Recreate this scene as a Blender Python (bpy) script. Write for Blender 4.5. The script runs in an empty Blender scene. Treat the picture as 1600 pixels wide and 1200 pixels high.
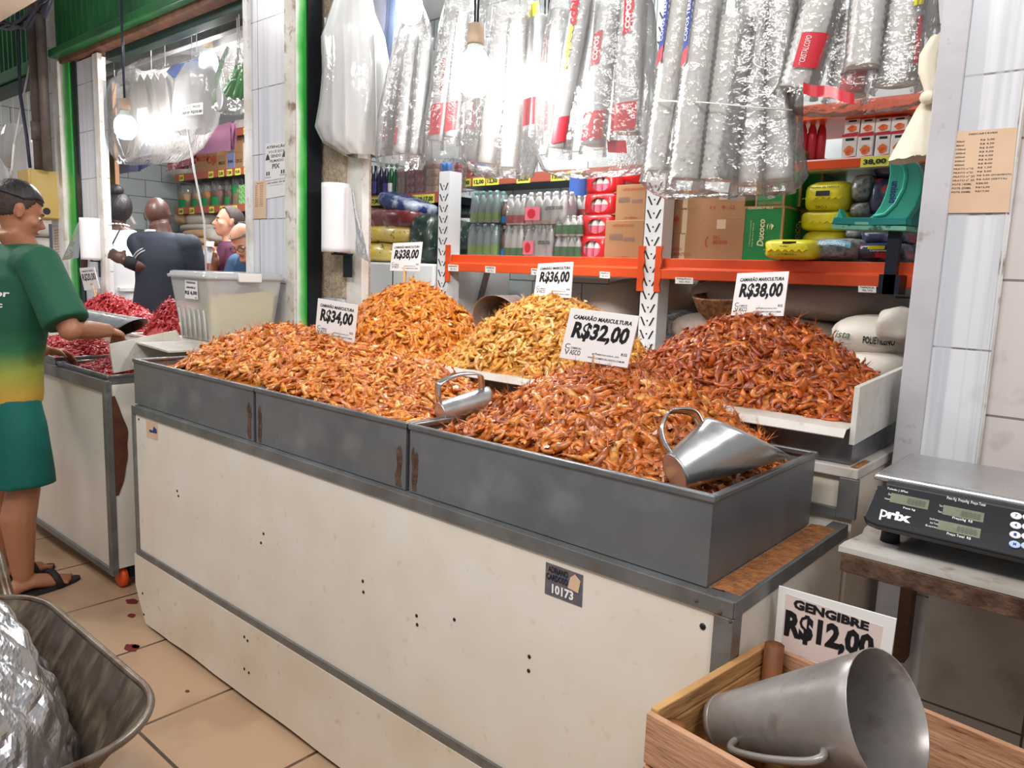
import bpy, bmesh, math, random
import numpy as np
from mathutils import Vector, Matrix, Euler
random.seed(7); rng = np.random.default_rng(11)
SC = bpy.context.scene
COL = SC.collection
PI = math.pi

# ------------------------------------------------------------------ camera
F = 1183.0; CAMZ = 1.4
def _n(v):
    v = np.array(v, float); return v / np.linalg.norm(v)
_dn = _n([-300, 8050, F]); _mx = _n([-1380, -225, F]); _mx = _n(_mx - _dn * _mx.dot(_dn))
_R = np.stack([-_mx, np.cross(-_dn, -_mx), -_dn])        # rows: world axes in camera space
def _ray(px, py): return _R @ np.array([px - 800, py - 600, F])
def at(px, py, y):                                       # point of the photo on the upright plane y
    r = _ray(px, py); t = y / r[1]; return Vector((t * r[0], y, CAMZ + t * r[2]))
def az(px, py, z):                                       # point of the photo at height z
    r = _ray(px, py); t = (z - CAMZ) / r[2]; return Vector((t * r[0], t * r[1], z))
def prad(p, rpx):                                          # a radius of rpx photo pixels at the world point p, in metres
    v = np.array(p) - np.array([0, 0, CAMZ]); return rpx / F * float((_R.T @ v)[2])
def foreshort(p, flat):                                  # how wide an ellipse with half axes 1 (x), flat (y) looks from the camera
    h = math.hypot(p[0], p[1]); return math.hypot(p[1] / h, flat * p[0] / h)
def adist(px, py, dist):                                    # point of the photo at a level distance from the camera
    r = _ray(px, py); t = dist / math.hypot(r[0], r[1]); return Vector((t * r[0], t * r[1], CAMZ + t * r[2]))
def ax(px, py, x):                                       # point of the photo on the plane x
    r = _ray(px, py); t = x / r[0]; return Vector((x, t * r[1], CAMZ + t * r[2]))
cam = bpy.data.cameras.new('camera'); camo = bpy.data.objects.new('camera', cam); COL.objects.link(camo)
cam.sensor_width = 36; cam.lens = F / 1600 * 36; cam.clip_start = .02; cam.clip_end = 60
m = Matrix.Identity(4)
for i in range(3):
    m[i][0] = _R[i][0]; m[i][1] = -_R[i][1]; m[i][2] = -_R[i][2]
m[2][3] = CAMZ
camo.matrix_world = m
SC.camera = camo

# ------------------------------------------------------------------ world, lights, exposure
w = bpy.data.worlds.new('world'); SC.world = w; w.use_nodes = True
bg = w.node_tree.nodes['Background']; bg.inputs[0].default_value = (.93, .96, 1, 1); bg.inputs[1].default_value = .36
def area(name, loc, target, sx, sy, power, col=(1, 1, 1)):
    l = bpy.data.lights.new(name, 'AREA'); l.shape = 'RECTANGLE'; l.size = sx; l.size_y = sy; l.energy = power; l.color = col
    o = bpy.data.objects.new(name, l); COL.objects.link(o); o.location = loc
    d = Vector(target) - Vector(loc); o.rotation_euler = d.to_track_quat('-Z', 'Y').to_euler(); return o
area('corridor_area_light', (-1.5, -.6, 3.3), (-1.6, 1.2, .4), 1.2, .5, 34, (1, .97, .93))
area('corridor_area_light', (-5.2, .1, 3.4), (-4.0, 1.4, .8), 1.2, .5, 42, (1, .97, .93))
area('corridor_area_light', (.9, .2, 3.0), (-.5, 1.7, .7), .8, .4, 24, (1, .97, .95))
area('corridor_area_light', (-.5, -.5, 3.3), (-1.0, 2.1, 2.0), .9, .4, 36, (1, .98, .96))  # added fill light, brightens the fronts of the hanging cup bags
area('stall_area_light', (-1.9, 2.45, 2.82), (-1.9, 2.5, 0), 1.4, .3, 20, (.95, .98, 1))
area('stall_area_light', (-5.0, 2.9, 2.75), (-5.0, 2.9, 0), 1.6, .4, 75, (.97, .99, 1))
area('stall_area_light', (-9.0, 2.55, 2.8), (-8.6, 2.3, 0), 1.2, .4, 45, (.98, .99, 1))  # added fill light with no known fixture, brightens the farthest stall
SC.view_settings.view_transform = 'Standard'; SC.view_settings.look = 'None'
SC.view_settings.gamma = 1; SC.view_settings.use_curve_mapping = False
SC.view_settings.exposure = .0
try:
    SC.cycles.use_denoising = True; SC.cycles.max_bounces = 7; SC.cycles.transparent_max_bounces = 24
    SC.cycles.sample_clamp_indirect = 6; SC.cycles.caustics_reflective = False; SC.cycles.caustics_refractive = False
except Exception: pass

# ------------------------------------------------------------------ mesh builder
class MB:
    def __init__(s): s.v = []; s.f = []; s.mi = []; s.sm = []; s.cur = 0
    def add(s, vs, fs, smooth=False):
        o = len(s.v); s.v.extend(Vector(v) for v in vs)
        for f in fs: s.f.append([i + o for i in f]); s.mi.append(s.cur); s.sm.append(smooth)
        return s
    def box(s, c, d, rot=None):
        hx, hy, hz = d[0] / 2, d[1] / 2, d[2] / 2
        vs = [Vector((x * hx, y * hy, z * hz)) for z in (-1, 1) for y in (-1, 1) for x in (-1, 1)]
        if rot is not None: R = Euler(rot).to_matrix(); vs = [R @ v for v in vs]
        c = Vector(c); vs = [v + c for v in vs]
        return s.add(vs, [(0, 2, 3, 1), (4, 5, 7, 6), (0, 1, 5, 4), (2, 6, 7, 3), (0, 4, 6, 2), (1, 3, 7, 5)])
    def bx(s, x0, x1, y0, y1, z0, z1): return s.box(((x0 + x1) / 2, (y0 + y1) / 2, (z0 + z1) / 2), (abs(x1 - x0), abs(y1 - y0), abs(z1 - z0)))
    def rings(s, R, cap=True, smooth=True, closed=True):
        n = len(R[0]); vs = [p for r in R for p in r]; fs = []
        for i in range(len(R) - 1):
            for j in range(n if closed else n - 1):
                k = (j + 1) % n; fs.append((i * n + j, i * n + k, (i + 1) * n + k, (i + 1) * n + j))
        s.add(vs, fs, smooth)
        if cap:
            o = len(s.v) - len(vs)
            for base, rev in ((0, True), ((len(R) - 1) * n, False)):
                f = [o + base + j for j in range(n)]; s.f.append(f[::-1] if rev else f); s.mi.append(s.cur); s.sm.append(False)
        return s
    def tube(s, pts, r, n=8, cap=True, flat=1.0, up=None, smooth=True):
        pts = [Vector(p) for p in pts]; rs = r if isinstance(r, (list, tuple)) else [r] * len(pts); R = []
        prev = None
        for i, p in enumerate(pts):
            d = (pts[min(i + 1, len(pts) - 1)] - pts[max(i - 1, 0)]).normalized()
            if prev is None:
                u = Vector(up) if up else (Vector((0, 0, 1)) if abs(d.z) < .9 else Vector((1, 0, 0)))
            else: u = prev
            a = d.cross(u).normalized(); u = a.cross(d).normalized(); prev = u
            R.append([p + (a * math.cos(2 * PI * j / n) + u * math.sin(2 * PI * j / n) * flat) * rs[i] for j in range(n)])
        return s.rings(R, cap, smooth)
    def lathe(s, prof, n=16, c=(0, 0, 0), M=None, cap=True, sx=1, sy=1):
        R = []; c = Vector(c)
        for r, z in prof:
            ring = [Vector((r * sx * math.cos(2 * PI * j / n), r * sy * math.sin(2 * PI * j / n), z)) for j in range(n)]
            R.append([(M @ p if M is not None else p) + c for p in ring])
        return s.rings(R, cap)
    def ell(s, c, r, n=12, m=8, rot=None):
        R = []; c = Vector(c); Rm = Euler(rot).to_matrix() if rot is not None else None
        for i in range(m + 1):
            t = -PI / 2 + PI * i / m; t = max(-PI / 2 + .05, min(PI / 2 - .05, t)); ring = []
            for j in range(n):
                p = Vector((r[0] * math.cos(t) * math.cos(2 * PI * j / n), r[1] * math.cos(t) * math.sin(2 * PI * j / n), r[2] * math.sin(t)))
                ring.append((Rm @ p if Rm is not None else p) + c)
            R.append(ring)
        return s.rings(R)
    def grid(s, fn, nu, nv, smooth=True):
        vs = [fn(i / nu, j / nv) for j in range(nv + 1) for i in range(nu + 1)]
        fs = [(j * (nu + 1) + i, j * (nu + 1) + i + 1, (j + 1) * (nu + 1) + i + 1, (j + 1) * (nu + 1) + i) for j in range(nv) for i in range(nu)]
        return s.add(vs, fs, smooth)
    def prism(s, poly, off, smooth=False):               # polygon of 3D points pushed along off
        off = Vector(off); n = len(poly); a = [Vector(p) for p in poly]; b = [p + off for p in a]
        fs = [tuple(range(n))[::-1], tuple(range(n, 2 * n))] + [(i, (i + 1) % n, n + (i + 1) % n, n + i) for i in range(n)]
        return s.add(a + b, fs, smooth)
    def shift(s, d):
        d = Vector(d); s.v = [v + d for v in s.v]; return s
    def xf(s, M): s.v = [M @ v for v in s.v]; return s
    def mesh(s, name, mats):
        me = bpy.data.meshes.new(name); me.from_pydata([tuple(v) for v in s.v], [], s.f)
        for mt in (mats if isinstance(mats, (list, tuple)) else [mats]): me.materials.append(mt)
        me.polygons.foreach_set('material_index', s.mi); me.polygons.foreach_set('use_smooth', s.sm)
        bm = bmesh.new(); bm.from_mesh(me); bmesh.ops.recalc_face_normals(bm, faces=bm.faces); bm.to_mesh(me); bm.free()
        me.update(); return me

def link(name, me, parent=None, loc=None):
    o = bpy.data.objects.new(name, me); COL.objects.link(o)
    if parent is not None: o.parent = parent
    if loc is not None: o.location = loc
    return o
def bevel(o, w=.003, seg=2):
    b = o.modifiers.new('bevel', 'BEVEL'); b.width = w; b.segments = seg; b.limit_method = 'ANGLE'; b.angle_limit = .6; return o
def tag(o, label, cat=None, group=None, kind=None):
    if label: o['label'] = label
    if cat: o['category'] = cat
    if group: o['group'] = group
    if kind: o['kind'] = kind
    return o
def thing(name, label, cat, loc=(0, 0, 0), rz=0, group=None):
    o = bpy.data.objects.new(name, None); COL.objects.link(o); o.empty_display_size = .05
    o.location = loc; o.rotation_euler = (0, 0, rz); return tag(o, label, cat, group)
def part(parent, name, mb, mats, bev=0, label=None, world=False, kind=None):
    if world:                                            # geometry given in world coordinates
        p = parent; off = Vector((0, 0, 0))
        while p is not None: off += p.location; p = p.parent
        mb.shift(-off)
    o = link(name, mb.mesh(name, mats), parent)
    if bev: bevel(o, bev)
    if label: o['label'] = label
    if kind: o['kind'] = kind
    return o
def solo(name, mb, mats, label, cat, group=None, loc=None, bev=0, kind=None):
    if loc is not None: mb.shift(-Vector(loc))
    o = link(name, mb.mesh(name, mats), None, loc)
    if bev: bevel(o, bev)
    return tag(o, label, cat, group, kind)
def struct(name, mb, mats, bev=0, parent=None):
    o = link(name, mb.mesh(name, mats), parent); o['kind'] = 'structure'
    if bev: bevel(o, bev)
    return o
def kids(o): return [c for c in COL.objects if c.parent == o]
def copy_tree(o, parent=None):
    c = o.copy(); COL.objects.link(c)
    if parent is not None: c.parent = parent
    for ch in list(o.children): copy_tree(ch, c)
    return c
def remesh(o, vox=.008, sm=4):
    r = o.modifiers.new('skin', 'REMESH'); r.mode = 'VOXEL'; r.voxel_size = vox; r.use_smooth_shade = True
    if sm:
        k = o.modifiers.new('soft', 'SMOOTH'); k.factor = .5; k.iterations = sm
    return o
def noisefn(seed):
    r = np.random.default_rng(abs(int(seed))); K = r.normal(size=(8, 3)); ph = r.uniform(0, 6.28, 8)
    def fn(p, s):
        t = 0
        for i in range(8): t += math.sin((K[i][0] * p[0] + K[i][1] * p[1] + K[i][2] * p[2]) * s + ph[i])
        return t / 8
    return fn

# ------------------------------------------------------------------ lettering
_FC = {}
def text_mesh(txt, bold=.0, shear=0.0, res=2):
    key = (txt, bold, shear)
    if key in _FC: return _FC[key]
    c = bpy.data.curves.new('t', 'FONT'); c.body = txt; c.size = 1; c.offset = bold; c.shear = shear; c.resolution_u = res; c.fill_mode = 'FRONT'
    o = bpy.data.objects.new('t', c); COL.objects.link(o)
    dg = bpy.context.evaluated_depsgraph_get(); me = bpy.data.meshes.new_from_object(o.evaluated_get(dg))
    vs = [v.co.copy() for v in me.vertices]; fs = [tuple(p.vertices) for p in me.polygons]
    bpy.data.objects.remove(o); bpy.data.curves.remove(c); bpy.data.meshes.remove(me)
    if vs:
        x0 = min(v.x for v in vs); x1 = max(v.x for v in vs); y0 = min(v.y for v in vs); y1 = max(v.y for v in vs)
    else: x0 = x1 = y0 = y1 = 0
    _FC[key] = (vs, fs, (x0, x1, y0, y1)); return _FC[key]
def put_text(mb, mapfn, txt, u0, u1, v0, v1, bold=0, shear=0):
    """write txt into the u,v rectangle of a surface whose points come from mapfn(u, v)"""
    vs, fs, (x0, x1, y0, y1) = text_mesh(txt, bold, shear)
    if not vs: return
    kx = (u1 - u0) / max(x1 - x0, 1e-6); ky = (v1 - v0) / max(y1 - y0, 1e-6)
    mb.add([mapfn(u0 + (v.x - x0) * kx, v0 + (v.y - y0) * ky) for v in vs], fs)
def quadmap(tl, tr, br, bl, off=.0012):
    tl, tr, br, bl = map(Vector, (tl, tr, br, bl)); nrm = (tr - tl).cross(bl - tl).normalized()
    if nrm.dot(Vector((0, 0, CAMZ)) - tl) < 0: nrm = -nrm
    def fn(u, v, o=off): return (tl * (1 - u) + tr * u) * v + (bl * (1 - u) + br * u) * (1 - v) + nrm * o
    fn.n = nrm; return fn

# ------------------------------------------------------------------ materials
def mat(name, col, rough=.5, metal=0.0, noise=None, bump=None, spec=.5, coat=0, trans=0, sss=0, emit=None, rnoise=None, stretch=None, ior=1.45):
    """principled material; noise = (scale, other colour, sharpness 0..1, amount), bump = (scale, strength)"""
    mt = bpy.data.materials.new(name); mt.use_nodes = True; nt = mt.node_tree; N = nt.nodes; L = nt.links
    b = N['Principled BSDF']; b.inputs['Base Color'].default_value = (*col, 1); b.inputs['Roughness'].default_value = rough
    b.inputs['Metallic'].default_value = metal; b.inputs['Specular IOR Level'].default_value = spec; b.inputs['IOR'].default_value = ior
    if coat: b.inputs['Coat Weight'].default_value = coat; b.inputs['Coat Roughness'].default_value = .15
    if trans: b.inputs['Transmission Weight'].default_value = trans
    if emit: b.inputs['Emission Color'].default_value = (*emit[0], 1); b.inputs['Emission Strength'].default_value = emit[1]
    tc = N.new('ShaderNodeTexCoord'); vec = tc.outputs['Object']
    if stretch:
        mp = N.new('ShaderNodeMapping'); mp.inputs['Scale'].default_value = stretch; L.new(vec, mp.inputs[0]); vec = mp.outputs[0]
    last = None
    for nz in (noise if isinstance(noise, list) else [noise] if noise else []):
        sc, c2, sharp, amt = nz
        t = N.new('ShaderNodeTexNoise'); t.inputs['Scale'].default_value = sc; t.inputs['Detail'].default_value = 5; L.new(vec, t.inputs['Vector'])
        r = N.new('ShaderNodeMapRange'); h = .3 * (1 - sharp) + .01; cen = .5 + (.5 - amt) * .5
        r.inputs[1].default_value = cen - h; r.inputs[2].default_value = cen + h; L.new(t.outputs[0], r.inputs[0])
        mx = N.new('ShaderNodeMix'); mx.data_type = 'RGBA'; L.new(r.outputs[0], mx.inputs[0])
        if last is None: mx.inputs[6].default_value = (*col, 1)
        else: L.new(last, mx.inputs[6])
        mx.inputs[7].default_value = (*c2, 1); last = mx.outputs[2]
    if last is not None: L.new(last, b.inputs['Base Color'])
    if rnoise:
        t = N.new('ShaderNodeTexNoise'); t.inputs['Scale'].default_value = rnoise[0]; t.inputs['Detail'].default_value = 4; L.new(vec, t.inputs['Vector'])
        r = N.new('ShaderNodeMapRange'); r.inputs[1].default_value = .3; r.inputs[2].default_value = .7; r.inputs[3].default_value = rnoise[1]; r.inputs[4].default_value = rnoise[2]
        L.new(t.outputs[0], r.inputs[0]); L.new(r.outputs[0], b.inputs['Roughness'])
    if bump:
        t = N.new('ShaderNodeTexNoise'); t.inputs['Scale'].default_value = bump[0]; t.inputs['Detail'].default_value = 4; L.new(vec, t.inputs['Vector'])
        bp = N.new('ShaderNodeBump'); bp.inputs['Strength'].default_value = bump[1]; bp.inputs['Distance'].default_value = .01
        L.new(t.outputs[0], bp.inputs['Height']); L.new(bp.outputs[0], b.inputs['Normal'])
    return mt
def film(name, col=(1, 1, 1), alpha=.2, scale=40, strength=.6, rough=.12, gl=.25, tl_=.5):
    """thin clear plastic: see-through, with a white body of weight alpha and crumpled highlights"""
    mt = bpy.data.materials.new(name); mt.use_nodes = True; nt = mt.node_tree; N = nt.nodes; L = nt.links; N.clear()
    out = N.new('ShaderNodeOutputMaterial'); tr = N.new('ShaderNodeBsdfTransparent'); df = N.new('ShaderNodeBsdfDiffuse'); tl = N.new('ShaderNodeBsdfTranslucent')
    g = N.new('ShaderNodeBsdfGlossy'); g.inputs['Roughness'].default_value = rough; df.inputs[0].default_value = (*col, 1); tl.inputs[0].default_value = (*col, 1)
    m0 = N.new('ShaderNodeMixShader'); m0.inputs[0].default_value = tl_; L.new(df.outputs[0], m0.inputs[1]); L.new(tl.outputs[0], m0.inputs[2])
    m1 = N.new('ShaderNodeMixShader'); m1.inputs[0].default_value = alpha; L.new(tr.outputs[0], m1.inputs[1]); L.new(m0.outputs[0], m1.inputs[2])
    fr = N.new('ShaderNodeFresnel'); fr.inputs[0].default_value = 1.45; mu = N.new('ShaderNodeMath'); mu.operation = 'MULTIPLY_ADD'; mu.inputs[1].default_value = .8; mu.inputs[2].default_value = gl * .15
    tc = N.new('ShaderNodeTexCoord'); t = N.new('ShaderNodeTexNoise'); t.inputs['Scale'].default_value = scale; t.inputs['Detail'].default_value = 3; L.new(tc.outputs['Object'], t.inputs['Vector'])
    bp = N.new('ShaderNodeBump'); bp.inputs['Strength'].default_value = strength; bp.inputs['Distance'].default_value = .01; L.new(t.outputs[0], bp.inputs['Height'])
    L.new(bp.outputs[0], g.inputs['Normal']); L.new(bp.outputs[0], fr.inputs['Normal'])
    L.new(fr.outputs[0], mu.inputs[0]); m2 = N.new('ShaderNodeMixShader'); L.new(mu.outputs[0], m2.inputs[0]); L.new(m1.outputs[0], m2.inputs[1]); L.new(g.outputs[0], m2.inputs[2])
    L.new(m2.outputs[0], out.inputs[0]); return mt
def brick(name, c1, c2, mortar, bw, bh, msize, off=0, rough=.25, plane='xz', origin=(0, 0), streak=None, dirt=None, bump=.3, rot=0):
    """tiled surface in world coordinates; plane picks the two axes the tiles lie in"""
    mt = bpy.data.materials.new(name); mt.use_nodes = True; nt = mt.node_tree; N = nt.nodes; L = nt.links; b = N['Principled BSDF']
    g = N.new('ShaderNodeNewGeometry'); sp = N.new('ShaderNodeSeparateXYZ'); L.new(g.outputs['Position'], sp.inputs[0]); cb = N.new('ShaderNodeCombineXYZ')
    for k in range(2):
        a = N.new('ShaderNodeMath'); a.operation = 'ADD'; a.inputs[1].default_value = -origin[k]; L.new(sp.outputs['xyz'.index(plane[k])], a.inputs[0]); L.new(a.outputs[0], cb.inputs[k])
    t = N.new('ShaderNodeTexBrick'); t.offset = off; t.squash = 1; L.new(cb.outputs[0], t.inputs['Vector'])
    t.inputs['Color1'].default_value = (*c1, 1); t.inputs['Color2'].default_value = (*c2, 1); t.inputs['Mortar'].default_value = (*mortar, 1)
    t.inputs['Scale'].default_value = 1; t.inputs['Mortar Size'].default_value = msize; t.inputs['Mortar Smooth'].default_value = .2
    t.inputs['Brick Width'].default_value = bw; t.inputs['Row Height'].default_value = bh; t.inputs['Bias'].default_value = 0
    colr = t.outputs['Color']
    def layer(src, vec_scale, noise_scale, c, lo, hi, fac):
        mp = N.new('ShaderNodeMapping'); mp.inputs['Scale'].default_value = vec_scale; L.new(g.outputs['Position'], mp.inputs[0])
        nz = N.new('ShaderNodeTexNoise'); nz.inputs['Scale'].default_value = noise_scale; nz.inputs['Detail'].default_value = 4; L.new(mp.outputs[0], nz.inputs['Vector'])
        r = N.new('ShaderNodeMapRange'); r.inputs[1].default_value = lo; r.inputs[2].default_value = hi; r.inputs[4].default_value = fac; L.new(nz.outputs[0], r.inputs[0])
        mx = N.new('ShaderNodeMix'); mx.data_type = 'RGBA'; L.new(r.outputs[0], mx.inputs[0]); L.new(src, mx.inputs[6]); mx.inputs[7].default_value = (*c, 1); return mx.outputs[2]
    if streak: colr = layer(colr, (1, 1, .02), streak[0], streak[1], .45, .6, streak[2])
    if dirt: colr = layer(colr, (1, 1, 1), dirt[0], dirt[1], dirt[2], dirt[2] + .15, dirt[3])
    L.new(colr, b.inputs['Base Color']); b.inputs['Roughness'].default_value = rough
    bp = N.new('ShaderNodeBump'); bp.inputs['Strength'].default_value = bump; bp.inputs['Distance'].default_value = .003; bp.invert = True
    L.new(t.outputs['Fac'], bp.inputs['Height']); L.new(bp.outputs[0], b.inputs['Normal'])
    return mt

M = {}
def C(name, r, g, b, **k):                               # colours given as sRGB 0..255
    lin = tuple((c / 255 / 12.92) if c / 255 <= .04045 else ((c / 255 + .055) / 1.055) ** 2.4 for c in (r, g, b))
    M[name] = mat(name, lin, **k); return M[name]
def s2l(r, g, b): return tuple((c / 255 / 12.92) if c / 255 <= .04045 else ((c / 255 + .055) / 1.055) ** 2.4 for c in (r, g, b))
# ------------------------------------------------------------------ material library
T_WHITE = brick('white_glazed_tile', s2l(222, 222, 226), s2l(216, 217, 222), s2l(120, 116, 112), .33, .303, .0025, plane='xz', origin=(-.447, .053), streak=(38, s2l(188, 192, 198), .75), dirt=(9, s2l(176, 168, 156), .62, .35))
T_WHITEL = brick('white_pillar_tile', s2l(218, 218, 224), s2l(212, 213, 220), s2l(120, 116, 112), .4, .2993, .0025, plane='xz', origin=(-3.36, .113), streak=(30, s2l(190, 194, 202), .6), dirt=(9, s2l(176, 168, 156), .64, .3))
T_STONE = brick('pinkish_stone_tile', s2l(214, 204, 200), s2l(208, 198, 195), s2l(128, 118, 112), .42, .306, .003, plane='xz', origin=(-.297 + .13, .2), dirt=(14, s2l(176, 160, 152), .55, .6), rough=.45)
T_LOW = brick('shaded_old_tile', s2l(188, 182, 174), s2l(178, 172, 164), s2l(96, 88, 80), .3, .3, .003, plane='xz', origin=(-.44, .1), dirt=(7, s2l(150, 138, 122), .5, .6), rough=.4)  # old dirty tile, base colour also darkened for shade under the shelf
T_BLOCK = brick('glazed_block', s2l(205, 212, 212), s2l(196, 204, 205), s2l(112, 116, 116), .34, .17, .004, off=.5, plane='xz', origin=(0, 0), dirt=(5, s2l(160, 160, 155), .6, .4), rough=.3)
T_SIDE = brick('glazed_block_side', s2l(205, 212, 212), s2l(196, 204, 205), s2l(112, 116, 116), .34, .17, .004, off=.5, plane='yz', origin=(0, 0), rough=.3)
T_NBACK = brick('neighbour_wall_tile', s2l(222, 226, 230), s2l(214, 220, 225), s2l(150, 152, 155), .5, .35, .004, plane='xz', origin=(0, .1), dirt=(5, s2l(190, 192, 190), .6, .3), rough=.3)
T_FLOOR = brick('beige_floor_tile', s2l(196, 164, 134), s2l(186, 153, 124), s2l(84, 66, 52), .48, .48, .006, plane='xy', origin=(-2.2, .876), dirt=(4, s2l(164, 132, 104), .5, .55), rough=.32)
def greenfade(name, axis, a0, a1):
    """white tile with green spray paint fading across its width, worn through in flakes"""
    mt = bpy.data.materials.new(name); mt.use_nodes = True; nt = mt.node_tree; N = nt.nodes; L = nt.links; b = N['Principled BSDF']
    g = N.new('ShaderNodeNewGeometry'); sp = N.new('ShaderNodeSeparateXYZ'); L.new(g.outputs['Position'], sp.inputs[0])
    nz = N.new('ShaderNodeTexNoise'); nz.inputs['Scale'].default_value = 7; nz.inputs['Detail'].default_value = 6; L.new(g.outputs['Position'], nz.inputs['Vector'])
    r = N.new('ShaderNodeMapRange'); r.inputs[1].default_value = a0; r.inputs[2].default_value = a1; L.new(sp.outputs['xyz'.index(axis)], r.inputs[0])
    a = N.new('ShaderNodeMath'); a.operation = 'MULTIPLY_ADD'; a.inputs[1].default_value = .7; L.new(nz.outputs[0], a.inputs[0]); L.new(r.outputs[0], a.inputs[2]); r.inputs[3].default_value = -.4; r.inputs[4].default_value = .68
    cr = N.new('ShaderNodeValToRGB'); e = cr.color_ramp.elements
    e[0].position = .30; e[0].color = (*s2l(236, 240, 234), 1); e[1].position = .86; e[1].color = (*s2l(44, 160, 58), 1)
    x = e.new(.52); x.color = (*s2l(130, 214, 130), 1)
    L.new(a.outputs[0], cr.inputs[0]); L.new(cr.outputs[0], b.inputs['Base Color']); b.inputs['Roughness'].default_value = .3; return mt
C('white_paint', 226, 225, 222, rough=.4, noise=[(6, s2l(196, 188, 176), .5, .45), (26, s2l(176, 160, 140), .8, .14)], bump=(30, .1))
C('worn_white', 228, 226, 220, rough=.45, noise=[(5, s2l(190, 182, 168), .3, .6), (16, s2l(132, 110, 84), .8, .26)], bump=(40, .2))
C('grey_paint', 190, 188, 193, rough=.4, noise=[(6, s2l(176, 173, 176), .4, .4), (26, s2l(150, 140, 134), .85, .1)], bump=(30, .1))
C('stucco', 196, 180, 158, rough=.9, noise=(60, s2l(150, 132, 110), .2, .5), bump=(120, .8))
C('dark_steel', 38, 42, 52, rough=.4, metal=.6)
C('rail_black', 30, 33, 40, rough=.35, metal=.3)
C('green_paint', 40, 132, 62, rough=.45, noise=(4, s2l(30, 84, 52), .3, .6))
C('green_dark', 20, 62, 50, rough=.5, noise=(5, s2l(14, 40, 40), .3, .5))
C('rusty_beam', 128, 84, 60, rough=.7, noise=(14, s2l(86, 62, 50), .4, .5))
C('ceiling_white', 226, 228, 228, rough=.8)
C('grey_beam', 126, 124, 124, rough=.6, noise=(8, s2l(96, 92, 90), .3, .5))
C('galv', 150, 152, 154, rough=.42, metal=.85, noise=(7, s2l(112, 114, 116), .2, .5), rnoise=(20, .3, .55))
C('galv_dark', 134, 136, 138, rough=.42, metal=.55, noise=[(4, s2l(112, 114, 118), .1, .5), (7, s2l(150, 152, 154), .5, .15)], rnoise=(12, .3, .5))
C('alu_trim', 148, 150, 152, rough=.45, metal=.7, noise=[(10, s2l(118, 118, 116), .3, .5), (24, s2l(128, 120, 108), .6, .2)])
C('steel', 202, 202, 202, rough=.3, metal=.85, noise=(6, s2l(172, 172, 172), .2, .5), rnoise=(14, .2, .42), bump=(9, .05))
C('steel_bright', 214, 214, 214, rough=.18, metal=1)
C('steel_old', 200, 194, 190, rough=.33, metal=.45, noise=[(5, s2l(122, 114, 110), .2, .5), (16, s2l(112, 96, 84), .7, .12)], rnoise=(9, .22, .42), bump=(7, .12))
C('panel_cream', 236, 230, 220, rough=.38, noise=[(1.6, s2l(228, 220, 208), .1, .5), (5, s2l(222, 209, 190), .2, .25), (30, s2l(206, 188, 164), .7, .03)])
C('panel_low', 232, 224, 212, rough=.42, noise=[(1.6, s2l(224, 212, 196), .1, .5), (4, s2l(212, 194, 166), .25, .3), (30, s2l(190, 168, 138), .7, .04)])
C('panel_neighbour', 232, 230, 222, rough=.4, noise=[(3, s2l(216, 208, 194), .3, .5)])
C('white_board', 226, 226, 220, rough=.4, noise=[(6, s2l(202, 196, 182), .4, .5), (30, s2l(196, 182, 160), .7, .15)])
C('crumbs', 188, 122, 70, rough=.8, noise=(60, s2l(130, 84, 52), .3, .5), bump=(140, .9))
C('bolt_black', 28, 26, 26, rough=.4)
C('rust', 108, 80, 62, rough=.85, noise=(30, s2l(60, 38, 28), .4, .5), bump=(80, .5))
C('orange_plastic', 226, 84, 28, rough=.45)
C('rubber', 40, 36, 34, rough=.7)
C('rack_orange', 222, 84, 34, rough=.36, noise=(7, s2l(206, 72, 28), .3, .5))
C('rack_white', 226, 230, 232, rough=.35)
C('slot_dark', 40, 42, 44, rough=.7)
C('shelf_red', 176, 92, 72, rough=.5)
C('tag_yellow', 236, 232, 96, rough=.6)
C('paper', 240, 238, 234, rough=.6)
C('paper_print', 242, 241, 240, rough=.35, coat=.2)
C('paper_tan', 222, 192, 164, rough=.7, noise=(8, s2l(206, 172, 142), .3, .5))
C('paper_pink', 226, 206, 198, rough=.7)
C('paper_grey', 216, 214, 214, rough=.7)
C('ink', 22, 22, 26, rough=.6)
C('ink_red', 190, 42, 48, rough=.6)
C('ink_white', 240, 240, 240, rough=.5)
C('wood_stick', 224, 190, 140, rough=.6, stretch=(4, 4, .4), noise=(20, s2l(198, 156, 104), .3, .5))
C('crate_wood', 206, 162, 106, rough=.65, stretch=(1, 1, 6), noise=[(9, s2l(170, 122, 74), .2, .5), (5, s2l(120, 78, 44), .7, .25)], bump=(20, .3))
C('crate_wood_pink', 200, 154, 122, rough=.65, stretch=(1, 1, 7), noise=[(8, s2l(164, 116, 84), .2, .5), (16, s2l(120, 78, 54), .9, .22)], bump=(20, .3))
C('post_wood', 150, 92, 48, rough=.6, stretch=(1, 1, .3), noise=(30, s2l(104, 58, 30), .2, .5))
C('old_wood', 98, 66, 42, rough=.7, noise=(14, s2l(56, 36, 24), .3, .5), bump=(30, .4))
C('board_white', 216, 212, 206, rough=.4, noise=[(7, s2l(186, 178, 168), .4, .5), (22, s2l(160, 136, 110), .8, .14)])
C('ginger', 206, 164, 104, rough=.7, noise=(16, s2l(168, 120, 66), .3, .5), bump=(40, .4))
C('scale_black', 26, 27, 32, rough=.35, spec=.4)
C('scale_body', 40, 40, 44, rough=.5)
C('lcd', 128, 132, 112, rough=.25, noise=(40, s2l(110, 114, 96), .3, .5))
C('lcd_seg', 84, 90, 76, rough=.4)
C('key_white', 228, 228, 230, rough=.4)
C('key_blue', 176, 196, 226, rough=.4)
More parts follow.
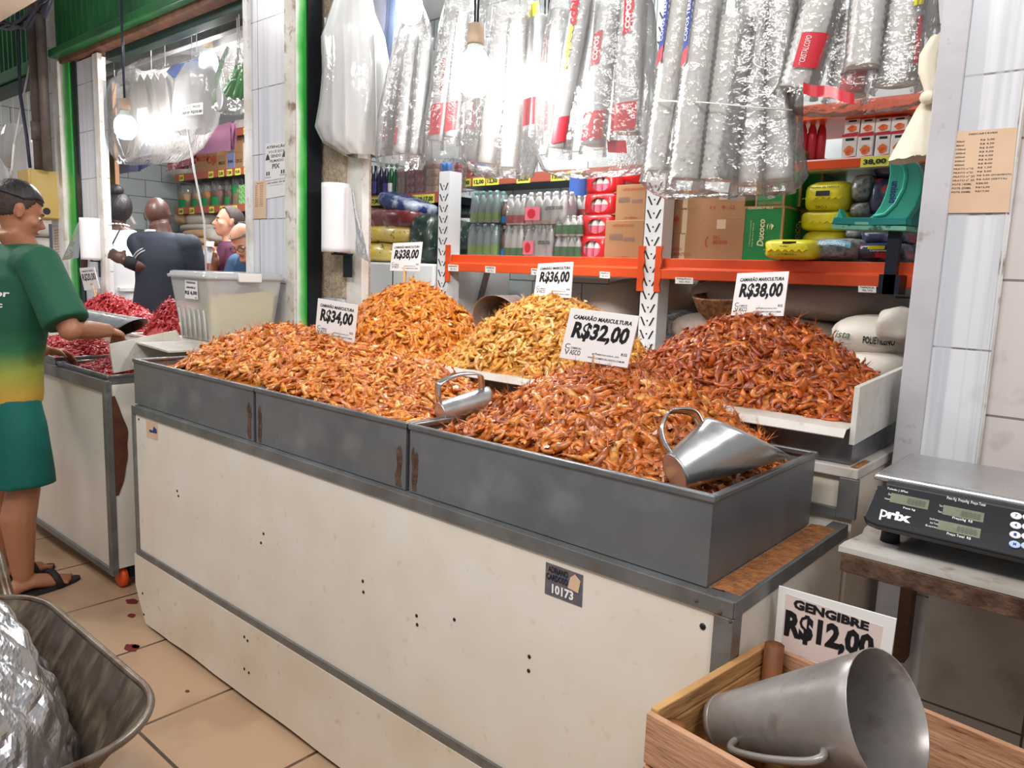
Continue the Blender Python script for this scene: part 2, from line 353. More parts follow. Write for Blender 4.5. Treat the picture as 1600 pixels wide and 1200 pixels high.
C('barrow', 92, 78, 66, rough=.45, metal=.35, stretch=(3, 1, 1), noise=[(6, s2l(58, 44, 36), .2, .5), (12, s2l(134, 118, 98), .6, .3)], rnoise=(9, .3, .6), bump=(14, .2))
C('barrow_rim', 120, 108, 96, rough=.35, metal=.6, noise=(20, s2l(84, 60, 44), .6, .4))
C('cardboard', 172, 130, 92, rough=.75, noise=(4, s2l(160, 118, 80), .3, .5))
C('tape', 214, 190, 158, rough=.25)
C('ink_box', 176, 74, 56, rough=.7)
C('box_green', 30, 136, 70, rough=.5, noise=(5, s2l(24, 120, 60), .3, .5))
C('ink_cream', 220, 224, 180, rough=.6)
C('shrink_red', 204, 34, 40, rough=.28, coat=.3)
C('label_pink', 222, 120, 140, rough=.4)
C('label_red', 200, 44, 56, rough=.4)
C('label_green', 60, 140, 70, rough=.4)
C('label_lime', 134, 190, 80, rough=.4)
C('label_blue', 40, 130, 210, rough=.4)
C('bottle_white', 238, 236, 232, rough=.3)
C('bottle_clear', 150, 180, 180, rough=.12, spec=.6)
C('cap_teal', 70, 150, 150, rough=.4)
C('bottle_brown', 112, 88, 74, rough=.2)
C('bottle_dark', 40, 36, 64, rough=.2)
C('bottle_purple', 78, 60, 130, rough=.35)
C('bottle_green', 36, 90, 56, rough=.2)
C('can_red', 186, 60, 70, rough=.3, noise=(30, s2l(226, 200, 196), .8, .35))
C('can_cream', 214, 168, 140, rough=.35, noise=(30, s2l(180, 60, 60), .8, .35))
C('pack_blue', 36, 128, 220, rough=.3, noise=(24, s2l(230, 240, 250), .85, .25))
C('pack_orange', 226, 142, 50, rough=.3, noise=(24, s2l(240, 200, 120), .7, .3))
C('cup_blue', 86, 128, 214, rough=.4)
C('bag_yellow', 236, 222, 54, rough=.32, coat=.3, bump=(14, .25))
C('ink_blue', 36, 56, 130, rough=.5)
C('bag_wire', 168, 168, 168, rough=.3, coat=.4, noise=[(60, s2l(96, 100, 104), .6, .45)], bump=(16, .4))
C('label_sky', 130, 190, 214, rough=.3)
C('bag_navy', 54, 60, 92, rough=.25, coat=.5, noise=[(9, s2l(150, 156, 172), .8, .3), (16, s2l(200, 60, 60), .93, .2)], bump=(16, .5))
C('bag_beans', 140, 64, 70, rough=.25, coat=.6, noise=[(22, s2l(220, 190, 184), .75, .34), (8, s2l(110, 40, 46), .4, .5)], bump=(18, .6))
C('bag_pasta', 230, 210, 140, rough=.25, coat=.6, noise=[(16, s2l(236, 200, 40), .7, .4), (30, s2l(80, 110, 60), .9, .24)], bump=(18, .5))
C('bag_darkgreen', 56, 76, 66, rough=.3, coat=.5, noise=[(20, s2l(28, 44, 40), .5, .5), (30, s2l(128, 150, 140), .9, .25)], bump=(26, .8))
C('bag_blue', 40, 62, 120, rough=.25, coat=.5, noise=(10, s2l(190, 200, 216), .85, .28), bump=(18, .5))
C('sack', 186, 172, 160, rough=.65, noise=[(3, s2l(164, 150, 140), .3, .5)], bump=(160, .25))
C('sack_white', 208, 200, 188, rough=.5, noise=(5, s2l(200, 194, 184), .3, .5), bump=(14, .4))
C('ink_green', 60, 96, 66, rough=.6)
C('basket', 150, 106, 70, rough=.7, noise=(60, s2l(96, 62, 40), .4, .5), bump=(70, .9))
C('tomato_box', 238, 232, 228, rough=.35)
C('tomato', 214, 70, 40, rough=.5, noise=(60, s2l(236, 150, 60), .5, .4))
C('drink_red', 206, 42, 60, rough=.25, coat=.4, noise=[(14, s2l(240, 210, 60), .9, .22), (11, s2l(70, 60, 170), .92, .22)])
C('teal', 56, 188, 162, rough=.35, coat=.2)
C('teal_dark', 22, 138, 136, rough=.35, coat=.2)
C('teal_pale', 120, 196, 168, rough=.45, noise=(40, s2l(60, 96, 84), .9, .3))
C('cloth_cream', 228, 220, 200, rough=.85, bump=(60, .1))
C('freezer', 228, 232, 232, rough=.3)
C('bag_grey', 84, 94, 116, rough=.35, bump=(9, .3))
C('bag_lilac', 128, 136, 176, rough=.35, bump=(9, .3))
C('bag_purple', 104, 76, 90, rough=.4, stretch=(40, 1, 1), noise=(3, s2l(120, 66, 92), .3, .5), bump=(30, .4))
C('straw_green', 40, 168, 60, rough=.4)
C('container_label', 236, 232, 232, rough=.5)
C('canopy', 205, 186, 166, rough=.8)
C('flour', 250, 236, 166, rough=.9)
C('electric_box', 192, 168, 106, rough=.5, noise=[(5, s2l(188, 156, 80), .3, .5), ])
C('conduit', 112, 98, 92, rough=.55, noise=(14, s2l(84, 72, 66), .4, .5))
C('concrete', 140, 142, 140, rough=.85, noise=(9, s2l(112, 114, 112), .3, .5), bump=(30, .3))
C('wood_door', 196, 148, 108, rough=.6, stretch=(6, 6, .3), noise=(8, s2l(176, 126, 88), .3, .5))
C('cord', 40, 44, 62, rough=.5)
C('cord_white', 226, 224, 220, rough=.6)
C('socket', 176, 152, 130, rough=.6)
C('roll_white', 236, 237, 240, rough=.35, bump=(40, .15))
C('far_goods', 226, 214, 206, rough=.5, noise=[(5, s2l(200, 130, 110), .7, .3), (8, s2l(150, 160, 180), .7, .3)])
C('mesh_bag_tan', 206, 176, 132, rough=.5, coat=.3, noise=(14, s2l(184, 150, 104), .3, .5), bump=(30, .4))
C('jar_tan', 200, 164, 112, rough=.7); C('jar_orange', 222, 150, 40, rough=.6, noise=(60, s2l(190, 110, 30), .4, .5)); C('jar_brown', 150, 92, 60, rough=.6, noise=(50, s2l(110, 60, 40), .4, .5))
C('sachet_green', 90, 176, 60, rough=.35, noise=(40, s2l(226, 236, 220), .7, .4))
C('foil', 200, 200, 202, rough=.22, metal=.9, bump=(10, .5), noise=(4, s2l(160, 160, 164), .3, .5))
C('skin_tan', 176, 122, 92, rough=.5, noise=(5, s2l(164, 108, 80), .3, .5))
C('skin_light', 206, 152, 126, rough=.5, noise=(8, s2l(196, 138, 112), .3, .5))
C('skin_dark', 84, 56, 46, rough=.42, noise=(8, s2l(72, 46, 38), .3, .5))
C('hair_black', 24, 22, 24, rough=.45, stretch=(1, 1, .2), noise=(60, s2l(48, 44, 44), .3, .5), bump=(90, .5))
C('hair_short', 48, 40, 38, rough=.7, noise=(90, s2l(72, 58, 52), .3, .5), bump=(160, .4))
C('hair_grey', 128, 118, 108, rough=.6, noise=(40, s2l(84, 74, 66), .3, .5), bump=(90, .5))
C('cloth_white', 214, 214, 214, rough=.8, bump=(12, .25))
C('cloth_navy', 34, 42, 54, rough=.75, bump=(12, .3))
C('cloth_purple', 84, 38, 66, rough=.75, bump=(14, .25))
C('cloth_blue', 40, 74, 106, rough=.75, bump=(14, .25))
C('cloth_grey', 176, 180, 184, rough=.75)
C('shorts_green', 0, 96, 88, rough=.7, bump=(9, .35))
C('eye_white', 232, 230, 226, rough=.2); C('eye_dark', 26, 18, 16, rough=.2); C('lip', 156, 92, 82, rough=.45)
C('wristband', 24, 26, 30, rough=.8)
C('glass_dark', 36, 34, 40, rough=.3)
C('bead', 236, 228, 214, rough=.3)
C('phone', 210, 214, 218, rough=.3)
C('floor_stain', 120, 30, 36, rough=.5)
F_BAG = film('bag_film', (1, .97, .93), alpha=.10, scale=34, strength=.7, gl=.3)
F_TRAY = film('milky_film', (.97, .98, .99), alpha=.62, tl_=.35, scale=24, strength=.5)
F_CUP = film('cup_plastic', (.98, .955, .92), alpha=.94, tl_=.12, scale=60, strength=.25, rough=.2)
F_CUPW = film('cup_plastic_white', (.97, .97, .98), alpha=.95, tl_=.2, scale=50, strength=.2, rough=.25)
F_BOX = film('container_plastic', (.98, .98, .96), alpha=.40, tl_=.2, scale=6, strength=.15, rough=.2)
F_ROLL = film('roll_film', (.96, .97, .98), alpha=.5, scale=20, strength=.5)
F_WRAP = film('pack_wrap', alpha=.1, scale=26, strength=.8, gl=.4)
F_JAR = film('jar_plastic', alpha=.12, scale=4, strength=.1)
F_SACK = film('dark_wrap', (.85, .85, .85), alpha=.3, scale=26, strength=.8, gl=.4)
M['bulb'] = mat('bulb_glow', (1, 1, 1), .4, emit=((1, .99, .97), 190))
M['bulb_dim'] = mat('bulb_glow_dim', (1, 1, 1), .4, emit=((1, .99, .97), 45))
M['bulb_base'] = mat('bulb_neck', s2l(220, 232, 226), .4)
M['tube_glow'] = mat('tube_glow', (1, 1, 1), .4, emit=((1, 1, 1), 6))
def shrimp_mat(name, ramp, rough=.36):
    """each shrimp takes its own tone from the ramp; legs and tail ends a little darker"""
    mt = bpy.data.materials.new(name); mt.use_nodes = True; nt = mt.node_tree; N = nt.nodes; L = nt.links; b = N['Principled BSDF']
    g = N.new('ShaderNodeNewGeometry'); oi = N.new('ShaderNodeObjectInfo'); a = N.new('ShaderNodeMath'); a.operation = 'ADD'; L.new(g.outputs['Random Per Island'], a.inputs[0]); L.new(oi.outputs['Random'], a.inputs[1])
    fr = N.new('ShaderNodeMath'); fr.operation = 'FRACT'; L.new(a.outputs[0], fr.inputs[0])
    cr = N.new('ShaderNodeValToRGB'); e = cr.color_ramp.elements
    while len(e) > 1: e.remove(e[-1])
    for i, (p, c) in enumerate(ramp):
        x = e[0] if i == 0 else e.new(p); x.position = p; x.color = (*s2l(*c), 1)
    L.new(fr.outputs[0], cr.inputs[0])
    nz = N.new('ShaderNodeTexNoise'); nz.inputs['Scale'].default_value = 85; nz.inputs['Detail'].default_value = 3; L.new(g.outputs['Position'], nz.inputs['Vector'])
    r = N.new('ShaderNodeMapRange'); r.inputs[1].default_value = .35; r.inputs[2].default_value = .7; r.inputs[3].default_value = .55; r.inputs[4].default_value = 1.3; L.new(nz.outputs[0], r.inputs[0])
    mx = N.new('ShaderNodeMix'); mx.data_type = 'RGBA'; mx.blend_type = 'MULTIPLY'; mx.inputs[0].default_value = 1; L.new(cr.outputs[0], mx.inputs[6]); L.new(r.outputs[0], mx.inputs[7])
    L.new(mx.outputs[2], b.inputs['Base Color']); b.inputs['Roughness'].default_value = rough; b.inputs['Subsurface Weight'].default_value = 0
    b.inputs['Coat Weight'].default_value = .25; b.inputs['Coat Roughness'].default_value = .25; return mt
SH_A = shrimp_mat('shrimp_orange', [(0, (202, 108, 26)), (.3, (228, 144, 46)), (.55, (176, 82, 20)), (.8, (214, 118, 32)), (1, (240, 184, 98))])
SH_B = shrimp_mat('shrimp_bright', [(0, (216, 120, 22)), (.4, (232, 148, 38)), (.75, (192, 92, 18)), (1, (244, 184, 86))])
SH_C = shrimp_mat('shrimp_yellow', [(0, (222, 148, 48)), (.4, (238, 178, 78)), (.75, (202, 122, 36)), (1, (244, 198, 120))])
SH_D = shrimp_mat('shrimp_amber', [(0, (184, 86, 20)), (.3, (218, 126, 38)), (.55, (152, 66, 16)), (.8, (206, 108, 28)), (1, (234, 168, 86))])
SH_E = shrimp_mat('shrimp_russet', [(0, (164, 70, 16)), (.3, (196, 98, 26)), (.55, (132, 52, 14)), (.8, (182, 80, 20)), (1, (216, 132, 54))])
SH_R = shrimp_mat('shrimp_red', [(0, (168, 24, 34)), (.4, (208, 44, 50)), (.75, (184, 30, 40)), (1, (224, 84, 80))])
# ------------------------------------------------------------------ the setting
YP = 2.0                                                   # plane of the shop fronts
b = MB(); b.bx(-13, 3, -2.5, 5.5, -.05, 0); struct('floor', b, T_FLOOR)
b = MB(); b.bx(-3.86, .8, 3.3, 3.4, 0, 3.0); struct('wall_back', b, T_BLOCK)
b = MB(); b.bx(-3.86, -3.79, 2.24, 3.3, 0, 3.0); struct('wall_partition', b, T_SIDE)
b = MB(); b.bx(-3.86, .8, 2.05, 3.4, 2.9, 2.98); struct('ceiling', b, M['ceiling_white'])
b = MB(); b.bx(-.297, 1.6, YP + .004, YP + .2, 0, 3.3); struct('wall_right', b, T_STONE)
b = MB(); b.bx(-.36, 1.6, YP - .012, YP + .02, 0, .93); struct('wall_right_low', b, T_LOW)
# right pillar: glazed tiles, grey metal guide on the left, crumbling edge on the right
b = MB(); b.bx(-.418, -.297, YP - .006, YP + .22, 0, 3.3); struct('trim_1', b, T_WHITE)
b = MB(); b.bx(-.475, -.416, YP - .012, YP + .07, 0, 3.3); struct('trim_2', b, M['grey_paint'], .003)
nf = noisefn(3)
b = MB()
def crumble(u, v):
    z = .93 + v * 2.3; k = nf((u * 3, 0, z), 9) * .006
    return Vector((-.303 + .011 * u + k * .6, YP - .009 + .004 * math.sin(u * PI) + abs(k) * .4, z))
b.grid(crumble, 3, 120); struct('trim_3', b, M['worn_white'])
# left pillar
XL = at(450, 420, YP).x; X0 = at(397, 420, YP).x; X1 = at(464, 420, YP).x; XE = at(390, 420, YP).x
b = MB(); b.bx(X0, XL, YP - .002, YP + .24, 0, 3.3); struct('trim_4', b, T_WHITEL)
b = MB(); b.bx(XE, X0, YP - .02, YP + .24, 0, 3.3); struct('trim_5', b, M['white_paint'], .003)
b = MB(); b.bx(XL, X1, YP - .014, YP, 0, 3.3); struct('trim_6', b, M['worn_white'], .003)
YG = ax(480, 420, X1).y
G_L = greenfade('green_sprayed_tile', 'y', YP - .02, YG)
b = MB(); b.bx(XL, X1 - .001, YP, YG, 0, 3.3); struct('trim_7', b, G_L)
b = MB(); b.bx(XL, X1 + .012, YG, YG + .07, 0, 3.3); struct('trim_8', b, M['rail_black'])
YI = YG + .09
b = MB(); b.bx(X1 - .06, at(536, 340, YI).x, YI, YI + .16, 1.255, 3.2); struct('trim_9', b, M['stucco'])
b = MB(); b.bx(X1 - .06, at(534, 440, YI).x, YI + .002, YI + .16, 0, 1.255); struct('trim_10', b, T_WHITEL)
b = MB(); b.bx(at(536, 340, YI).x, at(560, 340, YI).x, YI + .02, YI + .06, 0, 3.0); struct('trim_11', b, M['white_paint'], .002)
# pillar of the stall further on
PX = {k: at(k, 250, YP).x for k in (76, 90, 100, 113, 121, 150, 158)}
b = MB(); b.bx(PX[76], PX[90], YP, YP + .24, 0, 3.6); struct('trim_12', b, T_WHITEL)
b = MB(); b.bx(PX[90], PX[100], YP - .016, YP + .2, 0, 3.6); struct('trim_13', b, M['white_paint'], .003)
G_N = greenfade('green_sprayed_post', 'x', PX[100] - .03, PX[113] - .03)
b = MB(); b.bx(PX[100], PX[113], YP + .0, YP + .2, 0, 3.6); struct('trim_14', b, G_N)
b = MB(); b.bx(PX[113], PX[121], YP + .01, YP + .2, 0, at(118, 92, YP).z); struct('trim_15', b, M['rail_black'])
b = MB(); b.bx(PX[121], PX[150], YP + .02, YP + .08, 0, at(130, 90, YP).z); struct('trim_16', b, T_WHITEL)
b = MB(); b.bx(PX[150], PX[158], YP, YP + .03, 0, at(130, 90, YP).z); struct('trim_17', b, M['white_paint'], .003)
# shutter box over the neighbour's opening: ribbed sheet, rusty lintel, dark beam
def corrugated(name, x0, x1, z0, z1, pitch, y=YP - .03, mt='green_paint'):
    n = int((x1 - x0) / pitch) * 4; b = MB()
    def fn(u, v):
        k = round(u * n) % 4; return Vector((x0 + (x1 - x0) * u, y + (.022 if k in (0, 1) else 0), z0 + (z1 - z0) * v))
    b.grid(fn, n, 1, False); return struct(name, b, M[mt])
xa, xb = PX[100], XE
zl = at(112, 92, YP).z
corrugated('trim_18', xa, xb, at(160, 55, YP).z, 4.3, .085)
b = MB(); b.bx(xa, xb, YP - .07, YP + .05, at(160, 66, YP).z, at(160, 52, YP).z); struct('trim_19', b, M['green_paint'], .008)
b = MB(); b.bx(xa + .05, xb, YP - .02, YP + .1, zl - .01, zl + .055); struct('trim_20', b, M['rusty_beam'], .004)
b = MB(); b.bx(PX[158], xb, YP + .05, YP + .12, at(155, 90, YP).z, zl + .02); struct('trim_21', b, M['green_dark'], .004)
xa2 = at(-60, 150, YP).x
corrugated('trim_22', xa2, PX[76], at(30, 112, YP).z, 4.6, .1)
b = MB(); b.bx(xa2, PX[76], YP - .05, YP + .06, at(30, 126, YP).z, at(30, 108, YP).z); struct('trim_23', b, M['green_paint'], .01)
b = MB(); b.bx(xa2, PX[76], YP - .03, YP + .08, at(30, 138, YP).z, at(30, 128, YP).z); struct('trim_24', b, M['green_dark'], .004)
# beige canopy with cables, far upper left
b = MB(); p = at(10, 8, 1.45); b.bx(p.x - 2.2, p.x + .22, 1.1, 1.56, p.z + .02, p.z + .5); struct('trim_25', b, M['canopy'], .02)
# neighbour: back wall, ceiling, inner door board, beams
b = MB(); b.bx(-13, -3.86, 4.0, 4.1, 0, 3.6); struct('wall_neighbour_back', b, T_NBACK)
b = MB(); b.bx(-13, -3.86, 2.15, 4.0, 2.86, 2.94); struct('ceiling_neighbour', b, M['ceiling_white'])
b = MB(); b.bx(-8.3, -8.2, 2.2, 4.0, 0, 2.86); struct('wall_neighbour_left', b, T_SIDE)
for i, (pa, pb) in enumerate((((158, 110), (392, 26)), ((158, 124), (392, 52)))):
    y = 2.3 + .25 * i; a, c = at(*pa, y), at(*pb, y); z = (a.z + c.z) / 2
    b = MB(); b.bx(a.x - .2, c.x + .4, y, y + .05, z - .03, z + .03); struct('trim_%d' % (26 + i), b, M['grey_beam'], .004)
b = MB(); y = 2.25; b.bx(at(158, 200, y).x, at(177, 200, y).x, y, y + .03, 1.0, at(166, 126, y).z); struct('door_1', b, M['wood_door'], .003)
b = MB(); b.bx(-8.2, -3.87, 2.09, 3.35, 0, .2); struct('floor_raised', b, T_FLOOR)
# concrete stairs behind the customers
b = MB()
for i in range(9):
    x1 = at(283, 398, 3.5).x + .1 - .30 * i
    b.bx(x1 - .34, x1, 3.15, 3.95, 1.0 + .17 * i, 1.19 + .17 * i)
struct('trim_28', b, M['concrete'], .006)
b = MB(); b.tube([at(174, 276, 3.1), at(193, 318, 3.1), at(211, 352, 3.1)], .018, 8); struct('trim_29', b, M['white_paint'])
# the stall beyond: back wall
b = MB(); b.bx(-13, -8.4, 3.0, 3.1, 0, 3.6); struct('wall_far', b, T_NBACK)

# papers stuck on the pillars
def lines_paper(parent_name, label, quad, papermat, rows, cat='notice'):
    q = quadmap(*quad, off=.0015); b = MB()
    tl, tr, br, bl = [Vector(p) for p in quad]; n = q.n
    b.add([p + n * .0004 for p in (tl, tr, br, bl)] + [p + n * .0012 for p in (tl, tr, br, bl)], [(0, 1, 2, 3), (4, 5, 6, 7), (0, 1, 5, 4), (1, 2, 6, 5), (2, 3, 7, 6), (3, 0, 4, 7)])
    o = solo(parent_name, b, papermat, label, cat, loc=(tl + br) / 2)
    t = MB()
    for (txt, u0, u1, v0, v1, bd) in rows: put_text(t, q, txt, u0, u1, v0, v1, bd)
    part(o, 'lettering', t, M['ink'], world=True); return o, q
yq = YP - .0085
Q = lambda *p, y=yq: [at(a, c, y) for a, c in p]
names = ['50ml', '80ml', '150ml', '200ml', '250ml', '300ml', '400ml', 'PRATO n°15', 'PRATO n°21', 'PRATO n° 23', 'PRATO n° 23', 'POTE 145ML', 'POTE 250ML', 'POTE 500ML']
pr = ['R$ 3,00', 'R$ 4,50', 'R$ 5,00', 'R$ 5,50', 'R$ 6,00', 'R$ 6,50', 'R$ 8,00', 'R$ 1,50', 'R$ 3,00', 'R$ 3,50 (FORFENT)', 'R$ 4,00 (ZETTA)', 'R$8,00', 'R$12,00', 'R$17,00']
rows = [('DESCARTÁVEIS', .24, .70, .945, .972, .02)]
for i, (a, c) in enumerate(zip(names, pr)):
    v = .862 - i * .0475; rows += [(a, .05, .05 + .032 * len(a), v, v + .024, .02), (c, .44, .44 + .032 * len(c), v + .004, v + .028, .02)]
lines_paper('price_list', 'tan paper price list headed DESCARTÁVEIS on the right tiled pillar', Q((1492, 206), (1590, 199), (1576, 332), (1479, 333)), M['paper_tan'], rows)
yq2 = YP - .004
rows = [('ATENÇÃO', .05, .98, .895, .965, .03), ('VOCÊ ESTÁ', .15, .9, .82, .875, .01), ('SENDO', .28, .74, .735, .79, .02), ('FILMADO', .22, .85, .65, .70, .02), ('PIX', .34, .68, .53, .62, .03),
        ('Bradesco', .02, .28, .375, .40, 0), ('Bradesco', .7, .98, .385, .41, 0), ('COMERCIAL DE ALIMENTOS VASCO LTDA', .03, .97, .31, .335, .0), ('CNPJ 34 809461 0001-80', .08, .92, .25, .29, .02), ('comercialvasco@gmail.com.br', .2, .85, .215, .235, 0)]
o, q = lines_paper('warning_notice', 'grey paper notice reading ATENÇÃO and PIX on the left tiled pillar', [at(a, c, yq2) for a, c in ((415, 225), (449, 221), (448, 305), (414, 311))], M['paper_grey'], rows)
b = MB()
for u0, u1, v0, v1 in ((.02, .22, .70, .82), (.78, .98, .72, .84)):
    b.add([q(u0, v0), q(u1, v0), q(u1 - .03, (v0 + v1) / 2), q((u0 + u1) / 2, v1), q(u0 + .03, (v0 + v1) / 2)], [(0, 1, 2, 3, 4)])
for u in (.06, .74):
    b.add([q(u, .42), q(u + .06, .42), q(u + .06, .49), q(u, .49)], [(0, 1, 2, 3)]); b.add([q(u + .1, .42), q(u + .16, .42), q(u + .16, .49), q(u + .1, .49)], [(0, 1, 2, 3)])
part(o, 'camera_symbol', b, M['scale_black'], world=True)
rows = [('DESCARTÁVEIS', .2, .8, .93, .96, .01)]
for i in range(12):
    v = .87 - i * .05; rows += [('50ml' if i < 7 else 'PRATO', .08, .26 if i < 7 else .36, v, v + .025, .01), ('R$ 3,00', .48, .74, v, v + .025, .01)]
lines_paper('price_list', 'small tan paper price list low on the left pillar beside the warning notice', [at(a, c, yq2 - .001) for a, c in ((398, 284), (416, 282), (416, 341), (397, 342))], M['paper_tan'], rows)
lines_paper('price_list', 'narrow pale price list on the far pillar behind the man in green', [at(a, c, YP - .004) for a, c in ((84, 356), (97, 354), (97, 408), (84, 410))], M['paper_pink'], [('50ml R$ 3,00', .1, .9, .9 - i * .08, .94 - i * .08, .01) for i in range(11)])
# ------------------------------------------------------------------ the shrimp counter
CX0, CX1, CY0, CY1, CZ = -2.885, -.5, 1.18, 1.77, .86
zm = at(300, 913, CY0).z
t = thing('market_counter', 'long cream panelled counter with grey metal edges carrying the orange shrimp bins', 'counter', (CX0, CY0, 0))
b = MB(); b.bx(CX0 + .012, CX1 - .012, CY0 + .012, CY1, .05, CZ - .004); part(t, 'core', b, M['white_board'], world=True)
b = MB(); b.bx(CX0 + .022, CX1 - .03, CY0 + .003, CY0 + .012, zm + .012, CZ - .028); part(t, 'front_panel', b, M['panel_cream'], .001, world=True)
# lower panel with a chipped bottom edge
b = MB(); n = 60; nf = noisefn(5); xs = [CX0 - .012 + (CX1 - CX0) * i / n for i in range(n + 1)]
def low(x): return .02 + .012 * abs(nf((x, 0, 0), 9)) + (.13 * max(0, 1 - (x - xs[0]) / .07) if x < xs[0] + .07 else 0)
poly = [Vector((x, CY0 - .006, low(x))) for x in xs] + [Vector((xs[-1], CY0 - .006, zm - .012)), Vector((xs[0], CY0 - .006, zm - .012))]
b.prism(poly, (0, .016, 0)); part(t, 'lower_panel', b, M['panel_low'], world=True)
b = MB(); b.bx(CX0, CX1, CY0 - .004, CY0 + .012, zm - .012, zm + .013); part(t, 'middle_rail', b, M['alu_trim'], .001, world=True)
b = MB(); b.bx(CX0, CX1, CY0 - .003, CY0 + .03, CZ - .03, CZ); part(t, 'top_rail', b, M['alu_trim'], .0015, world=True)
b = MB(); b.bx(CX1 - .032, CX1 + .003, CY0, CY1, CZ - .03, CZ + .001); part(t, 'side_rail', b, M['alu_trim'], .0015, world=True)
b = MB(); b.bx(CX1 - .034, CX1 + .002, CY0 - .0035, CY0 + .034, .02, CZ - .0305); part(t, 'corner_post', b, M['alu_trim'], .0015, world=True)
b = MB(); b.bx(CX0 - .003, CX0 + .021, CY0 - .002, CY0 + .02, zm + .013, CZ - .0305); part(t, 'corner_post', b, M['alu_trim'], .0015, world=True)
b = MB(); b.bx(CX1 - .012, CX1 - .002, CY0 + .03, CY1, .03, CZ - .03); part(t, 'side_panel', b, M['panel_cream'], world=True)
b = MB(); nf = noisefn(9)
b.grid(lambda u, v: Vector((CX1 - .06 + .055 * u, CY0 + .03 + .5 * v, CZ + .001 + .004 * abs(nf((u * 4, v * 30, 1), 2)) * math.sin(PI * u))), 8, 60); part(t, 'shrimp_crumbs', b, M['crumbs'], world=True, kind='stuff')
for (px, py) in ((217, 655), (277, 767), (279, 775), (412, 834), (408, 848), (567, 908), (568, 925), (651, 962), (652, 976), (710, 968), (827, 1026), (826, 1048), (215, 833), (1098, 979)):
    p = at(px, py, CY0 + .003); r = .0065 if px > 1000 else .0048
    b = MB(); b.ell(p, (r, .003, r), 8, 4); part(t, 'bolt', b, M['bolt_black'], world=True)
for (px, py) in ((223, 927), (225, 960), (382, 995), (387, 1001), (382, 1045), (389, 1051)):
    p = at(px, py, CY0 - .006); b = MB(); b.ell(p, (.005, .003, .005), 8, 4); part(t, 'bolt', b, M['bolt_black'], world=True)
for (px, py) in ((1088, 938), (1125, 957), (1141, 971)):
    p = at(px, py, CY0 - .0035) if px < 1130 else ax(px, py, CX1 + .002); b = MB(); b.ell(p, (.004, .003, .004), 8, 4); part(t, 'bolt', b, M['rust'], world=True)
# torn stickers on the front
def sticker(px, label, paint):
    q = [at(a, c, CY0 + .0018) for a, c in px]; b = MB(); b.prism(q, (0, .0008, 0)); o = part(t, 'sticker', b, M['paper_tan' if paint == 0 else 'label_dark'], label=label, world=True); return quadmap(*q, off=.0012), o
C('label_dark', 74, 88, 112, rough=.5, noise=[(40, s2l(120, 104, 96), .5, .5)])
q, o = sticker(((228, 656), (246, 662), (246, 688), (229, 682)), 'torn peeling sticker near the left end', 0)
b = MB(); b.add([q(.3, .35), q(.95, .4), q(.95, .62), q(.7, .78), q(.62, .5), q(.3, .5)], [(0, 1, 2, 3, 4, 5)]); part(o, 'blue_remnant', b, M['ink_blue'], world=True)
q, o = sticker(((853, 878), (911, 899), (909, 949), (851, 927)), 'worn campaign sticker numbered 10173', 1)
b = MB(); put_text(b, q, 'ADRIANO', .08, .62, .74, .94, .02); put_text(b, q, 'CARDOSO', .04, .62, .5, .7, .02); part(o, 'lettering', b, M['ink'], world=True)
b = MB(); put_text(b, q, '10173', .2, .78, .1, .4, .04); part(o, 'lettering', b, M['ink_white'], world=True)
b = MB(); b.add([q(.62, .45), q(.9, .4), q(.95, .8), q(.8, .95), q(.68, .8)], [(0, 1, 2, 3, 4)]); part(o, 'faded_portrait', b, M['paper_tan'], world=True)
for x in (CX0 + .12, CX1 - .3):
    b = MB(); b.lathe([(.028, -.015), (.03, 0), (.028, .015)], 14, (x, CY0 + .1, .03), Matrix.Rotation(PI / 2, 3, 'Y')); part(t, 'caster', b, M['orange_plastic'], world=True)

# open sheet-metal bins
def bin_thing(label, x0, x1, y0, y1, z0, z1, group, mt='galv_dark', rim='galv', cornerrust=()):
    t = thing('shrimp_bin', label, 'bin', (x0, y0, z0), group=group); k = .0025
    b = MB(); b.bx(x0, x1, y0, y0 + k, z0, z1); b.bx(x0, x1, y1 - k, y1, z0, z1); b.bx(x0, x0 + k, y0 + k, y1 - k, z0, z1); b.bx(x1 - k, x1, y0 + k, y1 - k, z0, z1); b.bx(x0 + k, x1 - k, y0 + k, y1 - k, z0, z0 + k)
    part(t, 'body', b, M[mt], world=True)
    b = MB(); e = .0045; zt = z1 - .013
    b.bx(x0 - e, x1 + e, y0 - e, y0 + .009, zt, z1 + .001); b.bx(x0 - e, x1 + e, y1 - .009, y1 + e, zt, z1 + .001)
    b.bx(x0 - e, x0 + .009, y0 + .009, y1 - .009, zt + .0006, z1 + .0004); b.bx(x1 - .009, x1 + e, y0 + .009, y1 - .009, zt + .0006, z1 + .0004)
    o = part(t, 'rim', b, M[rim], .003, world=True)
    for x in cornerrust:
        b = MB(); nf = noisefn(int(x * -1000))
        b.grid(lambda u, v: Vector((x + (u - .5) * .019 * (1 + .9 * nf((u, v * 7, 0), 2)), y0 - .0008 - .001 * math.sin(PI * u) * math.sin(PI * v), z0 + .004 + .1 * v * (1 + .3 * nf((u * 9, 0, 1), 3)))), 6, 14); part(t, 'rust_patch', b, M['rust'], world=True)
    return t
BZ = 1.03; g = 'grey metal bins along the counter front'
bin_thing('first of the three front metal bins, at the far end beside the plastic tub', -2.905, -2.065, 1.2, 1.7, CZ + .002, BZ, g, cornerrust=(-2.09,))
bin_thing('second front metal bin, between the far end bin and the bin with the big scoop', -2.05, -1.367, 1.2, 1.7, CZ + .002, BZ, g, cornerrust=(-2.03, -1.392))
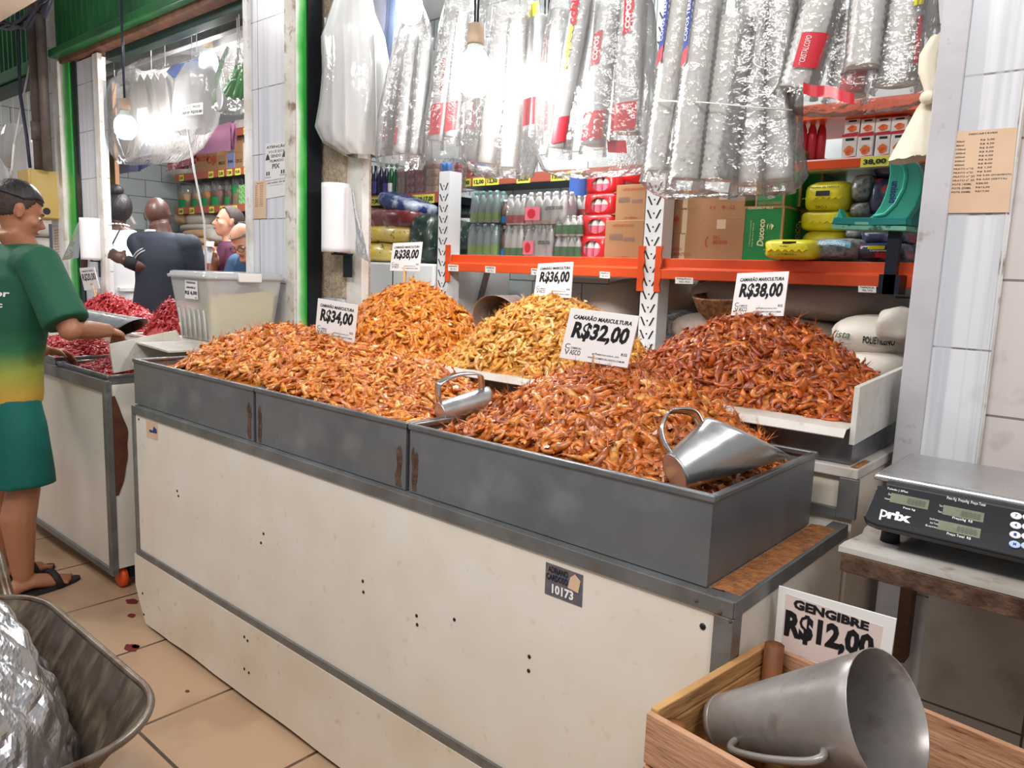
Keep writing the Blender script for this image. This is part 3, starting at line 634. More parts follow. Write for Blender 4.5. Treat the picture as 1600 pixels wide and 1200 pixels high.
bin_thing('third front metal bin, the one with the big steel scoop resting on its rim', -1.353, -.562, 1.2, 1.7, CZ + .002, BZ, g, cornerrust=(-1.335,))
# rear tier
t = thing('rear_counter', 'battered white box counter behind the front bins raising the rear bins', 'counter', (CX0, 1.775, 0))
b = MB(); b.bx(-2.78, -.497, 1.79, 2.4, .02, .965); part(t, 'body', b, M['panel_low'], world=True)
b = MB(); b.bx(-2.785, -.49, 1.775, 2.405, .965, .99); part(t, 'top_board', b, M['board_white'], .003, world=True)
b = MB(); b.bx(-.53, -.488, 1.777, 1.792, .87, .964); b.bx(-2.78, -.53, 1.777, 1.79, .87, .89); part(t, 'edge_strip', b, M['alu_trim'], .001, world=True)
b = MB(); nf = noisefn(19)
b.grid(lambda u, v: Vector((-.51 + .016 * u, 1.782 + .1 * v, .9905 + .007 * abs(nf((u * 4, v * 14, 1), 2)) * math.sin(PI * u))), 5, 20); part(t, 'shrimp_crumbs', b, M['crumbs'], world=True, kind='stuff')
b = MB(); b.bx(-1.0, -.62, 1.778, 1.79, .90, .955); part(t, 'patch_plate', b, M['worn_white'], world=True)
g = 'raised bins of the rear row'
def rear_bin(label, x0, x1, side):
    t = bin_thing(label, x0, x1, 1.80, 2.38, .992, 1.083, g, 'galv', 'galv')
    b = MB(); y0 = 1.797
    b.prism([(x0, y0 + .02, 1.0855), (x0, y0 - .055, 1.083), (x0, y0 - .07, 1.066), (x0, y0 - .069, 1.064), (x0, y0 - .054, 1.081), (x0, y0 + .02, 1.0835)], (x1 - x0, 0, 0)); part(t, 'front_lip', b, M['board_white'], world=True)
    if side == 'R':
        b = MB(); b.prism([(x1 + .001, 1.765, 1.045), (x1 + .001, 1.765, 1.178), (x1 + .001, 2.4, 1.21), (x1 + .001, 2.4, 1.07)], (.012, 0, 0)); part(t, 'side_board', b, M['white_board'], .001, world=True)
    if side == 'L':
        b = MB(); b.prism([(x0 - .001, 1.70, 1.05), (x0 - .001, 1.70, 1.13), (x0 - .001, 2.4, 1.17), (x0 - .001, 2.4, 1.05)], (-.012, 0, 0)); part(t, 'side_board', b, M['white_board'], .001, world=True)
    return t
rear_bin('rear raised bin nearest the plastic bag roll, heaped under the back R$38,00 sign', -2.755, -1.975, 'L')
rear_bin('middle rear raised bin, heaped with the palest shrimp under the R$36,00 sign', -1.965, -1.235, '')
rear_bin('rear raised bin beside the right pillar with a white side board', -1.225, -.515, 'R')

# ------------------------------------------------------------------ shrimp
def shrimp_template(L=.056, bend=1.6, seed=0, lod=0, fat=1.0):
    r = np.random.default_rng(seed); n = 12 if lod == 0 else 8; k = 7 if lod == 0 else 5
    prof = np.interp(np.linspace(0, 1, n), [0, .08, .2, .36, .55, .75, .9, 1], [.0006, .0030, .0060, .0068, .0058, .0045, .0029, .0014]) * (L / .056) * fat
    if lod == 0: prof[4:-1] *= np.where(np.arange(n - 5) % 2 == 0, 1.1, .9)
    s = np.linspace(0, 1, n); ang = bend * (s - .35) * np.clip(s * 1.4, .3, 1); dx = np.cos(ang); dy = np.sin(ang)
    x = np.cumsum(dx) * L / n; y = np.cumsum(dy) * L / n; x -= x.mean(); y -= y.mean()
    V = []; Fc = []
    for i in range(n):
        nx, ny = -dy[i], dx[i]
        for j in range(k):
            a = 2 * PI * j / k; V.append((x[i] + nx * prof[i] * math.cos(a) * 1.12, y[i] + ny * prof[i] * math.cos(a) * 1.12, prof[i] * .82 * math.sin(a)))
    for i in range(n - 1):
        for j in range(k):
            Fc.append((i * k + j, i * k + (j + 1) % k, (i + 1) * k + (j + 1) % k, (i + 1) * k + j))
    # tail fan: three flat blades
    bx, by = x[-1], y[-1]
    for da in (-.55, 0, .55):
        a = ang[-1] + da; o = len(V); c, sn = math.cos(a), math.sin(a); w = .0026; l = .0105 * L / .056
        V += [(bx, by, .0004), (bx + c * l * .6 - sn * w, by + sn * l * .6 + c * w, .001), (bx + c * l, by + sn * l, .0006), (bx + c * l * .6 + sn * w, by + sn * l * .6 - c * w, .001)]
        Fc.append((o, o + 1, o + 2, o + 3))
    # legs along the belly (inside of the curl) and feelers from the head
    for i in range(10 if lod == 0 else 3):
        t = .1 + .065 * i; q = int(t * n); a = ang[q] + PI / 2 + r.uniform(-.7, .2); o = len(V); l = r.uniform(.010, .019) * L / .056; c, sn = math.cos(a), math.sin(a); wz = r.uniform(-.003, .003)
        V += [(x[q] - .0009, y[q] + prof[q] * .6, 0), (x[q] + .0009, y[q] + prof[q] * .6, .0004), (x[q] + c * l, y[q] + sn * l, wz)]; Fc.append((o, o + 1, o + 2))
    for i in range(4):
        a = PI + r.uniform(-.7, .9); o = len(V); l = r.uniform(.018, .034) * L / .056; c, sn = math.cos(a), math.sin(a)
        V += [(x[0], y[0] - .0006, 0), (x[0], y[0] + .0006, .0004), (x[0] + c * l, y[0] + sn * l, r.uniform(-.002, .008))]; Fc.append((o, o + 1, o + 2))
    return np.array(V), Fc
def heap_fn(x0, x1, y0, y1, pk, e, p=1.3, ns=3, bumps=.008, el=None, er=None):
    nf = noisefn(ns); cx, cy, ph = pk
    def h(x, y):
        dx = (x - cx) / ((x1 - cx) if x > cx else (cx - x0)); dy = (y - cy) / ((y1 - cy) if y > cy else (cy - y0))
        t = (abs(dx) ** 2.2 + abs(dy) ** 2.2) ** (1 / 2.2); ee = e
        if el is not None and dx < 0: ee = e + (el - e) * min(1, dx * dx)
        if er is not None and dx > 0: ee = e + (er - e) * min(1, dx * dx)
        z = ee + (ph - ee) * (1 - min(t, 1) ** p) - max(0, t - 1) * .12
        return z + bumps * nf((x, y, 0), 14) * (1 - .5 * min(t, 1))
    return h
def place_shrimp(h, rect, n, seed, Ls, flat=.35):
    r = np.random.default_rng(seed); out = []
    for i in range(n):
        x = r.uniform(rect[0], rect[1]); y = r.uniform(rect[2], rect[3]); z = h(x, y); d = .01
        nx, ny = -(h(x + d, y) - h(x - d, y)) / (2 * d), -(h(x, y + d) - h(x, y - d)) / (2 * d)
        up = Vector((nx, ny, 1)).normalized(); up = (up + Vector(r.normal(size=3)) * flat).normalized()
        a = up.cross(Vector((math.cos(i * 2.4), math.sin(i * 2.4), .1))).normalized(); c = up.cross(a)
        flip = -1 if r.random() < .5 else 1; s = r.uniform(*Ls)
        Mx = np.array([[a.x, c.x * flip, up.x * flip, 0], [a.y, c.y * flip, up.y * flip, 0], [a.z, c.z * flip, up.z * flip, 0], [0, 0, 0, 1]]); Mx[:3, :3] *= s
        Mx[:3, 3] = (x, y, z + r.uniform(-.004, .009)); out.append((Mx, int(r.integers(0, 6))))
    return out
TPL = [shrimp_template(.056, bd, i) for i, bd in enumerate((.7, 1.8, 2.8, 3.7, 4.5, 2.2))]
TPL_S = [shrimp_template(.056, bd, i, 1, 1.35) for i, bd in enumerate((.5, 1.6, 2.6, 3.4, 1.0, 2.0))]
def stuff_mesh(name, placed, tpl, base, mt, loc):
    vs, loops, starts, totals = [], [], [], []; off = 0; lo = 0
    tl = [(v, np.concatenate([np.array(f) for f in fc]), np.array([len(f) for f in fc])) for v, fc in tpl]
    for Mx, k in placed:
        v, lp, tot = tl[k]; vs.append(v @ Mx[:3, :3].T + Mx[:3, 3]); loops.append(lp + off); totals.append(tot); off += len(v)
    if base:
        bv, bf = base; vs.append(np.array(bv)); loops.append(np.concatenate([np.array(f) for f in bf]) + off); totals.append(np.array([len(f) for f in bf]))
    V = np.concatenate(vs) - np.array(loc); L = np.concatenate(loops).astype(np.int32); T = np.concatenate(totals).astype(np.int32)
    me = bpy.data.meshes.new(name); me.vertices.add(len(V)); me.vertices.foreach_set('co', V.astype(np.float32).ravel()); me.loops.add(len(L)); me.loops.foreach_set('vertex_index', L)
    me.polygons.add(len(T)); me.polygons.foreach_set('loop_start', np.concatenate([[0], np.cumsum(T)[:-1]]).astype(np.int32)); me.polygons.foreach_set('loop_total', T)
    me.polygons.foreach_set('use_smooth', np.ones(len(T), dtype=bool)); me.materials.append(mt); me.update(calc_edges=True); me.validate(); return me
def mound(h, rect, drop=.018, n=40):
    vs = []; 
    for j in range(n + 1):
        for i in range(n + 1):
            x = rect[0] + (rect[1] - rect[0]) * i / n; y = rect[2] + (rect[3] - rect[2]) * j / n; vs.append((x, y, h(x, y) - drop))
    return vs, [(j * (n + 1) + i, j * (n + 1) + i + 1, (j + 1) * (n + 1) + i + 1, (j + 1) * (n + 1) + i) for j in range(n) for i in range(n)]
def heap(label, rect, pk, e, n, mt, seed, p=1.3, Ls=(.8, 1.1), tpl=None, single=0, slabel=None, sgroup=None, sname='dried_shrimp', inset=.02, **k):
    h = heap_fn(*rect, pk, e, p, seed, **k); pl = place_shrimp(h, (rect[0] + inset, rect[1] - inset, rect[2] + inset, rect[3] - inset), n, seed, Ls); loc = (pk[0], pk[1], e)
    tp = tpl or TPL; own = []
    for Mx, kk in pl:                                     # keep every shrimp inside the sheet-metal walls
        vv = tp[kk][0] @ Mx[:3, :3].T + Mx[:3, 3]; lo, hi = vv.min(0), vv.max(0)
        Mx[0, 3] += max(0, rect[0] - lo[0]) - max(0, hi[0] - rect[1]); Mx[1, 3] += max(0, rect[2] - lo[1])
    if single:
        pl.sort(key=lambda q: (q[0][0, 3]) ** 2 + (q[0][1, 3]) ** 2 + (q[0][2, 3] - CAMZ) ** 2); own = pl[:single]; pl = pl[single:]
    o = link('shrimp_heap', stuff_mesh('shrimp_heap', pl, tp, mound(h, rect), mt, loc), None, loc); tag(o, label, 'shrimp', None, 'stuff')
    if own:
        ms = []
        for v, fc in tp:
            me = bpy.data.meshes.new(sname); me.from_pydata([tuple(x) for x in v], [], fc); me.materials.append(mt); me.polygons.foreach_set('use_smooth', [True] * len(me.polygons)); ms.append(me)
        for Mx, kk in own:
            s = bpy.data.objects.new(sname, ms[kk]); COL.objects.link(s); mm = Mx.copy(); mm[2, 3] += .004; s.matrix_world = Matrix(mm.tolist()); tag(s, slabel, 'shrimp', sgroup)
    return h
HA = heap('heap of orange dried shrimp spread over the first two front bins under R$34,00', (-2.87, -1.39, 1.208, 1.71), (-2.42, 1.56, 1.17), 1.035, 2600, SH_A, 21, p=1.7, Ls=(1.0, 1.35), el=.985)
HD = heap('heap of amber dried shrimp filling the third front bin under R$32,00', (-1.338, -.6, 1.21, 1.80), (-1.03, 1.57, 1.172), 1.022, 2000, SH_D, 22, p=1.7, single=300, er=.985, Ls=(1.05, 1.5),
          slabel='single dried shrimp on the near slope of the heap marked R$32,00', sgroup='loose shrimp on the near slope of the R$32,00 heap')
HB = heap('tall heap of bright orange shrimp under the back R$38,00 sign near the bag roll', (-2.74, -1.96, 1.74, 2.36), (-2.31, 2.06, 1.342), 1.085, 1900, SH_B, 23, p=1.5, inset=.008, Ls=(1.0, 1.4))
HC = heap('heap of yellowish dried shrimp under the R$36,00 sign in the rear middle bin', (-2.0, -1.2, 1.75, 2.36), (-1.6, 2.06, 1.328), 1.085, 1900, SH_C, 24, p=1.5, inset=.008, Ls=(1.0, 1.4))
HE = heap('heap of dark russet shrimp under the R$38,00 sign by the right pillar', (-1.26, -.52, 1.80, 2.37), (-.87, 2.06, 1.30), 1.09, 1850, SH_E, 25, p=1.8, inset=.01, Ls=(1.05, 1.45), er=1.12)
# ------------------------------------------------------------------ price signs
def sign(label, quad, y, stick, rows, paper='paper_print', big='R$', logo=True, yrear=None, inkbig='ink'):
    q3 = [at(a, c, y) for a, c in quad]; q = quadmap(*q3, off=.001); tl, tr, br, bl = [Vector(p) for p in q3]; n = q.n
    ctr = (tl + tr + br + bl) / 4; base = stick[-1]
    t = thing('price_sign', label, 'sign', base, group='price signs stuck in the heaps')
    b = MB(); b.prism([p - n * .003 for p in (tl, tr, br, bl)], n * .0035); part(t, 'card', b, M[paper], .0006, world=True)
    if len(stick) > 1:
        b = MB(); b.tube([stick[0], stick[-1]], .0085, 4, flat=.4, smooth=False); part(t, 'stick', b, M['wood_stick'], world=True)
    b = MB()
    for (txt, u0, u1, v0, v1, bd, sh) in rows: put_text(b, q, txt, u0, u1, v0, v1, bd, sh)
    if logo:
        # round C over an A, then the rest of the shop's name
        put_text(b, q, 'C', .05, .125, .21, .31, .0); put_text(b, q, 'V', .055, .13, .09, .2, .0); put_text(b, q, 'ASCO', .14, .3, .1, .2, .01); put_text(b, q, 'COMERCIAL', .14, .3, .215, .255, .01)
        b.add([q(.52, .185), q(.535, .185), q(.535, .2), q(.52, .2)], [(0, 1, 2, 3)])
        put_text(b, q, 'KG', .88, .96, .21, .265, .02); put_text(b, q, '@COMERCIALVASCO_OFC', .47, .86, .155, .19, .012); put_text(b, q, 'WWW.COMERCIALVASCO.COM.BR', .42, .95, .08, .115, .012)
    part(t, 'lettering', b, M['ink'], world=True)
    return t
def rows_for(price): return [('CAMARÃO MARICULTURA', .08, .93, .80, .90, .035, .18), (price, .1, .93, .37, .76, .042, .12)]
sign('white price sign reading R$34,00 in the far front heap', ((497, 466), (559, 477), (553, 536), (492, 525)), 1.53, (at(521, 520, 1.531), at(520, 556, 1.531)), rows_for('R$34,00'))
sign('white price sign reading R$38,00 in the far rear heap beside the bag roll', ((614, 380), (660, 378), (655, 424), (609, 423)), 2.08, (at(633, 416, 2.083), at(631, 462, 2.083)), rows_for('R$38,00'))
sign('white price sign reading R$36,00 in the rear middle heap', ((841, 412), (896, 409), (892, 466), (834, 462)), 2.03, (at(865, 455, 2.033), at(864, 480, 2.033)), rows_for('R$36,00'))
sign('large white price sign reading R$32,00 in the heap of the third front bin', ((892, 481), (999, 494), (980, 575), (874, 559)), 1.52, (at(929, 555, 1.523), at(925, 600, 1.523)), rows_for('R$32,00'))
sign('white price sign reading R$38,00 in the russet heap by the right pillar', ((1152, 427), (1233, 424), (1224, 494), (1142, 493)), 2.03, (at(1185, 485, 2.033), at(1181, 520, 2.033)), rows_for('R$38,00'))
sign('small lilac price sign reading R$20,00 in the red shrimp', ((124, 419), (147, 417), (156, 451), (132, 454)), 1.9, (at(147, 445, 1.903), at(154, 478, 1.903)), [('CAMARÃO MOÍDO', .1, .9, .8, .9, .02, 0), ('R$20,00', .06, .94, .36, .74, .03, 0), ('KG', .5, .62, .2, .28, .02, 0)], 'paper_grey', logo=False)
# ginger sign: white sheet with a pinkish print pasted on
q3 = [at(a, c, 1.335) for a, c in ((1217, 915), (1401, 967), (1380, 1112), (1203, 1085))]; q = quadmap(*q3, off=.0012); n = q.n
t = thing('price_sign', 'large white ginger price sign reading GENGIBRE R$12,00 behind the wooden crate', 'sign', q3[3], group='price signs stuck in the heaps')
b = MB(); b.prism([Vector(p) - n * .003 for p in q3], n * .0035); part(t, 'card', b, M['paper'], .0006, world=True)
b = MB(); b.prism([q(u, v, .0002) for u, v in ((.075, .95), (.91, .885), (.90, .32), (.065, .43))], n * .0008); part(t, 'print_sheet', b, M['paper_pink'], world=True)
b = MB(); put_text(b, lambda u, v: q(u, v + (u * -.05), .002), 'GENGIBRE', .15, .80, .845, .935, .05)
put_text(b, lambda u, v: q(u, v + (u * -.05), .002), 'R$12,00', .085, .86, .53, .82, .05); put_text(b, lambda u, v: q(u, v + (u * -.05), .002), 'KG', .75, .87, .40, .46, .04); part(t, 'lettering', b, M['ink'], world=True)

# ------------------------------------------------------------------ scoops
def scoop(label, c0, c1, r0, r1, cut=0.0, up=(0, 0, 1), mt='steel', handle='strap', hside=None, dent=0, group='metal serving scoops', hr=(.02, .78), hh=.07, hw=.011, inward=.004):
    c0, c1 = Vector(c0), Vector(c1); d = (c1 - c0).normalized(); L = (c1 - c0).length; up = Vector(up); a = d.cross(up).normalized(); u = a.cross(d).normalized()
    t = thing('metal_scoop', label, 'scoop', c0, group=group); n = 36; R = []
    nf = noisefn(int(L * 1000))
    def ring(f, rr, off=0):
        out = []
        for j in range(n):
            w = 2 * PI * j / n; rad = (r0 + (r1 - r0) * f + off) * rr; k = f + cut * f * math.sin(w)
            if dent: rad *= 1 + dent * nf((math.cos(w), math.sin(w), f * 2), 2.2)
            out.append(c0 + d * (k * L) + (a * math.cos(w) + u * math.sin(w)) * rad)
        return out
    fs = [0, .004, .06, .2, .4, .6, .8, .93, 1]
    R = [ring(f, 1) for f in fs] + [ring(1.004, 1, -.0008)] + [ring(f, 1, -.0016) for f in fs[::-1][:-1]] + [[p for p in ring(.006, .97)]]
    b = MB(); b.rings(R, True); part(t, 'body', b, M[mt], world=True)
    b = MB(); b.rings([ring(-.012, .93), ring(-.014, 1.015), ring(.02, 1.015), ring(.022, 1.0)], True); part(t, 'end_cap', b, M[mt], world=True)
    if handle is None: return t
    hu = Vector(hside).normalized() if hside is not None else u; hu = (hu - d * hu.dot(d)).normalized()
    f0, f1 = hr; rs = lambda f: r0 + (r1 - r0) * f
    pts = [c0 + d * (f0 * L) + hu * (rs(f0) - inward), c0 + d * ((f0 + .0) * L) + hu * (rs(f0) + hh * .4), c0 + d * ((f0 + .07) * L) + hu * (rs(f0) + hh * .85), c0 + d * ((f0 + f1) / 2 * L) + hu * (rs(.5) + hh * .95),
           c0 + d * ((f1 - .06) * L) + hu * (rs(f1) + hh * .72), c0 + d * ((f1 + .02) * L) + hu * (rs(f1) + hh * .45), c0 + d * (f1 * L) + hu * (rs(f1) - inward)]
    q = []                                                # smooth the loop
    for i in range(len(pts) - 1):
        for s in range(6):
            p0, p1, p2, p3 = pts[max(i - 1, 0)], pts[i], pts[i + 1], pts[min(i + 2, len(pts) - 1)]; x = s / 6
            q.append(.5 * ((2 * p1) + (p2 - p0) * x + (2 * p0 - 5 * p1 + 4 * p2 - p3) * x * x + (3 * p1 - p0 - 3 * p2 + p3) * x ** 3))
    q.append(pts[-1]); sd = d.cross(hu).normalized(); b = MB()
    if handle == 'strap':
        R = []
        for i, p in enumerate(q):
            tg = (q[min(i + 1, len(q) - 1)] - q[max(i - 1, 0)]).normalized(); nn = tg.cross(sd).normalized()
            R.append([p + sd * hw + nn * .003, p + sd * (hw - .002) + nn * .0005, p - sd * (hw - .002) + nn * .0005, p - sd * hw + nn * .003, p - sd * hw - nn * .001, p + sd * hw - nn * .001])
        b.rings(R, True)
    else: b.tube(q, .0055, 8)
    part(t, 'handle', b, M['steel_bright' if handle == 'strap' else mt], world=True)
    return t
scoop('big shiny steel scoop resting on the right rim of the third front bin', (-.672, 1.262, 1.038), at(1168, 684, 1.41), .037, .070, -.4, mt='steel', hside=(-.7, -.25, .66), hr=(.04, .56), hh=.06, hw=.014)
scoop('steel scoop with an upright strap handle between the second and third front bins', (-1.385, 1.33, 1.036), (-1.345, 1.455, 1.062), .030, .036, .1, mt='steel', hside=(0, -.2, 1), hr=(.0, .95), hh=.06, hw=.014)
scoop('dull steel scoop half buried behind the R$36,00 heap', at(806, 470, 2.22), at(776, 500, 2.06), .024, .098, .0, mt='steel_old', handle=None)
scoop('large dented old scoop with a wire handle lying in the ginger crate', (-.462, 1.085, .70), at(1388, 1122, 1.035), .042, .088, .0, mt='steel_old', handle='wire', hside=(-.05, -.8, -.12), hr=(.22, .80), hh=.036, dent=.035)

# ------------------------------------------------------------------ counter scale
t = thing('shop_scale', 'black electronic price scale with a steel tray on the wall shelf', 'scale', (-.4, 1.5, .93))
TL, BL = at(1362, 752, 1.53), at(1347, 815, 1.47); W = .52
TR, BR = TL + Vector((W, 0, .0)), BL + Vector((W, 0, -.002))
px0, pxw = 1354.0, None
def uvpx(px, py):                                         # photo pixel -> u, v on the panel
    lo, hi = 0.0, 1.6
    best = None
    r = Vector(_ray(px, py)); o = Vector((0, 0, CAMZ)); e1 = TR - TL; e2 = TL - BL; nn = e1.cross(e2); k = (BL - o).dot(nn) / r.dot(nn); p = o + r * k - BL
    u = p.dot(e1) / e1.dot(e1); p2 = p - e1 * u; return u, p2.dot(e2) / e2.dot(e2)
q = quadmap(TL, TR, BR, BL, off=.002)
b = MB(); r_ = .02; prof = []
outl = [(.0, .12), (.012, .04), (.045, 0), (1, 0), (1, 1), (.06, 1), (.02, .93)]
b.prism([q(u, v, .0) for u, v in outl], -q.n * .02); part(t, 'display_panel', b, M['scale_black'], .003, world=True)
b = MB(); b.prism([(TL.x + .02, 1.555, 1.028), (TL.x + .02, 1.50, .948), (TL.x + .02, 1.53, .938), (TL.x + .02, 1.83, .938), (TL.x + .02, 1.83, 1.0)], (W - .03, 0, 0)); part(t, 'housing', b, M['scale_body'], .004, world=True)
b = MB(); b.bx(-.33, .0, 1.60, 1.78, 1.0, 1.034); part(t, 'tray_support', b, M['scale_body'], .004, world=True)
b = MB(); x0, x1, y0, y1, z = -.402, .12, 1.562, 1.822, 1.04
b.rings([[(x0 + i, y0 + i, zz), (x1 - i, y0 + i, zz), (x1 - i, y1 - i, zz), (x0 + i, y1 - i, zz)] for i, zz in ((.012, z - .016), (.0, z - .014), (0, z - .006), (.006, z), (.014, z + .0005))], True, False); part(t, 'weighing_tray', b, M['steel'], .003, world=True)
for k, (a, c, d, e) in enumerate(((1398, 771, 1457, 785), (1480, 790, 1543, 806), (1470, 813, 1535, 831))):
    u0, v1 = uvpx(a, c); u1, _ = uvpx(d, e); _, v0 = uvpx(a, c + 15)
    b = MB(); b.prism([q(u, v, .0) for u, v in ((u0, v0), (u1, v0), (u1, v1), (u0, v1))], q.n * .0012); o = part(t, 'display', b, M['lcd'], world=True)
    b = MB(); put_text(b, lambda u, v: q(u, v, .002), '88888', u0 + (u1 - u0) * .45, u1 - .01, v0 + .04, v1 - .05, .0); part(o, 'digits', b, M['lcd_seg'], world=True)
b = MB(); qq = lambda u, v: q(u, v, .0008)
def ptxt(txt, x0, y0, x1, h, bd=0):
    u0, v0 = uvpx(x0, y0); u1, _ = uvpx(x1, y0 + (x1 - x0) * .16); _, v1 = uvpx(x0, y0 - h); put_text(b, qq, txt, u0, u1, v0, v1, bd)
ptxt('p', 1374, 812, 1386, 17, .01); ptxt('rix', 1387, 810, 1424, 14, .05)
ptxt('Toledo | 3Plus', 1391, 766, 1424, 4, .01); ptxt('Peso kg', 1414, 796, 1433, 4, .01); ptxt('Preço/kg  R$', 1491, 812, 1523, 5, .01); ptxt('Preço Total  R$', 1480, 836, 1518, 5, .01)
ptxt('Zero', 1392, 774, 1399, 3); ptxt('Líquido', 1386, 781, 1396, 3); ptxt('Tara 1', 1472, 792, 1479, 3); ptxt('Tara 2', 1469, 801, 1478, 3); ptxt('Peso Kg  Preço/kg  Preço Total', 1485, 782, 1546, 6); ptxt('Cód Produto', 1455, 812, 1470, 3); ptxt('Sub Total', 1455, 818, 1468, 3); ptxt('Soma', 1447, 822, 1470, 3)
part(t, 'lettering', b, M['ink_white'], world=True)
KX = (1594, 1612, 1630, 1648)
for r, lab in enumerate(('789C', '456+', '123-', 'M0,T')):
    for c in range(4):
        u, v = uvpx(1594 + c * 19 - r * 2.2, 808 + r * 14.5 + c * 2.8); ctr = q(u, v, .001)
        b = MB(); ex = (TR - TL).normalized(); ey = (TL - BL).normalized(); b.rings([[ctr + q.n * h + ex * rr * math.cos(w * PI / 8) + ey * rr * .8 * math.sin(w * PI / 8) for w in range(16)] for rr, h in ((.0085, 0), (.0085, .002), (.007, .003))], True)
        o = part(t, 'button', b, M['key_blue' if r == 3 else 'key_white'], world=True)
        b = MB(); put_text(b, lambda x, y: ctr + q.n * .0034 + ex * (x - .5) * .006 + ey * (y - .5) * .007, lab[c], .15, .85, .1, .9, .02); part(o, 'digit', b, M['ink_blue'], world=True)
for x, y in ((-.36, 1.56), (-.36, 1.78), (.08, 1.56), (.08, 1.78)):
    b = MB(); b.lathe([(.018, .911), (.016, .94)], 12, (x, y, 0)); part(t, 'foot', b, M['rubber'], world=True)
# wall shelf carrying the scale
t = thing('wall_shelf', 'rusty edged white topped shelf on the wall under the black scale', 'shelf', (-.4, 1.45, .85))
b = MB(); nf = noisefn(31); n = 14
left = [(-.417 + .012 * nf((i, 0, 0), 2), 1.458 + .52 * i / n) for i in range(n + 1)]
b.prism([(x, y, .9) for x, y in left] + [(.7, 1.978, .9), (.7, 1.458, .9)], (0, 0, .0105)); part(t, 'top_sheet', b, M['board_white'], world=True)
b = MB(); b.bx(-.412, .7, 1.45, 1.985, .872, .899); part(t, 'board', b, M['old_wood'], .003, world=True)
b = MB(); b.bx(-.413, .7, 1.444, 1.4495, .868, .902); part(t, 'front_edge', b, M['rust'], .001, world=True)
for x in (-.40, .4):
    b = MB(); b.bx(x - .012, x + .015, 1.935, 1.985, .5, .871); part(t, 'bracket_leg', b, M['old_wood'], .002, world=True)

# ------------------------------------------------------------------ ginger crate
fl, bl_, br_ = az(1010, 1110, .755), az(1195, 1002, .755), az(1460, 1095, .755)
ey = (bl_ - fl); dep = ey.length; ey.normalize(); ex = Vector((ey.y, -ey.x, 0)); Wc, Hc = .52, .27
O = fl.copy()
def cp(u, v, z): return O + ex * u + ey * v + Vector((0, 0, z))
def cboard(b, u0, u1, v0, v1, z0, z1, sag=0):
    b.add([cp(u, v, z) for z in (z0, z1) for v in (v0, v1) for u in (u0, u1)], [(0, 2, 3, 1), (4, 5, 7, 6), (0, 1, 5, 4), (2, 6, 7, 3), (0, 4, 6, 2), (1, 3, 7, 5)])
t = thing('ginger_crate', 'open wooden slat crate of ginger roots in front of the counter corner', 'crate', (O.x, O.y, O.z - Hc))
for k, (z0, z1) in enumerate(((-.085, -.004), (-.18, -.09), (-.268, -.186))):
    b = MB(); cboard(b, 0, Wc, 0, .012, z0, z1); part(t, 'front_slat', b, M['crate_wood_pink'], .002, world=True)
for k, (z0, z1) in enumerate(((-.03, 0), (-.14, -.034), (-.268, -.146))):
    b = MB(); cboard(b, 0.002 if k else -.002, .012, .013, dep, z0, z1); part(t, 'side_slat', b, M['crate_wood'], .002, world=True)
    b = MB(); cboard(b, Wc - .012, Wc, .013, dep, z0, z1); part(t, 'side_slat', b, M['crate_wood'], .002, world=True)
for k, (z0, z1) in enumerate(((-.14, -.006), (-.268, -.146))):
    b = MB(); cboard(b, 0.03, Wc, dep, dep + .011, z0, z1); part(t, 'back_slat', b, M['crate_wood_pink'], .002, world=True)
b = MB(); cboard(b, 0.013, Wc - .013, .013, dep - .001, -.268, -.258); part(t, 'bottom', b, M['crate_wood'], world=True)
for u, v in ((.03, dep - .022), (Wc - .03, dep - .022), (.03, .03), (Wc - .03, .03)):
    b = MB(); b.lathe([(.001, -.25), (.017, -.25), (.0175, .012 if v > .1 else -.02), (.001, .013 if v > .1 else -.019)], 10, cp(u, v, 0)); part(t, 'corner_post', b, M['post_wood'], world=True)
b = MB(); cboard(b, .0, Wc, 0, dep, -.755 + .012, -.275); b2 = None
part(thing('support_crate', 'wooden crate standing on the floor under the ginger crate', 'crate', (O.x, O.y, 0)), 'body', b, M['crate_wood'], world=True)
def ginger(pos, s, rot, seed, label, n=3):
    nf = noisefn(seed); r = random.Random(seed); b = MB()
    for k in range(n):
        a = r.uniform(0, 6.28); c = Vector((math.cos(a), math.sin(a), r.uniform(-.2, .3))) * s * (.0 if k == 0 else .75); d = Vector((r.uniform(-1, 1), r.uniform(-1, 1), r.uniform(-.3, .5))).normalized()
        pts = [c + d * s * x for x in (-1, -.7, 0, .6, .95)]; b.tube(pts, [s * .18, s * .38, s * .45, s * .36, s * .14], 9)
    b.v = [v * (1 + .08 * nf(v * 60, 1)) for v in b.v]; b.xf(Euler(rot).to_matrix().to_4x4())
    o = solo('ginger_root', b, M['ginger'], label, 'ginger', 'ginger roots in the crate'); o.location = pos; return o
gl = 'knobbly ginger root lying in the wooden crate'
gr = random.Random(4); k = 0
ginger(cp(.105, dep - .055, -.075), .035, (0, 1.2, .3), 71, 'ginger root standing up in the crate against the GENGIBRE sign', 1)
ginger(cp(.045, dep - .10, -.115), .04, (.3, .3, 1), 72, 'ginger root by the back corner post of the crate')
ginger(cp(.04, dep * .38, -.14), .035, (.3, .5, 2), 73, 'ginger root beside the closed end of the old scoop')
for iu in range(7):
    for iv in range(5):
        u = .05 + iu * .07 + gr.uniform(-.012, .012); v = .05 + iv * (dep - .1) / 4 + gr.uniform(-.012, .012)
        ginger(cp(u, v, -.14 + gr.uniform(-.01, .02)), .033, (gr.uniform(0, 3), gr.uniform(0, 3), gr.uniform(0, 3)), 80 + k, gl); k += 1

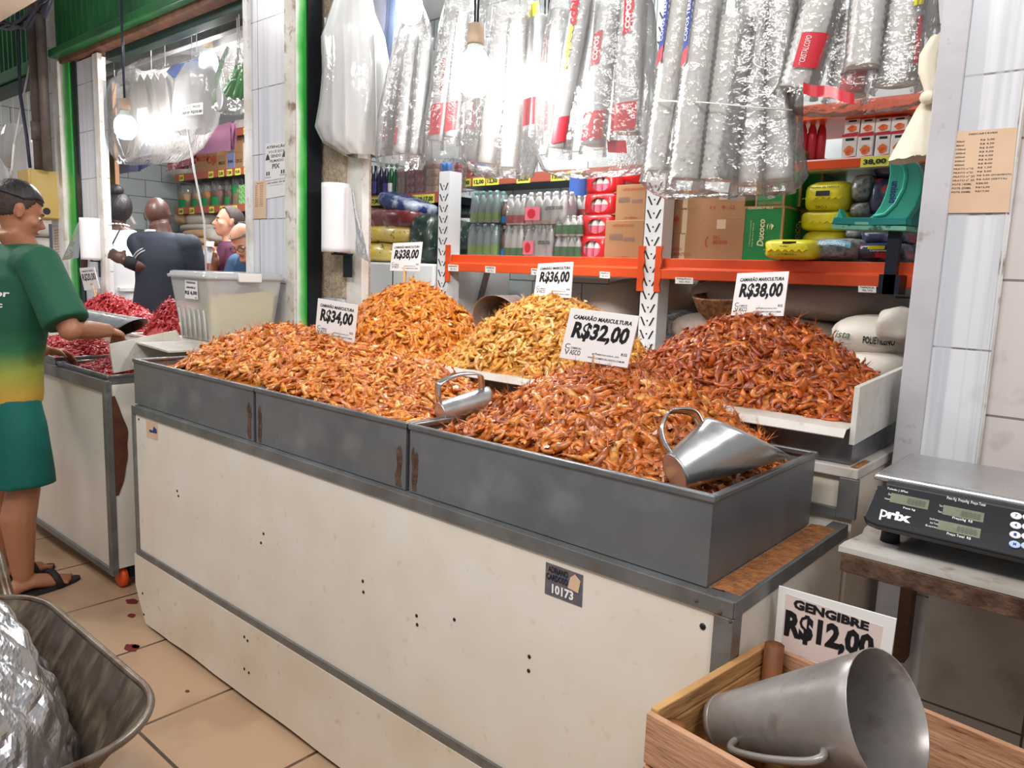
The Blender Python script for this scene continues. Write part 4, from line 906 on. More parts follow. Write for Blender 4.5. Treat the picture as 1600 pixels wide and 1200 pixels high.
# ------------------------------------------------------------------ wheelbarrow with a wrapped load
t = thing('wheelbarrow', 'worn brown metal wheelbarrow tray in the front left corner', 'wheelbarrow', (-1.8, .3, 0))
zr = .56
def bsp(s, rise=0):                                       # rounded rectangle of the tray rim, s in 0..1
    pass
def rrect(x0, x1, y0, y1, r, z, n=10):
    pts = []
    for cx, cy, a0 in ((x1 - r, y1 - r, 0), (x0 + r, y1 - r, PI / 2), (x0 + r, y0 + r, PI), (x1 - r, y0 + r, 1.5 * PI)):
        for i in range(n + 1): a = a0 + PI / 2 * i / n; pts.append(Vector((cx + r * math.cos(a), cy + r * math.sin(a), z)))
    return pts
bx0, bx1, by0, by1 = -2.12, -1.285, -.12, .592
outer = [rrect(bx0, bx1, by0, by1, .17, zr), rrect(bx0 + .03, bx1 - .04, by0 + .035, by1 - .035, .17, zr - .06), rrect(bx0 + .1, bx1 - .14, by0 + .1, by1 - .1, .15, zr - .2), rrect(bx0 + .14, bx1 - .2, by0 + .13, by1 - .13, .13, zr - .235)]
inner = [[p + Vector((0, 0, .003)) for p in r] for r in outer]
b = MB(); b.rings(outer + [outer[-1]], False); b.rings(inner[::-1], False); o_ = len(b.v); b.add(inner[-1], [tuple(range(len(inner[-1])))]); b.add(outer[-1], [tuple(range(len(outer[-1])))[::-1]])
part(t, 'tray', b, M['barrow'], world=True)
rim = rrect(bx0 - .004, bx1 + .004, by0 - .004, by1 + .004, .174, zr + .002, 12); b = MB(); b.tube(rim + rim[:1], .008, 8, cap=False); part(t, 'rim', b, M['barrow_rim'], world=True)
for yy in (.52, .0):
    b = MB(); b.tube([(bx1 + .1, yy * .6 + .12, .24), (-1.6, yy, .28), (bx0 + .04, yy + .02, .30), (bx0 - .06, yy + .05, .48), (bx0 - .2, yy + .06, zr + .03), (bx0 - .8, yy + .06, zr + .07)], .017, 10); part(t, 'handle', b, M['barrow_rim'], world=True)
b = MB(); Rx = Matrix.Rotation(PI / 2, 3, 'X'); b.lathe([(.03, -.04), (.15, -.04), (.18, -.02), (.18, .02), (.15, .04), (.03, .04)], 20, (bx1 + .06, .25, .18), Rx); part(t, 'wheel', b, M['rubber'], world=True)
for yy in (.45, .05):
    b = MB(); b.tube([(-1.95, yy, .42), (-2.0, yy, .02), (-1.85, yy, .02)], .014, 8); part(t, 'leg', b, M['barrow_rim'], world=True)
nf = noisefn(41); nf2 = noisefn(42); nf3 = noisefn(47)
def load(u, v):
    a = 2 * PI * u; ph = v * PI / 2; k = 1 + .06 * nf((math.cos(a) * 2, math.sin(a) * 2, v * 3), 2.5)
    p = Vector((-1.80 + .50 * math.cos(a) * math.cos(ph) * k, .27 + .26 * math.sin(a) * math.cos(ph) * k, .36 + .40 * math.sin(ph) * k))
    c = abs(nf2(p, 26)) * .035 + abs(nf3(p, 60)) * .016; d = (p - Vector((-1.78, .22, .35))).normalized(); return p + d * c
b = MB(); b.grid(load, 200, 80, False); solo('wrapped_load', b, M['foil'], 'crumpled silvery plastic wrapped load lying in the wheelbarrow', 'wrapped load', loc=(-1.78, .22, .36))

# ------------------------------------------------------------------ clear tub of yellow flour on a loose board
b = MB(); b.prism([(-3.52, 1.40, 1.044), (-2.915, 1.335, 1.044), (-2.915, 1.98, 1.044), (-3.52, 1.98, 1.044)], (0, 0, .007)); solo('loose_board', b, M['board_white'], 'loose pale board bridging the two counters under the plastic tub', 'board', loc=(-3.2, 1.6, 1.04))
b = MB(); b.bx(-3.30, -3.0, 1.80, 1.95, 0, 1.043); solo('support_box', b, M['panel_low'], 'plain box upright under the loose board between the two counters', 'box', loc=(-3.15, 1.9, 0))
t = thing('plastic_tub', 'clear plastic tub of yellow flour with a clip lid beside the heap', 'tub', (-3.27, 1.79, 1.052))
tx0, tx1, ty0, ty1 = -3.475, -3.10, 1.60, 1.965
def tubring(k, z, r=.035): return rrect(tx0 + .035 * (1 - k), tx1 - .035 * (1 - k), ty0 + .03 * (1 - k), ty1 - .03 * (1 - k), r, z, 6)
b = MB(); b.rings([tubring(.0, 1.053, .03)] + [tubring(k, 1.053 + .275 * k) for k in (.03, .25, .5, .75, .95)] + [[p * 1 for p in tubring(1, 1.33)]], False); b.add(tubring(0, 1.053, .03), [tuple(range(28))]); part(t, 'body', b, F_BOX, world=True)
for k in range(6):
    x = tx0 + .08 + k * .045; b = MB(); b.tube([(x, ty0 + .022, 1.06), (x, ty0 + .012, 1.19)], .006, 6); part(t, 'ridge', b, F_TRAY, world=True)
b = MB()
nf = noisefn(51)
bot = [Vector((p.x, p.y, 1.055)) + (Vector((-3.288, 1.782, 1.055)) - p) * .02 for p in tubring(.02, 1.055, .03)]
def lvl(p): s = (p.x - tx0) / (tx1 - tx0); q_ = (p.y - ty0) / (ty1 - ty0); return 1.115 + .14 * max(0, min(1, s * 1.1 - .1)) + .035 * q_ + .012 * nf(p, 20)
top = [Vector((p.x, p.y, lvl(p))) + (Vector((-3.288, 1.782, lvl(p))) - Vector((p.x, p.y, lvl(p)))) * .03 for p in tubring(.45, 1.2)]
b.rings([bot, top, [Vector((-3.288, 1.782, 1.22)) * .5 + p * .5 for p in top]], True); part(t, 'flour', b, M['flour'], world=True)
b = MB(); b.ell((-3.2, 1.85, 1.26), (.07, .06, .04), 12, 8, (.2, .3, 0)); part(t, 'scoop_inside', b, M['bag_grey'], world=True)
b = MB(); b.rings([[p + (p - Vector((-3.288, 1.782, z))).normalized() * o for p in tubring(1, z, .04)] for z, o in ((1.325, .004), (1.326, .016), (1.338, .018), (1.342, .006), (1.352, .004), (1.356, -.012))], True); part(t, 'lid', b, F_TRAY, .0, world=True)
b = MB(); b.bx(tx1 + .004, tx1 + .022, 1.73, 1.84, 1.315, 1.352); part(t, 'clip', b, M['bottle_white'], .004, world=True)
qd = [at(a, c, ty0 - .002) for a, c in ((289, 437), (308, 439), (309, 468), (289, 466))]; q = quadmap(*qd); b = MB(); b.prism(qd, (0, .0008, 0)); o = part(t, 'price_label', b, M['container_label'], world=True)
b = MB(); put_text(b, q, 'FARINHA', .12, .88, .82, .93, .02); put_text(b, q, 'AMARELA', .12, .88, .56, .67, .02); put_text(b, q, 'R$ 6,00', .03, .97, .2, .44, .03); put_text(b, q, 'KG', .8, .95, .05, .12, .02); part(o, 'lettering', b, M['ink'], world=True)

# ------------------------------------------------------------------ the neighbour's counter with red shrimp
NX1 = -3.222
t = thing('market_counter', 'white panelled counter with a peeling end panel behind the man, holding red shrimp', 'counter', (-4.0, 1.22, 0))
b = MB(); b.bx(-5.3, NX1 - .004, 1.226, 1.98, .10, .885); part(t, 'front_panel', b, M['panel_neighbour'], world=True)
for z0, z1 in ((.855, .905), (.075, .10)):
    b = MB(); b.bx(-5.3, NX1 + .002, 1.215, 1.235, z0, z1); part(t, 'rail', b, M['alu_trim'], .001, world=True)
b = MB(); b.bx(NX1 - .03, NX1 + .002, 1.214, 1.24, .08, .90); part(t, 'corner_post', b, M['alu_trim'], .001, world=True)
b = MB(); nf = noisefn(61); zs = [.42 + .42 * i / 24 for i in range(25)]
C('bare_board', 104, 60, 40, rough=.8, noise=(20, s2l(80, 44, 30), .3, .5))
b.prism([(NX1 - .0035, 1.242, z) for z in zs] + [(NX1 - .0035, 1.252 + .045 * math.sin(PI * (z - .42) / .42) * (1 + .5 * nf((z, 0, 0), 20)), z) for z in zs[::-1]], (.003, 0, 0)); part(t, 'bare_patch', b, M['bare_board'], label='brown bare board where the end panel has peeled', world=True)
for x, y in ((NX1 - .05, 1.27), (-4.6, 1.27), (NX1 - .05, 1.9)):
    b = MB(); b.lathe([(.02, -.016), (.045, -.012), (.045, .012), (.02, .016)], 16, (x, y, .046), Matrix.Rotation(PI / 2, 3, 'X')); part(t, 'caster', b, M['orange_plastic'], world=True)
    b = MB(); b.bx(x - .0, x + .035, y + .02, y + .06, .045, .10); part(t, 'caster_bracket', b, M['dark_steel'], world=True)
g = "neighbour's bins of red shrimp"
bin_thing('low front bin of red shrimp at the corner of the neighbouring counter', -3.80, -3.245, 1.235, 1.62, .887, .925, g, 'galv', 'galv')
bin_thing('low front bin of red shrimp beside the man in green', -4.70, -3.83, 1.235, 1.62, .887, .94, g, 'galv', 'galv')
bin_thing('rear bin of red shrimp holding the lilac sign', -5.2, -4.05, 1.65, 2.06, .887, 1.02, g, 'white_board', 'white_board')
bin_thing('rear bin of darker red shrimp beside the plastic tub', -4.03, -3.54, 1.65, 2.06, .887, 1.02, g, 'white_board', 'white_board')
b = MB(); b.prism([ax(178, 583, -3.3), ax(171, 538, -3.3), ax(276, 516, -3.3), ax(300, 560, -3.3)], (-.01, 0, 0)); solo('divider_board', b, M['white_board'], 'white upright board between the red shrimp and the tub', 'board', loc=ax(200, 560, -3.3))
heap('heap of red dyed shrimp under the lilac sign in the rear bin', (-5.18, -4.06, 1.66, 2.05), (-4.62, 1.78, 1.19), 1.0, 1500, SH_R, 31, p=1.4, Ls=(.7, 1.0), tpl=TPL_S, inset=.03)
heap('heap of darker red shrimp next to the plastic tub', (-4.02, -3.55, 1.66, 2.05), (-3.80, 1.76, 1.20), 1.0, 800, SH_R, 32, p=1.4, Ls=(.7, 1.0), tpl=TPL_S, inset=.03)
heap('flat heap of red shrimp in the bin beside the man in green', (-4.66, -3.84, 1.25, 1.61), (-4.2, 1.48, .995), .93, 1100, SH_R, 33, p=1.4, Ls=(.7, 1.0), tpl=TPL_S, inset=.02)
heap('layer of red shrimp in the corner bin of the neighbouring counter', (-3.79, -3.255, 1.245, 1.61), (-3.5, 1.52, .97), .905, 1100, SH_R, 34, p=1.4, Ls=(.7, 1.0), tpl=TPL_S, inset=.02, single=300,
     slabel='single small red shrimp loose in the corner bin of the neighbouring counter', sgroup='loose red shrimp in the corner bin', sname='red_shrimp')
for k, (px, py, r) in enumerate(((206, 940, .02), (206, 962, .013), (205, 1012, .022), (212, 1010, .012), (293, 1080, .006), (52, 873, .008))):
    c = az(px, py, .0006); b = MB(); nf = noisefn(70 + k); b.add([c + Vector((math.cos(a * .393) * r * 1.5 * (1 + .5 * nf((a, 0, 0), 2)), math.sin(a * .393) * r * (1 + .5 * nf((0, a, 0), 2)), 0)) for a in range(16)], [tuple(range(16))]); b.prism([v for v in b.v], (0, 0, .0008))
    solo('floor_stain', b, M['floor_stain'], ['dark red smear on the floor tile between the counters, the one nearest the caster', 'dark red smear just below the one nearest the caster', 'large red splash at the grout line near the counter foot', 'small red splash beside the large splash at the grout line', 'tiny red speck on the tile near the wheelbarrow', 'tiny red speck behind the sandal of the man in green'][k], 'stain', loc=c)
# ------------------------------------------------------------------ helpers for goods placed from the photo
def pxr(x0, y0, x1, y1, y):                               # photo rectangle -> x and z range on the plane y
    a, c = at(x0, (y0 + y1) / 2, y), at(x1, (y0 + y1) / 2, y); xm = (x0 + x1) / 2
    return a.x, c.x, at(xm, y1, y).z, at(xm, y0, y).z
def gbox(name, label, cat, r, y, depth, mt, z0=None, group=None, rz=0, tape=None):
    x0, x1, zb, zt = pxr(*r, y); zb = z0 if z0 is not None else zb
    t = thing(name, label, cat, ((x0 + x1) / 2, y, zb), rz, group); w, h = x1 - x0, zt - zb
    b = MB(); b.bx(-w / 2, w / 2, 0, depth, 0, h); part(t, 'body', b, M[mt], .003)
    if tape:
        b = MB(); b.bx(-w * .07, w * .07, -.0012, depth, h * .0 + .0, h + .0012) if tape == 2 else b.bx(-w * .1, w * .1, -.0012, -.0002, h * .78, h); part(t, 'tape', b, M['tape'])
    q = lambda u, v, o=.0015: Vector(((u - .5) * w, -o, v * h))
    return t, q, (w, depth, h)
def prt(t, q, rows, ink='ink_box', extra=None):
    b = MB()
    for r in rows: put_text(b, q, *r)
    if extra: extra(b)
    return part(t, 'print', b, M[ink])
def sup(c, s): return math.copysign(abs(math.cos(c)) ** s, math.cos(c)), math.copysign(abs(math.sin(c)) ** s, math.sin(c))
def pillow_mb(w, d, h, seed, amp=.08, e=.55, n=28, m=14, fr=5):
    nf = noisefn(seed); R = []
    for i in range(m + 1):
        ph = -PI / 2 + PI * i / m; cz, sz = sup(ph, e * 1.1); ring = []
        for j in range(n):
            c, s = sup(2 * PI * j / n, e); p = Vector((c * cz * w / 2, s * cz * d / 2, sz * h / 2)); k = 1 + amp * nf((p.x / w * fr, p.y / d * fr, p.z / h * fr), 1.3); ring.append(p * k)
        R.append(ring)
    b = MB(); b.rings(R, True); return b
def pillow(name, label, cat, r, y, depth, mt, seed, z0=None, group=None, amp=.08, e=.55, seam=False, rot=0, prints=None, ink='ink'):
    x0, x1, zb, zt = pxr(*r, y + depth * .4); zb = z0 if z0 is not None else zb; w, h = abs(x1 - x0) * 1.04, (zt - zb) * 1.03
    t = thing(name, label, cat, ((x0 + x1) / 2, y + depth / 2, zb), 0, group)
    b = pillow_mb(w, depth, h, seed, amp, e); b.xf(Matrix.Translation((0, 0, h / 2)) @ Matrix.Rotation(rot, 4, 'Y')); o = part(t, 'body', b, M[mt] if isinstance(mt, str) else mt)
    if seam:
        b = MB(); b.grid(lambda u, v: Vector(((u - .5) * w * .86, -depth * .5 + .004 - .012 * v, h * .42 + .004 * math.sin(u * 40))), 30, 1); part(t, 'seam', b, M[mt])
    if prints: prints(t, w, depth, h)
    return t
_BM = {}
def bottle_mesh(h, r, body, lab, cap, neck=.3, lab_lo=.12, lab_hi=.5):
    k = (round(h, 3), round(r, 3), body, lab, cap)
    if k in _BM: return _BM[k]
    b = MB(); b.lathe([(r * .8, 0), (r, h * .02), (r, h * .55), (r * .85, h * .68), (r * .4, h * .82), (r * .36, h * .9)], 12); b.cur = 1
    b.lathe([(r * 1.02, h * lab_lo), (r * 1.02, h * lab_hi)], 12, cap=False); b.cur = 2; b.lathe([(r * .42, h * .89), (r * .42, h), (r * .3, h * 1.005)], 10)
    _BM[k] = b.mesh('bottle', [M[body], M[lab], M[cap]]); return _BM[k]
def pack(name, label, r, y, nx, ny, body, lab, cap, wrap=None, z0=None, group=None, rows=1, part_name='bottle', lo=.12, hi=.5):
    """shrink-wrapped pack of bottles"""
    x0, x1, zb, zt = pxr(*r, y); zb = z0 if z0 is not None else zb; w, h = x1 - x0, (zt - zb) / rows; rr = w / nx / 2
    t = thing(name, label, 'bottles', ((x0 + x1) / 2, y, zb), 0, group); me = bottle_mesh(h * .985, rr * .96, body, lab, cap, lab_lo=lo, lab_hi=hi)
    for k in range(rows):
        for j in range(ny):
            for i in range(nx):
                o = link(part_name, me, t, (-w / 2 + rr + 2 * rr * i, rr + 2 * rr * j, k * h)); o.rotation_euler = (0, 0, .3 * i + j)
    if wrap:
        nf = noisefn(int(x0 * 1000) + 7); b = MB(); D = 2 * rr * ny
        b.rings([[Vector((p.x, p.y, z)) * 1 + Vector((nf((p.x * 30, p.y * 30, z * 40), 1), nf((p.y * 30, p.x * 30, z * 40), 1), 0)) * .004 for p in rrect(-w / 2 * k - .002, w / 2 * k + .002, D / 2 - D / 2 * k - .002, D / 2 + D / 2 * k + .002, rr * .7, z, 4)] for z, k in ((.002, .97), (h * rows * .1, 1), (h * rows * .55, 1.0), (h * rows * .85, .93), (h * rows * .97, .82))], False); part(t, 'wrap', b, wrap)
    return t, w, h
def can_pack(label, r, y, nx, nz, mt, z0=None, group=None, wrap=True, name='can_pack', pn='can', depth=2, square=False):
    x0, x1, zb, zt = pxr(*r, y); zb = z0 if z0 is not None else zb; w, h = x1 - x0, zt - zb; t = thing(name, label, 'packages', ((x0 + x1) / 2, y, zb), 0, group)
    cw, ch = w / nx, h / nz; b = MB()
    if square: b.bx(-cw * .48, cw * .48, 0, cw * 1.2, .0005, ch * .98)
    else: b.lathe([(cw * .42, .0005), (cw * .48, ch * .05), (cw * .48, ch * .92), (cw * .42, ch * .985)], 10, (0, cw * .5, 0))
    me = b.mesh(pn, M[mt])
    for k in range(nz):
        for i in range(nx): link(pn, me, t, (-w / 2 + cw * (i + .5), 0, ch * k))
    if wrap:
        b = MB(); b.bx(-w / 2 - .001, w / 2 + .001, -.002, cw * 1.3, .0015, h - .001); part(t, 'wrap', b, F_WRAP)
    return t

# ------------------------------------------------------------------ pallet rack
YR = 2.62
t = thing('pallet_rack', 'pallet rack with white slotted uprights and orange beams along the back', 'rack', (-1.6, YR, 0))
UX = [(at(683, 400, YR).x, at(700, 400, YR).x, at(690, 268, YR).z), (at(1002, 420, YR).x, at(1031, 420, YR).x, 2.45)]
for (x0, x1, zt) in UX:
    b = MB(); b.bx(x0, x1, YR, YR + .003, 0, zt); b.bx(x0, x0 + .003, YR, YR + .08, 0, zt); b.bx(x1 - .003, x1, YR + .0031, YR + .08, 0, zt); o = part(t, 'upright', b, M['rack_white'], world=True)
    b = MB(); z = .9
    while z < zt - .06:
        for s in (-1, 1):
            xc = (x0 + x1) / 2 + s * (x1 - x0) * .24; b.add([(xc + s * .009 - .004, YR - .0008, z + .034), (xc + s * .009 + .004, YR - .0008, z + .034), (xc - s * .009 + .004, YR - .0008, z), (xc - s * .009 - .004, YR - .0008, z)][::-1], [(0, 1, 2, 3)])
        b.add([((x0 + x1) / 2 + .004 * math.cos(a * PI / 4), YR - .0008, z + .02 + .004 * math.sin(a * PI / 4)) for a in range(8)], [tuple(range(8))])
        z += .052
    part(o, 'slots', b, M['slot_dark'], world=True)
ZB = at(850, 400, YR).z; ZB2, ZB3 = at(850, 415, YR).z, at(850, 429, YR).z
bays = [(UX[0][1] + .002, UX[1][0] - .002), (UX[1][1] + .002, -.40)]
for (x0, x1) in bays:
    b = MB(); b.prism([(x0, YR + .045, ZB), (x0, YR + .018, ZB), (x0, YR + .016, ZB2 + .004), (x0, YR - .006, ZB2), (x0, YR - .008, ZB3), (x0, YR + .045, ZB3)], (x1 - x0, 0, 0)); part(t, 'beam', b, M['rack_orange'], .003, world=True)
    b = MB(); b.bx(x0, x1, YR + .05, 3.25, ZB - .03, ZB - .012); part(t, 'deck', b, M['freezer'], world=True)
    b = MB(); b.bx(x0, x1, 3.22, 3.26, ZB3, ZB - .031); part(t, 'beam', b, M['rack_orange'], world=True)
for x, w in ((UX[0][1] - .01, .03), (UX[1][0] - .012, .03), (UX[1][1] - .018, .03)):
    b = MB(); z0, z1 = ZB3 - .05, ZB + .045; pts = []
    for i in range(7): pts.append((x + w - (.007 if i % 2 and x > -2 else 0), YR - .009, z0 + (z1 - z0) * i / 6))
    b.prism([(x, YR - .009, z0)] + pts + [(x, YR - .009, z1)], (0, .007, 0)); part(t, 'beam_hook', b, M['rack_orange'], world=True)
for px, txt in ((708, 'ELEPANTE'), (766, 'AZEITE'), (838, 'PINGO'), (945, 'FEIJÃO'), (1069, 'FEIJÃO'), (1355, 'TAPIOCA')):
    py = 414 + (px - 708) * .047 + (3 if px > 1000 else 0); py += 4
    w2 = 8 if px < 1000 else 14; qd = [at(px - w2, py - 5, YR - .0095), at(px + w2, py - 4, YR - .0095), at(px + w2, py + 6, YR - .0095), at(px - w2, py + 5, YR - .0095)]
    b = MB(); b.prism(qd, (0, .001, 0)); o = part(t, 'shelf_tag', b, M['paper'], world=True); q = quadmap(*qd); b = MB(); put_text(b, q, txt, .1, .9, .62, .9, .02); put_text(b, q, 'R$ / KG', .25, .8, .15, .45, .01); part(o, 'lettering', b, M['ink'], world=True)
b = MB(); a, c = at(742, 500, 2.95), at(768, 400, 2.95); b.tube([a, c], .022, 4, smooth=False); part(t, 'diagonal_brace', b, M['galv'], world=True)
b = MB(); a, c = at(1085, 475, 3.05), at(1100, 435, 3.05); b.tube([a, c], .022, 4, smooth=False); part(t, 'diagonal_brace', b, M['galv'], world=True)
# upper shelf boards
def shelf(label, x0, x1, y, z, face, depth, mt, tags, deckm='freezer', wht=False):
    t = thing('wall_shelf', label, 'shelf', ((x0 + x1) / 2, y, z), 0, 'goods shelves on the back walls'); b = MB(); b.bx(x0, x1, y + .004, y + depth, z - .012, z); part(t, 'board', b, M[deckm], world=True)
    b = MB(); b.bx(x0, x1, y - .004, y + .006, z - face, z + (.004 if not wht else -.006)); part(t, 'front_edge', b, M[mt], .001, world=True)
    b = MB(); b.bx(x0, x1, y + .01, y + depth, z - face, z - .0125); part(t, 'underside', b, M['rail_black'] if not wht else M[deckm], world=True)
    for px, txt, dy in tags:
        p = at(px, 300, y - .0045); xc = p.x; w = .045; q3 = [Vector((xc - w, y - .0052, z - face * .1)), Vector((xc + w, y - .0052, z - face * .1)), Vector((xc + w, y - .0052, z - face * 1.05)), Vector((xc - w, y - .0052, z - face * 1.05))]
        b = MB(); b.prism(q3, (0, .001, 0)); o = part(t, 'price_tag', b, M['tag_yellow'], world=True); q = quadmap(*q3); b = MB(); put_text(b, q, txt, .1, .9, .15, .75, .04); part(o, 'lettering', b, M['ink'], world=True)
    return t
YS1, YS2, YS3 = 2.85, 3.02, 2.75
zs1 = at(600, 306, YS1).z; zs2 = at(850, 269, YS2).z; zs3 = at(1350, 244, YS3).z
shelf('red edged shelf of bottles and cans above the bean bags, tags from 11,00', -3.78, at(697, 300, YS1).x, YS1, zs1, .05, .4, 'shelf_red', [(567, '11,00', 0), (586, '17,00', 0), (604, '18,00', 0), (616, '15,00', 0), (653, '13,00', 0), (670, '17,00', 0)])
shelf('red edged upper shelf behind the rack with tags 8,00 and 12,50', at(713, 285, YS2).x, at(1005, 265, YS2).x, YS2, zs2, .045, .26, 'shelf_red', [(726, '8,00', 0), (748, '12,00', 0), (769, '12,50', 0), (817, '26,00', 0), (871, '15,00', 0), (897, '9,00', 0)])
shelf('orange edged upper shelf of tomato packs tagged 38,00 beside the right pillar', at(1240, 245, YS3).x, -.42, YS3, zs3, .035, .5, 'rack_orange', [(1362, '38,00', 0)], wht=True)
b = MB(); z = at(1250, 166, YS3).z; b.bx(at(1230, 165, YS3).x, -.42, YS3, YS3 + .4, z - .05, z); solo('wall_shelf', b, M['rack_orange'], 'orange edge of the topmost shelf half hidden by the hanging cup bags', 'shelf', loc=(-.8, YS3, z))

# freezer chest and bagged goods on the left
zf = at(600, 410, 2.62).z
t = thing('white_freezer', 'plain white freezer cabinet under the bean and pasta bags', 'freezer', (-2.95, 2.62, 0)); b = MB(); b.bx(at(552, 420, 2.62).x, UX[0][0] - .02, 2.62, 3.2, .02, zf); part(t, 'body', b, M['freezer'], .012, world=True)
b = MB(); x = at(614, 430, 2.62).x; b.bx(x - .003, x + .003, 2.6185, 2.62, .3, zf - .03); part(t, 'door_gap', b, M['slot_dark'], world=True)
g = 'bagged dry goods on the freezer'
pillow('grocery_bag', 'yellow and clear pasta bag at the bottom of the pile on the freezer', 'bag', (575, 379, 632, 411), 2.66, .30, 'bag_pasta', 1, z0=zf, group=g)
pillow('grocery_bag', 'yellow pasta bag second from the bottom of the pile on the freezer', 'bag', (568, 352, 655, 381), 2.66, .30, 'bag_pasta', 2, group=g)
pillow('grocery_bag', 'large clear bag of red bean packets on the pile above the pasta', 'bag', (592, 326, 665, 360), 2.66, .32, 'bag_beans', 3, group=g)
pillow('grocery_bag', 'dark red packet bag left of the large bean bag', 'bag', (558, 326, 598, 355), 2.68, .30, 'bag_beans', 4, group=g)
pillow('grocery_bag', 'dark blue shiny bag on top of the bean bags', 'bag', (604, 306, 668, 334), 2.68, .28, 'bag_blue', 5, group=g, rot=.25)
pillow('grocery_bag', 'dark green bag of bottles standing left of the rack upright', 'bag', (655, 336, 690, 411), 2.7, .25, 'bag_darkgreen', 6, z0=zf, group=g, amp=.14)
pillow('grocery_bag', 'dark green bag of bottles standing right of the rack upright', 'bag', (699, 345, 732, 398), 2.78, .25, 'bag_darkgreen', 7, z0=ZB - .012, group=g, amp=.14)
pillow('grocery_bag', 'small pale green bag lying on top right of the slotted upright', 'bag', (699, 323, 728, 338), 2.95, .2, 'bag_darkgreen', 8, group=g)
b = MB(); a = at(700, 343, 2.9); c = at(731, 341, 2.9); b.bx(a.x, c.x, 2.9, 3.2, a.z - .02, a.z + .005); solo('shelf_board', b, M['freezer'], 'short white shelf behind the left slotted upright', 'shelf', loc=(a.x, 2.9, a.z))
g = 'bottles on the shelf above the freezer'
for k in range(3):
    pack('vinegar_bottle', 'purple labelled dark bottle, %s of three on the shelf above the freezer' % ('leftmost', 'middle', 'rightmost')[k], (565 + k * 7, 258, 572 + k * 7, 303), YS1 + .03, 1, 1, 'bottle_dark', 'bottle_purple', 'bottle_dark', z0=zs1 + .001, group=g)
for k, (bd, lb) in enumerate((('bottle_dark', 'bottle_dark'), ('bottle_dark', 'bottle_purple'), ('bottle_green', 'bottle_white'), ('bottle_green', 'bottle_green'))):
    pack('vinegar_bottle', ('black bottle right of the purple labelled bottles', 'dark bottle with a blue label left of the green bottles', 'green bottle with a white label', 'dark green bottle beside the red can packs')[k], (587 + k * 8, 254, 595 + k * 8, 303 - k), YS1 + .03, 1, 1, bd, lb, bd, z0=zs1 + .001, group=g, hi=.4)
g = 'packs of cans on the left shelf'
for k, (r, mt, lb, nz) in enumerate((((620, 263, 632, 302), 'can_cream', 'cream and red can pack at the left end of the can packs', 3), ((633, 252, 646, 302), 'can_red', 'red can pack second from the left on the can shelf', 4), ((648, 258, 661, 301), 'can_red', 'red can pack third from the left on the can shelf', 3), ((663, 250, 682, 301), 'can_cream', 'white and red can pack left of the slotted upright', 4))):
    can_pack(lb, r, YS1 + .03, 2, nz, mt, z0=zs1 + .001, group=g)
g = 'packs on the upper middle shelf'
can_pack('tall red can pack just right of the left slotted upright', (702, 254, 718, 300), 2.9, 2, 5, 'can_red', group=g)
can_pack('red can pack left of the blue pack on the upper shelf', (720, 250, 738, 285), YS2 + .03, 2, 3, 'can_red', z0=zs2 + .001, group=g)
can_pack('blue and white pack on the upper shelf', (741, 248, 762, 283), YS2 + .03, 2, 2, 'pack_blue', z0=zs2 + .001, group=g)
can_pack('orange pack on the upper shelf right of the blue pack', (768, 254, 790, 281), YS2 + .03, 3, 2, 'pack_orange', z0=zs2 + .001, group=g)
can_pack('small blue and white pack on top of the left slotted upright', (688, 254, 701, 268), YR + .02, 2, 1, 'pack_blue', z0=UX[0][2] + .001, group=g)

# middle bay
g = 'bottle packs in the middle rack bay'; YB = YR + .07; zd = ZB + .002; zd = ZB - .0115
pack('bottle_pack', 'clear bottles with green labels, lower pack at the left of the middle bay', (729, 347, 776, 397), YB, 4, 2, 'bottle_clear', 'label_lime', 'cap_teal', F_WRAP, z0=zd, group=g, lo=.1, hi=.38)
pack('bottle_pack', 'clear teal capped bottles with green labels stacked on the lower pack', (734, 297, 777, 348), YB, 4, 2, 'bottle_clear', 'label_lime', 'cap_teal', F_WRAP, group=g, lo=.08, hi=.32)
pack('bottle_pack', 'brown bottles with blue labels, lower of two', (776, 351, 790, 397), YB + .03, 1, 2, 'bottle_brown', 'label_blue', 'bottle_white', z0=zd, group=g, lo=.08, hi=.28)
pack('bottle_pack', 'brown bottles with blue labels, upper of two', (776, 311, 790, 351), YB + .03, 1, 2, 'bottle_brown', 'label_blue', 'bottle_white', group=g, lo=.08, hi=.34)
pack('bottle_pack', 'white bottles with green and red labels, upper pack left of the pink labelled pack', (789, 303, 820, 351), YB, 3, 2, 'bottle_white', 'label_red', 'bottle_white', F_WRAP, group=g, lo=.05, hi=.32)
pack('bottle_pack', 'white bottles with green and red labels, lower pack', (786, 351, 816, 398), YB, 3, 2, 'bottle_white', 'label_green', 'bottle_white', F_WRAP, z0=zd, group=g, lo=.05, hi=.32)
t, w_, h_ = pack('bottle_pack', 'big wrapped pack of white coconut milk bottles printed LEITE DE COCO, upper one', (818, 298, 884, 350), YB, 5, 2, 'bottle_white', 'bottle_white', 'bottle_white', F_WRAP, group=g)
def lc(t, w, h, r=.3):
    q = lambda u, v: Vector(((u - .5) * w, -.006 - .0, v * h)); b = MB(); b.add([q(.04 + .02, .12), q(.42, .12), q(.42, .52), q(.06, .52)], [(0, 1, 2, 3)]); b.xf(Matrix.Identity(4)); part(t, 'pink_print', b, M['label_pink'])
    b = MB(); b.add([q(.16 + .1 * math.cos(a * PI / 6) + .06, .32 + .15 * math.sin(a * PI / 6)) + Vector((0, -.001, 0)) for a in range(12)], [tuple(range(12))]); part(t, 'red_print', b, M['label_red'])
    b = MB(); put_text(b, q, 'LEITE DE COCO', .55, .95, .42, .52, .02); part(t, 'lettering', b, M['ink'])
lc(t, w_, h_)
